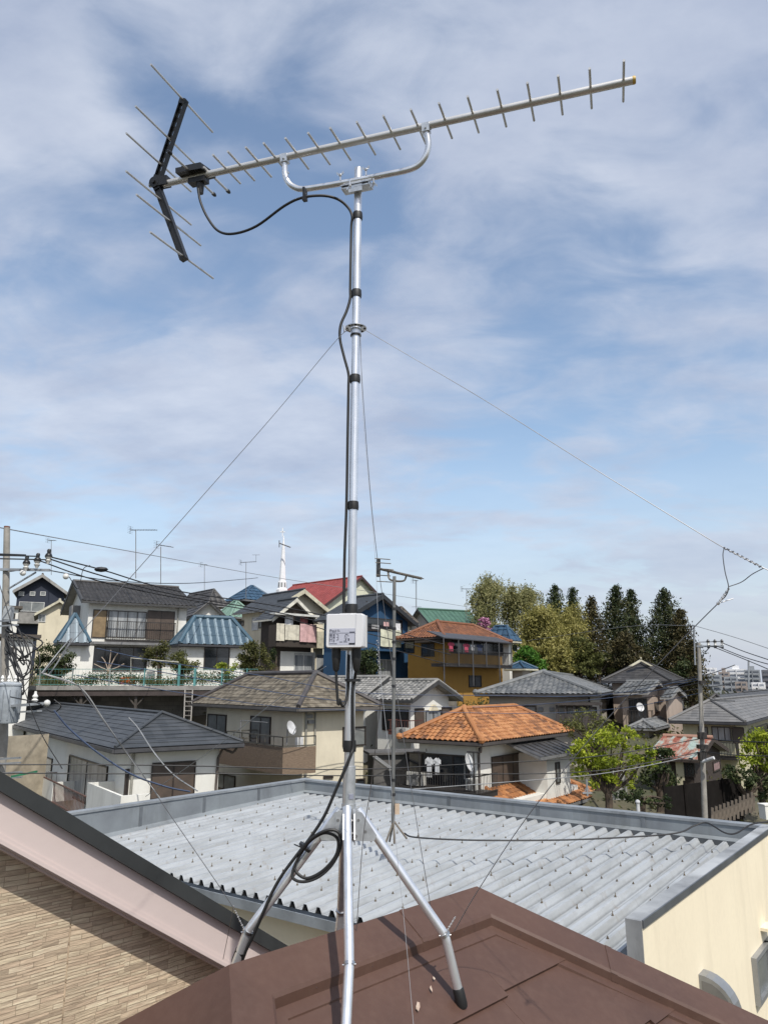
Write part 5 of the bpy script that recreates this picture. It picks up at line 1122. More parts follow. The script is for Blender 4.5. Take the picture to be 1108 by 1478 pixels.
b.build('canopy', mat('canopy_dark', (.055, .055, .06), .5), h.root)
b = MB(); FL_ = h.L; FL_.slab(b, FL_.sz(640, 925, .8)[0], FL_.sz(598, 925, .8)[0], FL_.sz(620, 927, .8)[1], FL_.sz(620, 924, .8)[1], 0, .8); b.build('lower_eave', W_BROWN, h.root)
CP3 = mat('cloth_hot_pink', (.42, .06, .11), .9)
laundry(F_, 646, 927, 655, 941, 1.0, CP3, 'hot pink garment at the left of the mustard house balcony', 'garment', 'garment', 'shirt'); laundry(F_, 668, 929, 677, 942, 1.0, CP3, 'hot pink garment further right on the mustard house balcony', 'garment', 'garment', 'shirt'); laundry(F_, 679, 930, 684, 940, 1., CW, 'white garment beside the right pink one on the mustard house balcony', 'garment', 'garment', 'shirt'); laundry(F_, 687, 930, 697, 943, 1., mat('cloth_navy', (.03, .04, .08), .9), 'dark garment on the mustard house balcony', 'garment', 'garment', 'shirt')
h = H((737, 925, 54), 695, 752, 40, 'white house with blue roof behind the mustard house', W_WHITE, .5, .5).walls().hip('coarse', R_BLUET, peak=904, o=.5, trim=TRIMW)
h2 = H((757, 965, 52), 727, 776, 40, '', W_GREYB, .4, .4, root=h.root).walls().hip('flatseam', R_BLUET, peak=956, o=.4, trim=TRIMW)
h.win('R', 740, 931, 745, 940, 'glass', nm=1)

# --- dark hip roof house at right with its lower wings
h = H((968, 983, 50), 867, 992, 29, 'pinkish house with dark hip roof and white gablet below the cedars', W_PINKB, .6, .6).walls().hip('slate', R_DARKT, peak=957, o=.6, trim=mat('gutter_dk3', (.045, .045, .05), .6), capr=.1)
b = MB(); q = at(925, 955, 52); b.prism([q+V(-.8, 0, -.3), q+V(-.6, 0, -.3), q+V(0, 0, .02), q+V(.6, 0, -.3), q+V(.8, 0, -.3), q+V(0, 0, .14)], V(0, .3, 0)); b.ball(q+Z*.22, .07, 8); b.build('gablet', TRIMW, h.root)
h2 = H((933, 1000, 46), 884, 966, 30, '', W_PINKB, .5, .4, root=h.root).gable('kawara', R_KAW, 'b', peak=984, o=.5, og=.4, trim=mat('barge_lt', (.3, .29, .27), .6))
h2.win('R', 944, 1013, 954, 1028, 'glass', nm=1); h2.win('R', 955, 1012, 961, 1027, 'shutter'); h2.win('L', 908, 1008, 941-6, 1050, 'glass', nm=4); h2.rail('L', 906, 1026, 940, 1044, .5, step=.14)
a, z_ = h2.L.sz(923, 1021, 1.0); dish(h2.L.pt(a, z_, 1.0), V(.3, -.9, .3), .26, 'white satellite dish in front of the dark balcony below the cedars')
h3 = H((968, 1007, 46.5), 952, 990, 30, '', W_PINKB, .4, .4, root=h.root).gable('kawara', R_KAW, 'b', peak=994, o=.4, og=.4, trim=mat('barge_lt', (.3, .29, .27), .6)); h3.win('R', 979, 1010, 986, 1024, 'grey', nm=1)
h4 = H((944, 1052, 43), 905, 972, 30, '', W_GREYB, .4, .4, root=h.root).walls().hip('kawara', R_KAW, peak=1041, o=.4)

# --- grey hip roof at the right edge
h = H((1076, 1043, 37), 964, 1215, 33, 'pale yellow house with grey hip roof at the right edge', W_YEL, .55, .55).walls().hip('slate', tilemat('roof_mid_grey', [(.09, .09, .09), (.17, .165, .16)], .65, tile=.3), peak=1011, o=.55, trim=mat('gutter_dk3', (.045, .045, .05), .6), capr=.08)
h.win('L', 1027, 1049, 1055, 1070, 'curtain', nm=3); h.win('L', 1057, 1051, 1074, 1072, 'shutter'); h.win('L', 1008, 1049, 1022, 1068, 'grey'); h.rail('L', 1015, 1072, 1062, 1092, .8, step=.13)
h.win('R', 1079, 1048, 1108, 1070, 'glass')
h = H((1060, 1026, 48), 1004, 1190, 30, 'dark roofed house behind the grey hip roof at the right edge', W_BEIGE).walls().hip('slate', R_DARKT, peak=1003, o=.5)

# --- rusty shed
def rustmat():
    m = D.materials.new('rusty_corrugated'); m.use_nodes = True; n = m.node_tree.nodes; L = m.node_tree.links; b = n['Principled BSDF']; b.inputs['Roughness'].default_value = .7
    uv = n.new('ShaderNodeUVMap'); mp = n.new('ShaderNodeMapping'); mp.inputs['Scale'].default_value = (1.6, .28, 1); L.new(uv.outputs[0], mp.inputs[0]); nz = n.new('ShaderNodeTexNoise'); nz.inputs['Scale'].default_value = 1.5; nz.inputs['Detail'].default_value = 8; nz.inputs['Roughness'].default_value = .7; L.new(mp.outputs[0], nz.inputs['Vector'])
    rp = n.new('ShaderNodeValToRGB'); e = rp.color_ramp.elements; e[0].position = .44; e[0].color = (.22, .06, .035, 1); e[1].position = .56; e[1].color = (.27, .33, .30, 1); q = e.new(.5); q.color = (.3, .17, .12, 1)
    L.new(nz.outputs['Fac'], rp.inputs['Fac']); L.new(rp.outputs[0], b.inputs['Base Color']); return m
h = H((1008, 1097, 31), 931, 1050, 34, 'old timber shed with rust streaked corrugated roof', W_DARKW, .3, .3, cat='shed', name='shed').gable('rib', rustmat(), 'b', peak=1066, o=.3, og=.3, trim=W_DARKW)
h.win('R', 1028, 1098, 1038, 1113, mat('pink_curtain', (.3, .2, .19), .8), nm=1); h.win('L', 985, 1100, 1003, 1122, 'glass', nm=3); b = MB(); F_ = h.L; F_.slab(b, F_.sz(987, 1110)[0], F_.sz(976, 1110)[0], h.gz, F_.sz(982, 1100)[1], 0, .1); b.build('wall_panel', W_YEL, h.root)

# downpipes, vents and small fittings on the middle distance houses

# ------------------------------------------------------------------ terrace, retaining wall, fence, ladder
zt_ = at(100, 990, 36.5)[2]; TX0, TX1 = at(26, 990, 36.5)[0], at(420, 990, 36.5)[0]
ter = thing('terrace', (TX0, 36.5, 4), 'raised concrete terrace on brown steel beams carrying the hedge and fence', 'terrace')
b = MB(); b.prism([V(TX0, 36.4, zt_-.2), V(TX1, 36.4, zt_-.2), V(TX1, 50, zt_-.2), V(TX0, 50, zt_-.2)], Z*.2); b.build('slab', CONC, ter)
b = MB(); b.beam(V(TX0+.1, 36.5, zt_-.38), V(TX1, 36.5, zt_-.33), .14, .2); b.build('beam', mat('beam_brown', (.06, .045, .04), .6), ter)
PST = mat('rusty_post', (.07, .06, .05), .8)
for x in (118, 197, 276, 340):
    p = at(x, 1005, 36.6); b = MB(); b.beam(V(p[0], 36.6, zt_-.5), V(p[0], 36.6, 3.2), .12, .12, (0, 1, 0)); b.beam(V(p[0]-.35, 36.6, zt_-.55), V(p[0], 36.6, zt_-.95), .06, .06); b.beam(V(p[0]+.35, 36.6, zt_-.55), V(p[0], 36.6, zt_-.95), .06, .06); b.build('post', PST, ter)
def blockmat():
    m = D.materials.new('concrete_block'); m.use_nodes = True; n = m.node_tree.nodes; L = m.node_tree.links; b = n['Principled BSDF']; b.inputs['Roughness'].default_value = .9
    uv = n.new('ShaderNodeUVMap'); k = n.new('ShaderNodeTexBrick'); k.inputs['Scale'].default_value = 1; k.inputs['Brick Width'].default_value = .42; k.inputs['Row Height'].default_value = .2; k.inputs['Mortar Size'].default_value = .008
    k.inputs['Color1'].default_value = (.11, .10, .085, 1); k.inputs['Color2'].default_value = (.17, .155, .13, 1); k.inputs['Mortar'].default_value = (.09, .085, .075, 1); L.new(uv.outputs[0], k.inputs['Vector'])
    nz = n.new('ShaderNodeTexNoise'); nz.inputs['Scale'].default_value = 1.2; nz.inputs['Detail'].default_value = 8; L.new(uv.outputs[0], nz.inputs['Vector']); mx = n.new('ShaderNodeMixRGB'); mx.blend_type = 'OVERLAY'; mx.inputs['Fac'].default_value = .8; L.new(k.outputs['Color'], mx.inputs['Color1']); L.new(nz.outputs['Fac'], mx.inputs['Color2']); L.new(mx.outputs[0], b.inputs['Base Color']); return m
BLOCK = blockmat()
def uvwall(mb, p, q, z0, z1): L_ = float(np.linalg.norm((q-p)[:2])); mb.poly([V(p[0], p[1], z0), V(q[0], q[1], z0), V(q[0], q[1], z1), V(p[0], p[1], z1)], [(0, z0), (L_, z0), (L_, z1), (0, z1)])
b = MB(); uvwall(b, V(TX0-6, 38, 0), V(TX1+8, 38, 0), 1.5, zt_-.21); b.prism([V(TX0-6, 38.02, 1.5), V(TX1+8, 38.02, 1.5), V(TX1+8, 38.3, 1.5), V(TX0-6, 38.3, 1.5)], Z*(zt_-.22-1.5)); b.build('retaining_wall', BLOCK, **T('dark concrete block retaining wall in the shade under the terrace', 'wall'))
b = MB(); p, q = at(0, 1070, 26.5), at(70, 1070, 28); uvwall(b, p, q, 3, at(20, 1062, 27)[2]); b.build('block_wall', mat('pale_block', (.38, .33, .25), .9), **T('low pale block wall behind the left end of the charcoal hip roof', 'wall'))
TEAL = mat('teal_fence', (.10, .28, .27), .5); GFN = mat('grey_fence', (.3, .32, .3), .5)
fen = thing('fence', at(150, 988, 36.6), 'teal and grey wire mesh fence along the edge of the terrace', 'fence')
ztf = at(150, 966, 36.6)[2]
b = MB(); fx0, fx1 = at(50, 975, 36.6)[0], at(372, 975, 36.6)[0]; k = int((fx1-fx0)/.16)
for i in range(k+1): x = fx0+(fx1-fx0)*i/k; b.beam(V(x, 36.6, zt_), V(x, 36.6, ztf), .005, .005, (0, 1, 0))
for zz in (zt_+.06, zt_+.3, zt_+.5, ztf): b.beam(V(fx0, 36.6, zz), V(fx1, 36.6, zz), .03 if zz == ztf else .012, .02)
b.build('mesh_panel', TEAL, fen)
for x in (57, 104, 158, 208, 258, 281, 320, 356):
    p = at(x, 980, 36.6); w = .1 if x in (258, 281) else .05; MB().beam(V(p[0], 36.62, zt_-.1), V(p[0], 36.62, ztf+(.25 if x in (258,) else .04)), w, w, (0, 1, 0)).build('post', TEAL if x > 200 else GFN, fen)
b = MB(); p, q = at(189, 950, 37.5), at(189, 986, 37.5); b.tube([q, p, at(258, 956, 37.5)], .03, 6); b.build('garden_pole', mat('pole_cream', (.45, .43, .36), .5), **T('pale bent garden pole standing behind the fence on the terrace', 'pole'))
b = MB(); p = at(181, 984, 37.6); b.prism([p+V(-.28, 0, -.15), p+V(.28, 0, -.15), p+V(.32, 0, .2), p+V(-.32, 0, .2)], V(0, .5, 0)); b.build('plant_box', mat('orange_plastic', (.6, .12, .03), .5), **T('bright orange plastic planter behind the terrace fence', 'planter'))
lad = thing('ladder', at(272, 1046, 36.2), 'pale metal ladder leaning against the terrace edge', 'ladder'); LM = mat('ladder_grey', (.33, .31, .28), .5)
pa, pb2, pc, pd = at(267, 996, 36.3), at(278, 996, 36.3), at(265, 1050, 36.0), at(275, 1050, 36.0)
MB().beam(pa, pc, .05, .04).build('rail', LM, lad); MB().beam(pb2, pd, .05, .04).build('rail', LM, lad)
for i in range(8): t = (i+.5)/8; MB().beam(pa+(pc-pa)*t, pb2+(pd-pb2)*t, .035, .03).build('rung', LM, lad)

# ------------------------------------------------------------------ trees
def leaves(name, material, parent, C, size, base=None, droop=0., aspect=2., up=0., tags=None):
    """C: (n,3) centres, size: (n,), one small bent leaf spray each"""
    n = len(C); d = RNG.normal(size=(n, 3)); d[:, 2] = d[:, 2]*(1-up)-droop; d /= np.linalg.norm(d, axis=1)[:, None]
    r = RNG.normal(size=(n, 3)); s = np.cross(d, r); s /= np.linalg.norm(s, axis=1)[:, None]
    L = size[:, None]*d; W = (size/aspect)[:, None]*s
    vs = np.stack([C-L*.5-W*.15, C-W*.5, C+L*.5, C+W*.5], axis=1).reshape(-1, 3)
    org = BASE[parent.name] if parent is not None else np.asarray(base, float)
    me = D.meshes.new(name); me.vertices.add(4*n); me.vertices.foreach_set('co', (vs-org).astype(np.float32).ravel()); me.loops.add(4*n); me.loops.foreach_set('vertex_index', np.arange(4*n, dtype=np.int32)); me.polygons.add(n); me.polygons.foreach_set('loop_start', np.arange(0, 4*n, 4, dtype=np.int32)); me.polygons.foreach_set('loop_total', np.full(n, 4, np.int32)); me.update(); me.validate()
    me.materials.append(material); o = D.objects.new(name, me); COL.objects.link(o); BASE[o.name] = org
    if parent is not None: o.parent = parent
    else: o.location = org
    for k, v in (tags or {}).items(): o[k] = v
    return o
def blobtree(label, cat, Y, ells, basepx, m, dens=1., leaf=.16, name='tree', group=None, trunk_r=.12, hollow=.35, fork=True, sub=26, m2=None):
    """ells: crown lobes (px, py, rx, ry) in picture pixels, each a 3D ellipsoid at depth Y"""
    base = at(*basepx, Y); t = thing(name, base, label, cat, group); cs = []; sc_ = Y/FPX; pts = []; lobes = []
    for e in ells:
        px, py, rx, ry = e[:4]; dz = e[4] if len(e) > 4 else 0; c = at(px, py, Y+dz); R = V(rx*sc_, rx*sc_*.9, ry*sc_); lobes.append((c, R))
        vol = R[0]*R[1]*R[2]; nc = max(5, int(sub*min(2.2, vol**.4)))
        for k in range(nc):  # leaf clumps scattered near the surface of the lobe
            q = RNG.normal(size=3); q /= np.linalg.norm(q); rad = hollow+(1.02-hollow)*RNG.random()**.45; cc = c+q*R*rad; cr = (.20+.26*RNG.random())*min(R[0], R[2])+.06
            n = int(34*dens*(cr/leaf)**1.6)+6; g = RNG.normal(size=(n, 3))*cr*.5; pts.append(cc+g*V(1, 1, .75))
    P = np.concatenate(pts); sz = leaf*(.6+.8*RNG.random(len(P))); leaves('crown', m, t, P, sz)
    b = MB(); top = min(l[0][2] for l in lobes); fk = base+V(0, 0, max(.3, (top-base[2])*.6)); b.tube(spline([base-Z*.3, base+(fk-base)*.5+V(.04, .03, 0), fk], 3), [trunk_r*1.2]+[trunk_r]*5+[trunk_r*.85], 8)
    for c, R in lobes:
        for k in range(3 if fork else 1):
            q = RNG.normal(size=3); q /= np.linalg.norm(q); e = c+q*R*.6; mid = (fk+e)/2+V(*RNG.normal(size=3))*.08*np.linalg.norm(e-fk); b.tube(spline([fk-Z*.05, mid, e], 3), list(np.linspace(trunk_r*.6, trunk_r*.12, 7)), 6)
    b.build('trunk', BARK, t, smooth=True); return t
def cedar(label, px, ytop, ybase, Y, rx, m, lean=0, name='cedar_tree', flat=.0, dens=1., group='tall dark cedars on the ridge'):
    base = at(px, ybase, Y); top = at(px+lean, ytop, Y); H_ = top[2]-base[2]; R = rx*1.55*Y/FPX; t = thing(name, base, label, 'tree', group)
    b = MB(); b.tube([base-Z*.5, base+(top-base)*.5, top], [.22, .14, .02], 8); pts = []; nb = int(34+H_*9); GA = 2.399
    for i in range(nb):
        f = .03+.97*(i/nb)**.95; c = base+(top-base)*f; r = R*((1-f)**.8)*(1.08+.3*math.sin(i*1.7))*(.75+.4*RNG.random())+.12; a = i*GA+RNG.random()
        d = V(math.cos(a), math.sin(a), 0); e = c+d*r+Z*(.12*r-.05); 
        if i % 2 == 0: b.tube([c, e-d*r*.3], [.035, .012], 4)
        n = int(60*dens*(r+.35)); tt = RNG.random(n)**.6; w = (.16+.22*r)*(.5+.5*(1-np.abs(tt-.6))); g = RNG.normal(size=(n, 3))*w[:, None]*.62
        pts.append(c+np.outer(tt*r, d)+g*V(1, 1, .9)+np.outer(tt*.12*r, Z))
    P = np.concatenate(pts); leaves('crown', m, t, P, .2*(.6+.8*RNG.random(len(P))), droop=.5, aspect=2.2); b.build('trunk', BARK, t, smooth=True)
def bamboo(label, px0, px1, ytop, ybase, Y, m, nst=9, name='bamboo_clump', dens=1.):
    base = at((px0+px1)/2, ybase, Y); t = thing(name, base, label, 'bamboo', 'feathery bamboo clumps on the ridge'); b = MB(); pts = []
    for k in range(nst):
        u = (k+.5)/nst; px = px0+(px1-px0)*(.12+.76*u); yt = ytop+abs(u-.5)*(ybase-ytop)*.75*RNG.random()+RNG.random()*22*(k % 3 > 0); Yk = Y+RNG.normal()*.8
        p0 = at((px0+px1)/2+(px-(px0+px1)/2)*.6, ybase, Yk); p2 = at(px, yt, Yk); d = V(RNG.normal(), RNG.normal(), 0)*.4; p1 = p0+(p2-p0)*.75-d*.2; p3 = p2+d-Z*.5
        cur = spline([p0, p1, p2, p3], 7); b.tube(cur, list(np.linspace(.05, .012, len(cur))), 5); m_ = len(cur)
        for j in range(m_):
            f = j/m_
            if f < .06: continue
            w = .62*math.sin(math.pi*min(1, (f+.12)/1.1))+.12; n = int(40*dens); g = RNG.normal(size=(n, 3))*V(w*.62, w*.62, .3); pts.append(cur[j]+g-Z*.15)
    P = np.concatenate(pts); leaves('foliage', m, t, P, .24*(.6+.8*RNG.random(len(P))), droop=.9, aspect=3.2); b.build('culm', mat('bamboo_culm', (.16, .17, .06), .5), t)
L_YG = leafmat('leaf_yellow_green', [(.10, .13, .012), (.24, .30, .025), (.40, .44, .05)], .35)
L_OLIVE = leafmat('leaf_olive', [(.035, .04, .012), (.10, .11, .03), (.17, .17, .06)])
L_DARK = leafmat('leaf_dark', [(.015, .024, .01), (.042, .062, .022), (.085, .10, .038)])
L_CED = leafmat('leaf_cedar', [(.012, .022, .008), (.035, .05, .018), (.075, .075, .03)], .12)
L_CEDB = leafmat('leaf_cedar_brown', [(.016, .02, .008), (.05, .045, .018), (.10, .08, .032)], .12)
L_BAM = leafmat('leaf_bamboo', [(.09, .09, .02), (.24, .22, .06), (.40, .36, .13)], .3)
L_BAMG = leafmat('leaf_bamboo_grey', [(.08, .09, .03), (.2, .2, .08), (.34, .32, .15)], .3)
L_BRI = leafmat('leaf_bright', [(.02, .07, .01), (.06, .16, .02), (.13, .26, .04)], .3)
L_BUSH = leafmat('leaf_bush', [(.025, .03, .01), (.07, .075, .02), (.13, .12, .04)])
L_PINK = leafmat('blossom_pink', [(.25, .08, .16), (.45, .2, .32), (.6, .34, .46)], .2)
YT = 62
bamboo('tall pale bamboo clump at the left end of the ridge above the mustard house', 682, 722, 834, 955, YT, L_BAMG, 13)
bamboo('slim grey green bamboo clump second from the left', 727, 748, 848, 960, YT+1, L_BAMG, 7)
bamboo('narrow bamboo clump between the slim clump and the big golden clump', 750, 768, 850, 962, YT+2, L_BAMG, 7)
bamboo('big golden bamboo clump in the middle of the ridge', 754, 806, 872, 975, YT-2, L_BAM, 15, dens=1.3)
bamboo('lower golden bamboo clump leaning over the wide grey roof', 786, 822, 905, 978, YT-4, L_BAM, 10, dens=1.2)
cedar('dark bushy conifer with two tops behind the golden bamboo, left top', 801, 846, 975, YT+3, 20, L_DARK, dens=1.2, group='dark conifers behind the bamboo', name='conifer_tree'); cedar('dark conifer just left of the yellow bamboo, right top', 826, 849, 975, YT+4, 13, L_DARK, group='dark conifers behind the bamboo', name='conifer_tree')
bamboo('olive bamboo clump between the conifers and the first cedar', 812, 842, 876, 978, YT-1, L_BAM, 9)
cedar('leftmost cedar, pointed and brownish dark green', 853, 862, 985, YT, 19, L_CEDB)
cedar('tall cedar with rounded top, second from the left', 886, 846, 985, YT+1, 23, L_CED, dens=1.3, lean=3); cedar('tall cedar close to the right of the second one', 912, 852, 985, YT+2, 17, L_CED, dens=1.1, lean=-2)
cedar('tall pointed cedar rising highest at the right of the ridge', 958, 851, 992, YT, 27, L_CED, dens=1.3); cedar('lower cedar on the right shoulder of the ridge', 981, 880, 998, YT-2, 20, L_CEDB, dens=1.2); cedar('short cedar at the far right end of the ridge', 998, 925, 1020, YT-4, 15, L_CEDB)
cedar('short cedar in front of the tall pair', 898, 915, 985, YT-4, 20, L_CEDB)
blobtree('bright green bush beside the white house with blue roof', 'bush', 56, [(760, 950, 15, 14), (775, 958, 12, 11), (752, 965, 12, 9)], (762, 978), L_BRI, leaf=.2, name='bush')
blobtree('grey green shrubbery under the cedars beside the bamboo', 'bush', 57, [(868, 955, 16, 12), (850, 966, 14, 10), (884, 962, 10, 11)], (865, 978), L_OLIVE, leaf=.2, name='bush')
blobtree('dark undergrowth behind the dark hip roof', 'bush', 58, [(990, 965, 16, 18), (1003, 990, 10, 15)], (992, 1005), L_DARK, leaf=.2, name='bush')
blobtree('pink blossoming tree behind the orange roof of the mustard house', 'tree', 56, [(695, 901, 11, 7), (705, 907, 8, 6), (686, 908, 7, 5), (700, 894, 6, 4)], (697, 930), L_PINK, leaf=.14, name='blossom_tree')
blobtree('bright yellow green tree in the middle distance beside the orange roof', 'tree', 27.5, [(868, 1084, 28, 24), (895, 1062, 20, 16), (918, 1090, 24, 18), (848, 1108, 22, 16), (890, 1112, 26, 14), (905, 1132, 12, 8), (840, 1080, 16, 12), (870, 1125, 18, 12)], (878, 1165), L_YG, leaf=.12, dens=.9, trunk_r=.13, sub=20)
blobtree('sparse olive tree in front of the wide grey roofed house', 'tree', 30, [(850, 1042, 26, 16), (826, 1052, 18, 16), (868, 1050, 20, 14), (842, 1068, 24, 12), (878, 1066, 14, 9)], (862, 1130), L_OLIVE, leaf=.10, dens=.55, sub=16, trunk_r=.1)
blobtree('dark green tree between the yellow green tree and the rusty shed', 'tree', 28.5, [(950, 1100, 22, 18), (965, 1122, 20, 15), (940, 1125, 18, 13), (958, 1088, 14, 10)], (952, 1160), L_DARK, leaf=.12, sub=22)
blobtree('yellow green tree at the right edge of the picture', 'tree', 29, [(1095, 1075, 22, 20), (1122, 1085, 26, 24), (1078, 1098, 16, 11), (1108, 1105, 22, 10)], (1100, 1165), L_YG, leaf=.12, dens=.9)
blobtree('dark leafy shrub beneath the yellow green tree at the right edge', 'bush', 28.5, [(1055, 1112, 14, 9), (1075, 1122, 18, 10), (1100, 1130, 16, 12), (1090, 1148, 14, 8)], (1078, 1160), L_DARK, leaf=.12, name='bush')
blobtree('low dark bushes behind the grey parapet at right', 'bush', 25.5, [(925, 1152, 20, 9), (900, 1148, 12, 9), (955, 1158, 18, 7)], (925, 1170), L_DARK, leaf=.1, name='bush')
for (lb_, x, y, m_, Yb) in (('golden olive bamboo undergrowth left of centre on the ridge', 760, 955, L_BAM, 58), ('golden olive bamboo undergrowth in the middle of the ridge', 800, 950, L_BAM, 57), ('olive undergrowth right of the bamboo on the ridge', 838, 952, L_OLIVE, 58), ('grey green undergrowth at the left end of the ridge', 715, 935, L_BAMG, 60), ('brown green undergrowth below the tall cedar pair', 905, 945, L_CEDB, 56)):
    blobtree(lb_, 'bush', Yb, [(x-14, y, 16, 18), (x+12, y+4, 16, 16), (x, y-18, 14, 14), (x+2, y+14, 20, 10)], (x, y+30), m_, leaf=.22, name='bush')
# terrace garden
blobtree('round olive topiary in front of the white house on the terrace', 'bush', 38.6, [(228, 945, 16, 15)], (228, 985), L_BUSH, leaf=.1, name='bush', sub=40)
blobtree('broad clipped shrub right of the round topiary', 'bush', 38.4, [(260, 953, 18, 13), (272, 962, 14, 11)], (262, 985), L_OLIVE, leaf=.1, name='bush', sub=34)
blobtree('bright yellow green rounded shrub below the blue striped roof', 'bush', 38.2, [(326, 962, 16, 9)], (326, 985), L_YG, leaf=.1, name='bush', sub=30)
blobtree('dense dark bush at the right end of the terrace', 'bush', 38.4, [(366, 942, 18, 16), (374, 958, 20, 12), (353, 958, 12, 11)], (367, 985), L_BUSH, leaf=.1, name='bush', sub=36)
blobtree('slim dark shrub beside the white ground floor of the gabled house', 'bush', 46, [(397, 950, 8, 16)], (397, 978), L_DARK, leaf=.12, name='bush')
blobtree('dark green garden shrubs at the left end of the terrace', 'bush', 38.6, [(78, 945, 22, 14), (62, 962, 14, 14), (95, 958, 14, 14), (80, 968, 22, 10)], (78, 988), L_DARK, leaf=.11, name='bush', sub=28)
blobtree('dark tree in front of the blue house right of the mast', 'tree', 44, [(530, 955, 16, 17), (522, 972, 12, 12), (540, 970, 10, 12)], (530, 992), L_DARK, leaf=.13)
P = []; 
for i in range(620):
    x = TX0+.8+(TX1-TX0-2)*RNG.random(); P.append(V(x, 36.9+1.6*RNG.random(), zt_)+RNG.normal(size=(16, 3))*V(.16, .14, .12)+V(0, 0, .14+.24*RNG.random()*(1+math.sin(x*1.3))))
P = np.concatenate(P); leaves('ground_cover', leafmat('leaf_hedge', [(.02, .03, .01), (.055, .07, .022), (.11, .12, .04)]), None, P, .09*(.6+.8*RNG.random(len(P))), base=(TX0+5, 37.5, zt_), tags=dict(kind='stuff', label='mixed low plants growing along the terrace edge', category='plants'))
# small bare tree on the terrace
b = MB(); q = at(154, 985, 37.4); b0 = q
for a_, l_ in ((-.25, 1.1), (.3, 1.25), (.05, 1.4), (-.5, .8), (.55, .8)):
    b.tube(spline([b0, b0+Z*.5+V(.03, 0, 0), b0+V(a_*.8, .1, .9*l_), b0+V(a_*1.4, 0, 1.1*l_)], 4), .03, 5)
b.build('bare_tree', mat('pale_bark', (.35, .28, .22), .9), **T('small leafless pale tree behind the terrace fence', 'tree'))
# scattered scrub on the slopes between the houses: nobody could count it
P = []
for i in range(2600):
    x = RNG.uniform(-26, 34); y = RNG.uniform(20, 66)
    if y < 37.6 and x < -2 and y > 30 : continue
    if -22 < x < 0 and 38 < y < 46: continue
    z = hgt(x, y); P.append(V(x, y, z+.1)+RNG.normal(size=(14, 3))*V(.4, .4, .16+.2*RNG.random()))
P = np.concatenate(P); leaves('scrub', leafmat('leaf_scrub', [(.02, .025, .008), (.06, .07, .02), (.13, .12, .045)]), None, P, .2*(.6+.8*RNG.random(len(P))), base=(0, 40, 5), tags=dict(kind='stuff', label='low scrub growing between the houses', category='scrub'))

# ------------------------------------------------------------------ utility poles
def lathe_(mb, p, ax, prof, n=10):
    ax = norm(ax); u = norm(np.cross(ax, V(.3, .7, .2))); v = np.cross(ax, u); vs = []; fs = []
    for (r, h) in prof:
        for k in range(n): a = 2*math.pi*k/n; vs.append(p+ax*h+(u*math.cos(a)+v*math.sin(a))*r)
    for i in range(len(prof)-1):
        for k in range(n): fs.append((i*n+k, i*n+(k+1) % n, (i+1)*n+(k+1) % n, (i+1)*n+k))
    mb.add(vs, fs)
CER = mat('porcelain_white', (.75, .74, .7), .25); CERR = mat('insulator_red', (.4, .12, .06), .4); GSTEEL = mat('pole_steel', (.36, .38, .40), .5, .4)
YP = 22.
pl0 = at(4, 1150, YP); pl1 = at(10, 762, YP)
up_ = thing('utility_pole', V(pl0[0], pl0[1], hgt(pl0[0], pl0[1])), 'concrete utility pole with transformer and tangled cables at the left edge', 'utility pole')
MB().tube([V(pl0[0], pl0[1], hgt(pl0[0], pl0[1])-.3), pl0+(pl1-pl0)*.2, pl1], [.13, .12, .09], 14).build('pole', POLE, up_, smooth=True)
MB().tube([pl1-Z*.01, pl1+Z*.05], .085, 12).build('pole_cap', mat('cap_rust', (.2, .08, .05), .6), up_)
b = MB(); b.beam(at(0, 822, YP-.1), at(72, 823, YP-.3), .07, .07); b.beam(at(12, 850, YP-.1), at(52, 826, YP-.2), .04, .04); b.build('crossarm', GSTEEL, up_)
for x, y in ((37, 800), (53, 796), (69, 790)):
    p = at(x, y, YP-.3); q = at(x, y+24, YP-.3); b = MB(); lathe_(b, q, Z, [(.0, 0), (.04, .0), (.05, .04), (.09, .1), (.05, .13), (.09, .18), (.1, .2)]); i_ = b.build('insulator', CER, up_, smooth=True)
    b = MB(); lathe_(b, q+Z*.2, Z, [(.1, 0), (.11, .03), (.08, .10), (.05, .12), (.06, .2), (.04, .24), (0, .25)]); b.build('insulator_cap', BLACK, i_, smooth=True)
    b = MB(); lathe_(b, q+Z*.07, Z, [(.055, 0), (.07, .015), (.055, .03)]); b.build('insulator_band', CERR, i_)
for x, y in ((33, 827), (95, 832)):
    MB().ball(at(x, y, YP-.4), .09, 10).build('ball_insulator', CER, up_, smooth=True)
# transformer
tc_ = at(12, 1012, YP-.5); b = MB(); lathe_(b, tc_-Z*.6, Z, [(0, 0), (.28, 0), (.31, .04), (.31, 1.0), (.33, 1.02), (.33, 1.06), (.2, 1.12), (0, 1.13)], 18)
tr = b.build('transformer', mat('transformer_grey', (.42, .46, .50), .45, dirt=.3), up_, smooth=True)
b = MB()
for dx in (-.18, .0, .18): lathe_(b, tc_+V(dx, -.1, .5), Z, [(.03, 0), (.05, .04), (.03, .08), (.05, .12), (.02, .2)])
b.build('bushing', CER, tr, smooth=True)
b = MB()
for k in range(12): a = k*math.pi/6; b.beam(tc_+V(.32*math.cos(a), .32*math.sin(a), -.5), tc_+V(.32*math.cos(a), .32*math.sin(a), .3), .03, .02)
b.build('cooling_fin', mat('transformer_fin', (.3, .33, .36), .5), tr)
b = MB(); b.beam(at(-5, 1021, YP-.6), at(68, 1015, YP-.9), .09, .07); b.beam(at(-5, 1030, YP-.2), at(60, 1026, YP-.5), .06, .05); b.build('transformer_arm', GSTEEL, up_)
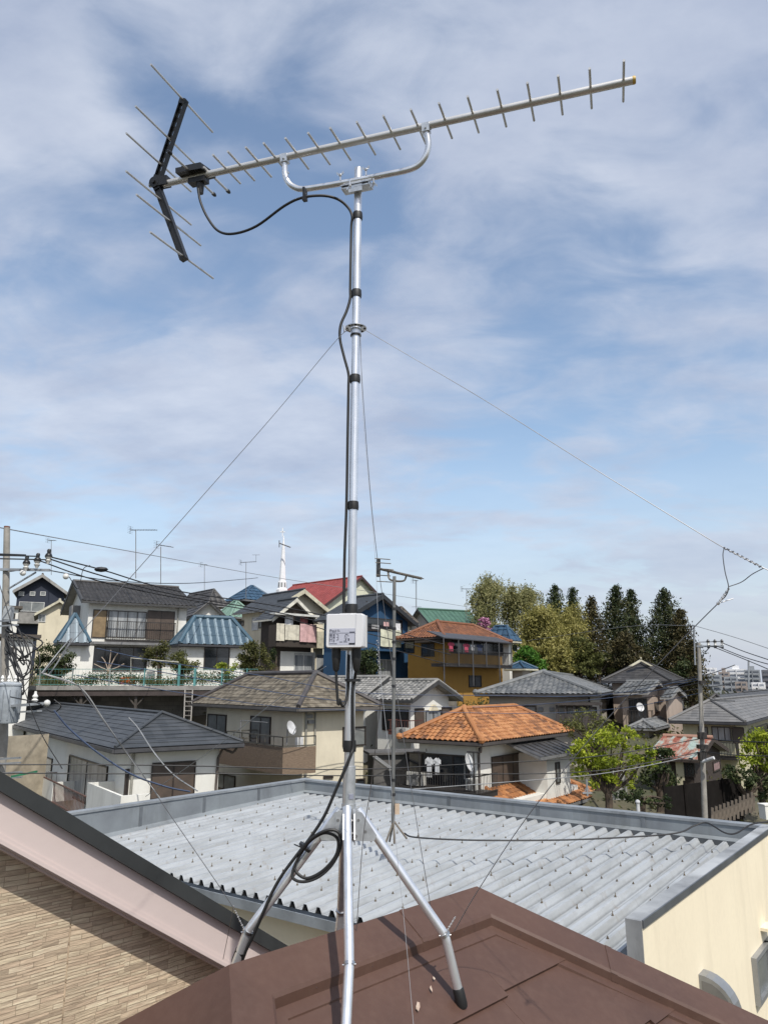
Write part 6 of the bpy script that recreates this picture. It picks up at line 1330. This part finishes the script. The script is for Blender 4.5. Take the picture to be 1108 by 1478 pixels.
b = MB(); lathe_(b, at(50, 1014, YP-.8), Z, [(.05, 0), (.09, .06), (.05, .1), (.08, .16), (.04, .22), (.03, .3)]); b.build('insulator', CER, up_, smooth=True)
MB().ball(at(68, 1015, YP-.95), .09, 10).build('ball_insulator', CER, up_, smooth=True)
for (y, w) in ((897, .9), (1096, 1.1), (1117, 1.2)):
    b = MB(); b.beam(at(-4, y, YP-.2), at(10+w*18, y-2, YP-.5), .05, .05); b.beam(at(-4, y+7, YP-.2), at(10+w*18, y+5, YP-.5), .04, .04); b.build('bracket_arm', GSTEEL, up_)
b = MB(); b.beam(at(18, 1121, YP-.6), at(52, 1114, YP-.8), .12, .05); b.build('cable_cover', mat('green_cover', (.03, .2, .1), .5), up_)
b = MB(); b.obox(at(12, 885, YP-.25), V(1, 0, 0), V(0, 1, 0), Z, .22, .2, .38); b.build('control_box', mat('transformer_grey2', (.4, .42, .43), .5), up_)
# cable tangle on the left pole
rnd = random.Random(4)
for k in range(13):
    y0 = rnd.choice([930, 940, 948, 956, 935, 965]); pts = [(8, y0-10+rnd.randint(-18, 10), YP-.2)]
    xe = rnd.randint(28, 62); pts += [(18+rnd.randint(-4, 6), y0+rnd.randint(-8, 20), YP-.35), (28+rnd.randint(-5, 8), y0+rnd.randint(10, 42), YP-.45), (xe, y0+rnd.randint(-6, 28), YP-.5), (xe-rnd.randint(6, 22), y0-rnd.randint(4, 30), YP-.4), (10, y0-rnd.randint(18, 46), YP-.2)]
    MB().tube(spline([at(*p) for p in pts], 5), rnd.choice([.012, .016, .022]), 5).build('loose_cable', WBLK, up_)
YR = 24.
pr0 = at(1017, 1180, YR); pr1 = at(1008, 928, YR)
rp2 = thing('utility_pole', V(pr0[0], pr0[1], hgt(pr0[0], pr0[1])), 'slender concrete utility pole with three insulators beyond the parapet at right', 'utility pole')
MB().tube([V(pr0[0], pr0[1], hgt(pr0[0], pr0[1])-.3), pr0, pr1], [.095, .085, .055], 14).build('pole', POLE, rp2, smooth=True)
b = MB(); b.tube([at(1003, 960, YR), at(1001, 902, YR)], .025, 6); b.build('top_rod', GSTEEL, rp2)
b = MB(); b.beam(at(1005, 933, YR), at(1044, 933, YR-.4), .05, .05); b.beam(at(1008, 927, YR), at(1040, 926, YR-.35), .03, .03); b.beam(at(1012, 948, YR), at(1024, 934, YR-.15), .03, .03); b.build('crossarm', GSTEEL, rp2)
for x in (1022, 1032, 1042):
    q = at(x, 933, YR-.3); b = MB(); lathe_(b, q, Z, [(.03, 0), (.045, .05), (.03, .08), (.045, .12)], 8); i_ = b.build('insulator', CER, rp2); b = MB(); lathe_(b, q+Z*.12, Z, [(.045, 0), (.05, .04), (.02, .09), (0, .1)], 8); b.build('insulator_cap', BLACK, i_); b = MB(); lathe_(b, q-Z*.06, Z, [(.04, 0), (.04, .06)], 8); b.build('insulator_base', BLACK, i_)
for (y, w, h_) in ((1062, .22, .2), (1078, .28, .12), (1092, .2, .25), (985, .16, .1)):
    b = MB(); b.obox(at(1013, y, YR-.15), V(1, 0, 0), V(0, 1, 0), Z, w, .2, h_); b.build('cable_clamp', RAILB, rp2)
b = MB(); b.tube([at(1013, 1100, YR-.2), at(1030, 1094, YR-.5)], .05, 8); b.build('closure', mat('plain_white', (.6, .6, .6), .5), rp2)
# power lines ; (px, py, Y)
def line(pts, r, m, label, sag=0):
    wire('power_line', pts, r, m, label, 'cable', 'overhead lines over the neighbourhood', n=5, sub=6)
line([(-20, 758, 24), (200, 798, 40), (400, 834, 60), (560, 858, 70), (700, 880, 85)], .02, WGREY, 'long thin line from the left edge rising past the church spire')
line([(69, 803, 21.7), (145, 822, 23), (250, 852, 26), (400, 875, 30), (520, 900, 33), (640, 930, 36)], .022, WBLK, 'uppermost thick black line running right from the left pole insulators')
line([(69, 806, 21.7), (150, 832, 23), (250, 858, 26), (400, 884, 30), (520, 912, 33), (650, 945, 36)], .022, WBLK, 'second thick black line running right from the left pole insulators')
line([(53, 808, 21.7), (140, 838, 23), (250, 862, 26), (400, 889, 30), (520, 925, 33), (650, 960, 36)], .02, WBLK, 'third thick black line running right from the left pole insulators')
MB().ball(at(146, 822, 22.9), .14, 8, (1.6, 1, .6)).build('line_connector', WBLK, **T('small black connector on the uppermost thick line left of the white house', 'connector'))
for k, y in enumerate((799, 801, 806)): line([(-20, y, 20), (37+16*k, y+2, 21.7)], .02, WBLK, ['topmost', 'middle', 'lowest'][k]+' short black line from the left edge to a pole insulator')
line([(100, 833, 22), (113, 850, 22.5), (120, 822, 22.6), (130, 816, 22.8)], .012, WBLK, 'curved jumper wire beside the right ball insulator')
line([(12, 825, 22), (60, 822, 23), (160, 838, 28), (270, 842, 36), (352, 836, 50), (372, 834, 52)], .018, WBLK, 'thin black line from the left pole to the bracket near the blue roof')
line([(140, 936, 20), (230, 955, 22), (375, 975, 25), (520, 1000, 28), (700, 1004, 30), (860, 1004, 28), (1013, 978, 24.)], .013, WBLUE, 'upper blue cable crossing from the terrace to the right pole')
line([(140, 955, 20), (260, 975, 22), (420, 1003, 25), (560, 1018, 28), (720, 1020, 30), (900, 1005, 27), (1013, 980, 24.)], .013, WBLUE, 'middle blue cable crossing from the terrace to the right pole')
line([(110, 975, 20), (260, 1000, 22), (420, 1022, 25), (560, 1026, 28), (760, 1030, 29), (900, 1022, 27), (1013, 1000, 24.)], .011, WBLUE, 'lowest blue cable crossing from the terrace to the right pole')
line([(-10, 1104, 17), (160, 1104, 18), (330, 1107, 19), (500, 1111, 20), (660, 1104, 21.5), (860, 1092, 23), (1013, 1066, 24)], .014, WBLK, 'upper of two black cables sagging across the middle of the view')
line([(-10, 1116, 17), (160, 1117, 18), (330, 1117, 19), (500, 1120, 20), (660, 1118, 21.5), (860, 1113, 23), (1013, 1085, 24)], .014, WBLK, 'lower of two black cables sagging across the middle of the view')
line([(560, 1142, 21), (720, 1130, 22), (860, 1118, 23), (960, 1100, 23.5), (1013, 1086, 24)], .012, WGREY, 'thin grey line rising to the right pole above the yellow green tree')
line([(1013, 1066, 24), (1060, 1070, 22), (1120, 1072, 20)], .014, WBLK, 'upper cable from the right pole to the right edge'); line([(1013, 1085, 24), (1060, 1090, 22), (1120, 1092, 20)], .014, WBLK, 'lower cable from the right pole to the right edge')
for k, (x, y, y2) in enumerate(((1042, 928, 956), (1032, 932, 962), (1022, 931, 971))): line([(x, y, 23.7), (1075, y+13+4*k, 22), (1120, y2, 19)], .013, WBLK, ['highest', 'middle', 'lowest'][k]+' of three lines from the right pole insulators to the right edge')
line([(1001, 903, 24), (1060, 920, 22), (1120, 940, 20)], .009, WGREY, 'faint line from the top rod of the right pole to the right edge'); line([(1001, 903, 24), (900, 905, 30), (760, 925, 45)], .008, WGREY, 'faint line from the top rod of the right pole toward the trees')
for k, (y0, y1_) in enumerate(((975, 985), (985, 992), (993, 1003))): line([(1013, y0, 24), (960, y0+10, 27), (900, y1_+8, 30)], .016, WBLK, ['top', 'middle', 'bottom'][k]+' of the short drop cables left of the right pole'); 
for k, (y0, y1_) in enumerate(((975, 960), (990, 985), (1002, 1012))): line([(1013, y0, 24), (1030, (y0+y1_)//2+4, 26), (1060, y1_, 30)], .018, WBLK, ['upper', 'central', 'lower'][k]+' dark cable bundle right of the right pole toward the towers')
WW = mat('cable_white', (.45, .45, .44), .5)
line([(62, 972, 14), (115, 992, 14.5), (150, 1040, 15), (190, 1098, 16), (226, 1146, 16.5), (236, 1160, 16.6)], .012, WW, 'pale cable running down from the fence end to the charcoal roof house')
line([(78, 1026, 15), (100, 1052, 15.2), (140, 1086, 15.6), (190, 1118, 16), (240, 1136, 16.5), (274, 1143, 17)], .018, WBLUE, 'blue taped cable sweeping down before the charcoal hip roof')
line([(186, 1036, 20), (200, 1052, 19.8), (222, 1086, 19.3), (250, 1118, 19), (285, 1142, 18.5)], .016, WGREY, 'thick pale cable hanging down over the charcoal hip roof')
line([(-5, 830, 20), (16, 900, 20), (25, 960, 20.2), (40, 1010, 20.3), (60, 1060, 20.5), (90, 1110, 20.8)], .012, WBLK, 'black cable dropping from the left pole arms toward the shutters')
line([(60, 972, 20.5), (90, 935, 21), (104, 922, 21), (84, 955, 21), (70, 975, 21)], .02, WGREY, 'grey looped cable beside the white annexe')
line([(15, 1006, 21), (55, 1015, 20.6), (75, 1028, 20.3), (88, 1020, 20), (78, 1010, 20)], .016, WBLK, 'short black loop beside the transformer arm')
line([(470, 962, 12), (400, 1010, 13), (320, 1072, 14.5), (210, 1150, 17)], .006, WGREY, 'thin grey wire slanting across the beige house toward the shutters')
# small antennas
antenna(196, 835, 765, 43, 188, 227, 0, 'tall thin antenna standing left of centre on the dark tiled roof'); antenna(232, 843, 789, 43.5, 226, 250, -3, 'second thin antenna with short tilted boom on the dark tiled roof')
antenna(295, 853, 815, 66, 290, 299, 0, 'faint small antenna on the dark brown hip roof'); antenna(355, 868, 811, 60, 347, 370, 1, 'antenna with two booms in front of the deep blue roof', small=((364, 375, 801),))
antenna(74, 830, 780, 62, 69, 81, 0, 'faint antenna above the navy house'); antenna(673, 897, 850, 60, 666, 682, 0, 'small antenna beside the green roof'); antenna(600, 880, 838, 58, 596, 603, 0, 'thin antenna mast above the brown and green roofs', small=((594, 608, 876),))
# ------------------------------------------------------------------ right side yard
fn = thing('fence', at(1005, 1150, 27), 'dark board fence below the timber shed', 'fence'); FB = mat('fence_dark', (.014, .012, .011), .95, spec=.1)
p, q = at(958, 1148, 26.5), at(1068, 1140, 29.5); b = MB(); b.prism([V(p[0], p[1], at(958, 1156, 26.5)[2]-1), V(q[0], q[1], at(1068, 1145, 29.5)[2]-1), V(q[0], q[1], at(1068, 1122, 29.5)[2]), V(p[0], p[1], at(958, 1137, 26.5)[2])], V(.03, .06, 0)); b.build('board_panel', FB, fn)
for k in range(5): t = k/4; c = p+(q-p)*t; b = MB(); b.beam(V(c[0], c[1]-.04, c[2]-1), V(c[0], c[1]-.04, c[2]+.42+.03*t), .06, .06, (0, 1, 0)); b.build('post', FB, fn)
STK = mat('stake_grey', (.17, .14, .11), .95, col2=(.06, .05, .04), nscale=3)
for k in range(22):
    t = k/21; x = 1026+60*t; y = 1172-22*t+(7 if k % 2 else 0)-(0 if k < 14 else 2); c = at(x, y, 24.5+2.5*t); b = MB(); b.beam(c-Z*.35, c+Z*.12+V(.04, 0, 0), .075, .05, (0, 1, 0)); o = b.build('timber_stake', STK, **T('short weathered timber stake holding back the earth bank at right', 'stake', 'timber stakes along the earth bank'))
b = MB(); q = at(1106, 1172, 24.); b.obox(q, V(1, .2, 0), V(-.2, 1, 0), Z, .3, .3, .4); b.obox(q+Z*.21, V(1, .2, 0), V(-.2, 1, 0), Z, .34, .34, .04); b.build('white_cabinet', W_WHITE, **T('small white cabinet at the right edge behind the parapet', 'cabinet'))
b = MB(); q = at(893, 1126, 29); b.prism([q+V(-.35, 0, -.7), q+V(.3, 0, -.7), q+V(.22, 0, .3), q+V(.0, 0, .75), q+V(-.22, 0, .35)], V(.1, .8, 0)); b.build('tarpaulin', mat('tarp_grey', (.4, .4, .38), .7, col2=(.2, .2, .19), nscale=3, stretch=(4, 4, .6)), **T('pale grey tarpaulin hanging under the yellow green tree', 'tarpaulin'))
b = MB(); q = at(920, 1158, 16); b.tube([q-Z*.6, q], .035, 8); b.ball(q, .05, 8); b.build('vent_pipe', mat('plain_white', (.6, .6, .6), .5), **T('small white capped vent pipe behind the grey parapet', 'vent pipe'))
b = MB(); q = at(847, 1140, 25); b.tube([q-Z*.2, q+Z*.3], .03, 6); b.beam(q+V(-.15, 0, -.1), q+V(.15, 0, -.1), .04, .04); b.beam(q+V(-.1, 0, -.1), q+V(0, 0, .1), .02, .02); b.beam(q+V(.1, 0, -.1), q+V(0, 0, .1), .02, .02); b.build('roof_bracket', GSTEEL, **T('small grey metal bracket on the lower orange roof', 'bracket'))
# ------------------------------------------------------------------ towers on the horizon
def tower(x0, x1, ytop, Y, m, fl, label, side=None, hat=False, slab=(.5, .5, .5), dark=(.1, .11, .13), yaw=25):
    y_ = math.radians(yaw); a = V(math.cos(y_), -math.sin(y_), 0); c = V(math.sin(y_), math.cos(y_), 0); P0 = at(x0, ytop, Y); w = len_to(P0, a, x1); zt = P0[2]; d = 14.; zb = -34
    t = thing('apartment_tower', V(P0[0], P0[1], zb), label, 'apartment block', 'distant apartment blocks')
    b = MB(); b.prism([V(*(P0)[:2], zb), V(*(P0+a*w)[:2], zb), V(*(P0+a*w+c*d)[:2], zb), V(*(P0+c*d)[:2], zb)], Z*(zt-zb)); b.build('wall', m, t)
    nfl = min(18, int((zt-zb)/3)); 
    GD = mat('tower_recess_light', (.3, .32, .36), .5) if m is TWW else mat('tower_recess', dark, .5); 
    for k in range(min(nfl, 14)):
        b = MB(); z = zt-1.6-3.*k; ncol = max(2, int(w/fl))
        q0 = P0+a*.6-c*.15; b.prism([V(*(P0+a*.8-c*.1)[:2], z-1.1), V(*(P0+a*(w-.8)-c*.1)[:2], z-1.1), V(*(P0+a*(w-.8)-c*.1)[:2], z+.6), V(*(P0+a*.8-c*.1)[:2], z+.6)], -c*.1)
        b.build('window_band', GD, t)
        b = MB(); b.prism([V(*(P0+a*.5-c*.9)[:2], z-1.5), V(*(P0+a*(w-.5)-c*.9)[:2], z-1.5), V(*(P0+a*(w-.5)-c*.9)[:2], z-.5), V(*(P0+a*.5-c*.9)[:2], z-.5)], c*.2)
        for j in range(1, ncol):
            s_ = w*j/ncol; b.prism([V(*(P0+a*(s_-.25)-c*.9)[:2], z-1.5), V(*(P0+a*(s_+.25)-c*.9)[:2], z-1.5), V(*(P0+a*(s_+.25)-c*.9)[:2], z+1.5), V(*(P0+a*(s_-.25)-c*.9)[:2], z+1.5)], c*.7)
        b.build('balcony', m, t)
    if hat: b = MB(); b.obox(V(*(P0+a*w*.5+c*5)[:2], zt+1.2), a, c, Z, w*.35, 6, 2.4); b.build('roof_plant', m, t)
TWW = mat('tower_white', (.82, .82, .82), .8); TWG = mat('tower_grey', (.30, .32, .34), .8); TWD = mat('tower_dark', (.15, .15, .17), .8); TWT = mat('tower_tan', (.34, .29, .26), .8)
tower(1015, 1033, 964, 420, TWW, 5, 'leftmost distant white apartment block with blank top', hat=False); tower(1014, 1040, 974, 400, TWG, 4, 'grey apartment block in front of the leftmost white one'); tower(1036, 1052, 970, 460, TWT, 5, 'tan apartment block between the two white ones', hat=True); tower(1044, 1064, 977, 430, TWG, 4, 'lower grey apartment block before the tan one')
tower(1047, 1076, 966, 520, TWW, 5, 'broad distant white apartment block in the centre of the group', hat=True); tower(1073, 1096, 967, 500, TWG, 5, 'pale grey apartment block right of the broad white one', hat=True); tower(1099, 1125, 967, 440, TWD, 5, 'dark apartment block at the right edge of the group'); tower(1060, 1078, 984, 400, TWT, 4, 'short tan apartment block low in the centre of the group'); tower(1084, 1104, 985, 410, TWW, 4, 'short white apartment block low at the right of the group')
b = MB(); b.tube([at(1080, 992, 300), at(1080, 953, 300)], .35, 6); b.build('radio_mast', TWG, **T('thin distant radio mast rising above the apartment blocks', 'mast'))
for i, (x, y, Y, r1) in enumerate(((940, 986, 180, 60), (1060, 996, 210, 60))): pass
P = []
for i in range(1500):
    x = RNG.uniform(20, 330); y = RNG.uniform(120, 330)
    if x/y < .28 or x/y > .75: continue
    z = at(1050, 1004, y)[2]; P.append(V(x, y, z-1.5)+RNG.normal(size=(12, 3))*V(2.4, 2.4, 1.1))
P = np.concatenate(P); leaves('distant_woodland', leafmat('leaf_far', [(.04, .05, .035), (.08, .09, .06), (.12, .12, .08)]), None, P, 1.4*(.6+.8*RNG.random(len(P))), base=(150, 220, -5), tags=dict(kind='stuff', label='belt of distant trees below the apartment blocks', category='woodland'))

# ------------------------------------------------------------------ sky, sun, camera
SUN_YAW = math.radians(156); SUN_EL = math.radians(52.5)
wld = D.worlds.new('World'); SC.world = wld; wld.use_nodes = True
n = wld.node_tree.nodes; L = wld.node_tree.links; bg = n['Background']; bg.inputs['Strength'].default_value = .1
sky = n.new('ShaderNodeTexSky'); sky.sky_type = 'NISHITA'; sky.sun_disc = False; sky.sun_elevation = SUN_EL; sky.sun_rotation = SUN_YAW
sky.air_density = 1.1; sky.dust_density = 1.6; sky.ozone_density = 1.3; sky.altitude = 50
tc = n.new('ShaderNodeTexCoord')
sep = n.new('ShaderNodeSeparateXYZ'); L.new(tc.outputs['Generated'], sep.inputs[0])
def M(op, a, b=None, c=None, clamp=False):
    k = n.new('ShaderNodeMath'); k.operation = op; k.use_clamp = clamp
    for i, v in enumerate((a, b, c)):
        if v is None: continue
        if isinstance(v, (int, float)): k.inputs[i].default_value = v
        else: L.new(v, k.inputs[i])
    return k.outputs[0]
zz = M('ADD', M('MAXIMUM', sep.outputs['Z'], 0.), .22)
cx_ = M('DIVIDE', sep.outputs['X'], zz); cy_ = M('DIVIDE', sep.outputs['Y'], zz)
cmb = n.new('ShaderNodeCombineXYZ'); L.new(cx_, cmb.inputs[0]); L.new(cy_, cmb.inputs[1])
mp = n.new('ShaderNodeMapping'); mp.inputs['Rotation'].default_value = (0, 0, math.radians(28)); mp.inputs['Scale'].default_value = (1.0, 1.5, 1); mp.inputs['Location'].default_value = (3.1, 1.7, 0); L.new(cmb.outputs[0], mp.inputs[0])
n1 = n.new('ShaderNodeTexNoise'); n1.inputs['Scale'].default_value = 1.15; n1.inputs['Detail'].default_value = 9; n1.inputs['Roughness'].default_value = .52; n1.inputs['Distortion'].default_value = .35; L.new(mp.outputs[0], n1.inputs['Vector'])
n2 = n.new('ShaderNodeTexNoise'); n2.inputs['Scale'].default_value = 4.5; n2.inputs['Detail'].default_value = 8; n2.inputs['Roughness'].default_value = .55; n2.inputs['Distortion'].default_value = .5; L.new(mp.outputs[0], n2.inputs['Vector'])
f = M('ADD', M('MULTIPLY', n1.outputs['Fac'], 1.0), M('MULTIPLY', n2.outputs['Fac'], .55))
# broad cloud banks and gaps by direction
def blob(px, py, rad, amt):
    d = norm(ray(px, py)); vm = n.new('ShaderNodeVectorMath'); vm.operation = 'DISTANCE'; L.new(tc.outputs['Generated'], vm.inputs[0]); vm.inputs[1].default_value = tuple(d)
    mr = n.new('ShaderNodeMapRange'); mr.interpolation_type = 'SMOOTHSTEP'; mr.inputs['From Min'].default_value = rad; mr.inputs['From Max'].default_value = 0; mr.inputs['To Min'].default_value = 0; mr.inputs['To Max'].default_value = amt
    L.new(vm.outputs['Value'], mr.inputs['Value']); return mr.outputs['Result']
for bl in ((60, 350, .2, -.02), (270, 270, .14, -.03), (170, 430, .12, -.02), (40, 190, .12, -.02), (150, 280, .22, .06), (850, 600, .30, -.22), (650, 640, .2, -.12), (780, 330, .18, -.06), (230, 130, .12, -.05), (1050, 560, .22, -.10), (150, 640, .18, -.05), (350, 130, .2, -.04),
           (60, 60, .2, .10), (700, 60, .35, .10), (1000, 150, .3, .07), (620, 480, .2, .16), (330, 520, .25, .14), (180, 560, .2, .08), (1000, 400, .2, .08), (450, 690, .25, .08), (930, 720, .3, .1), (900, 20, .3, .06), (50, 230, .15, .08)):
    f = M('ADD', f, blob(*bl))
mr = n.new('ShaderNodeMapRange'); mr.inputs['From Min'].default_value = .56; mr.inputs['From Max'].default_value = .90; mr.clamp = True; mr.interpolation_type = 'SMOOTHSTEP'; L.new(f, mr.inputs['Value'])
# haze near the horizon
hz = n.new('ShaderNodeMapRange'); hz.inputs['From Min'].default_value = .34; hz.inputs['From Max'].default_value = -.02; hz.interpolation_type = 'SMOOTHSTEP'; hz.inputs['To Max'].default_value = .9; L.new(sep.outputs['Z'], hz.inputs['Value'])
msk = M('MAXIMUM', M('MULTIPLY', mr.outputs['Result'], .82), hz.outputs['Result'])
# cloud tone: bright rims, grey bellies
tone = n.new('ShaderNodeValToRGB'); te = tone.color_ramp.elements; te[0].position = .35; te[0].color = (4.5, 5.15, 6.7, 1); te[1].position = .7; te[1].color = (7.2, 7.7, 8.8, 1)
n3 = n.new('ShaderNodeTexNoise'); n3.inputs['Scale'].default_value = 2.1; n3.inputs['Detail'].default_value = 7; n3.inputs['Roughness'].default_value = .6; L.new(mp.outputs[0], n3.inputs['Vector']); L.new(n3.outputs['Fac'], tone.inputs['Fac'])
hm = n.new('ShaderNodeMixRGB'); L.new(hz.outputs['Result'], hm.inputs['Fac']); L.new(tone.outputs['Color'], hm.inputs['Color1']); hm.inputs['Color2'].default_value = (5.7, 6.2, 7.4, 1)
blu = n.new('ShaderNodeMixRGB'); blu.blend_type = 'MULTIPLY'; blu.inputs['Fac'].default_value = 1; blu.inputs['Color2'].default_value = (2.0, 1.93, 1.83, 1); L.new(sky.outputs[0], blu.inputs['Color1'])
mx = n.new('ShaderNodeMixRGB'); L.new(msk, mx.inputs['Fac']); L.new(blu.outputs[0], mx.inputs['Color1']); L.new(hm.outputs[0], mx.inputs['Color2'])
L.new(mx.outputs[0], bg.inputs['Color'])
sd_ = D.lights.new('sun', 'SUN'); sd_.energy = 4.4; sd_.angle = math.radians(.55); sd_.color = (1, .96, .89)
so = D.objects.new('sun', sd_); COL.objects.link(so)
sdir = V(math.sin(SUN_YAW)*math.cos(SUN_EL), math.cos(SUN_YAW)*math.cos(SUN_EL), math.sin(SUN_EL))
so.rotation_euler = Vector(tuple(sdir)).to_track_quat('Z', 'Y').to_euler(); so.location = (20, -30, 60)
cd = D.cameras.new('camera'); cam = D.objects.new('camera', cd); COL.objects.link(cam); cam.location = tuple(CAM); cam.rotation_euler = (math.pi/2+PITCH, 0, 0)
cd.sensor_fit = 'HORIZONTAL'; cd.sensor_width = 36; cd.lens = 36*FPX/1108; cd.clip_start = .05; cd.clip_end = 9000
SC.camera = cam
SC.view_settings.view_transform = 'Standard'; SC.view_settings.look = 'None'; SC.view_settings.exposure = 0; SC.view_settings.gamma = 1
SC.cycles.max_bounces = 6; SC.cycles.use_denoising = True
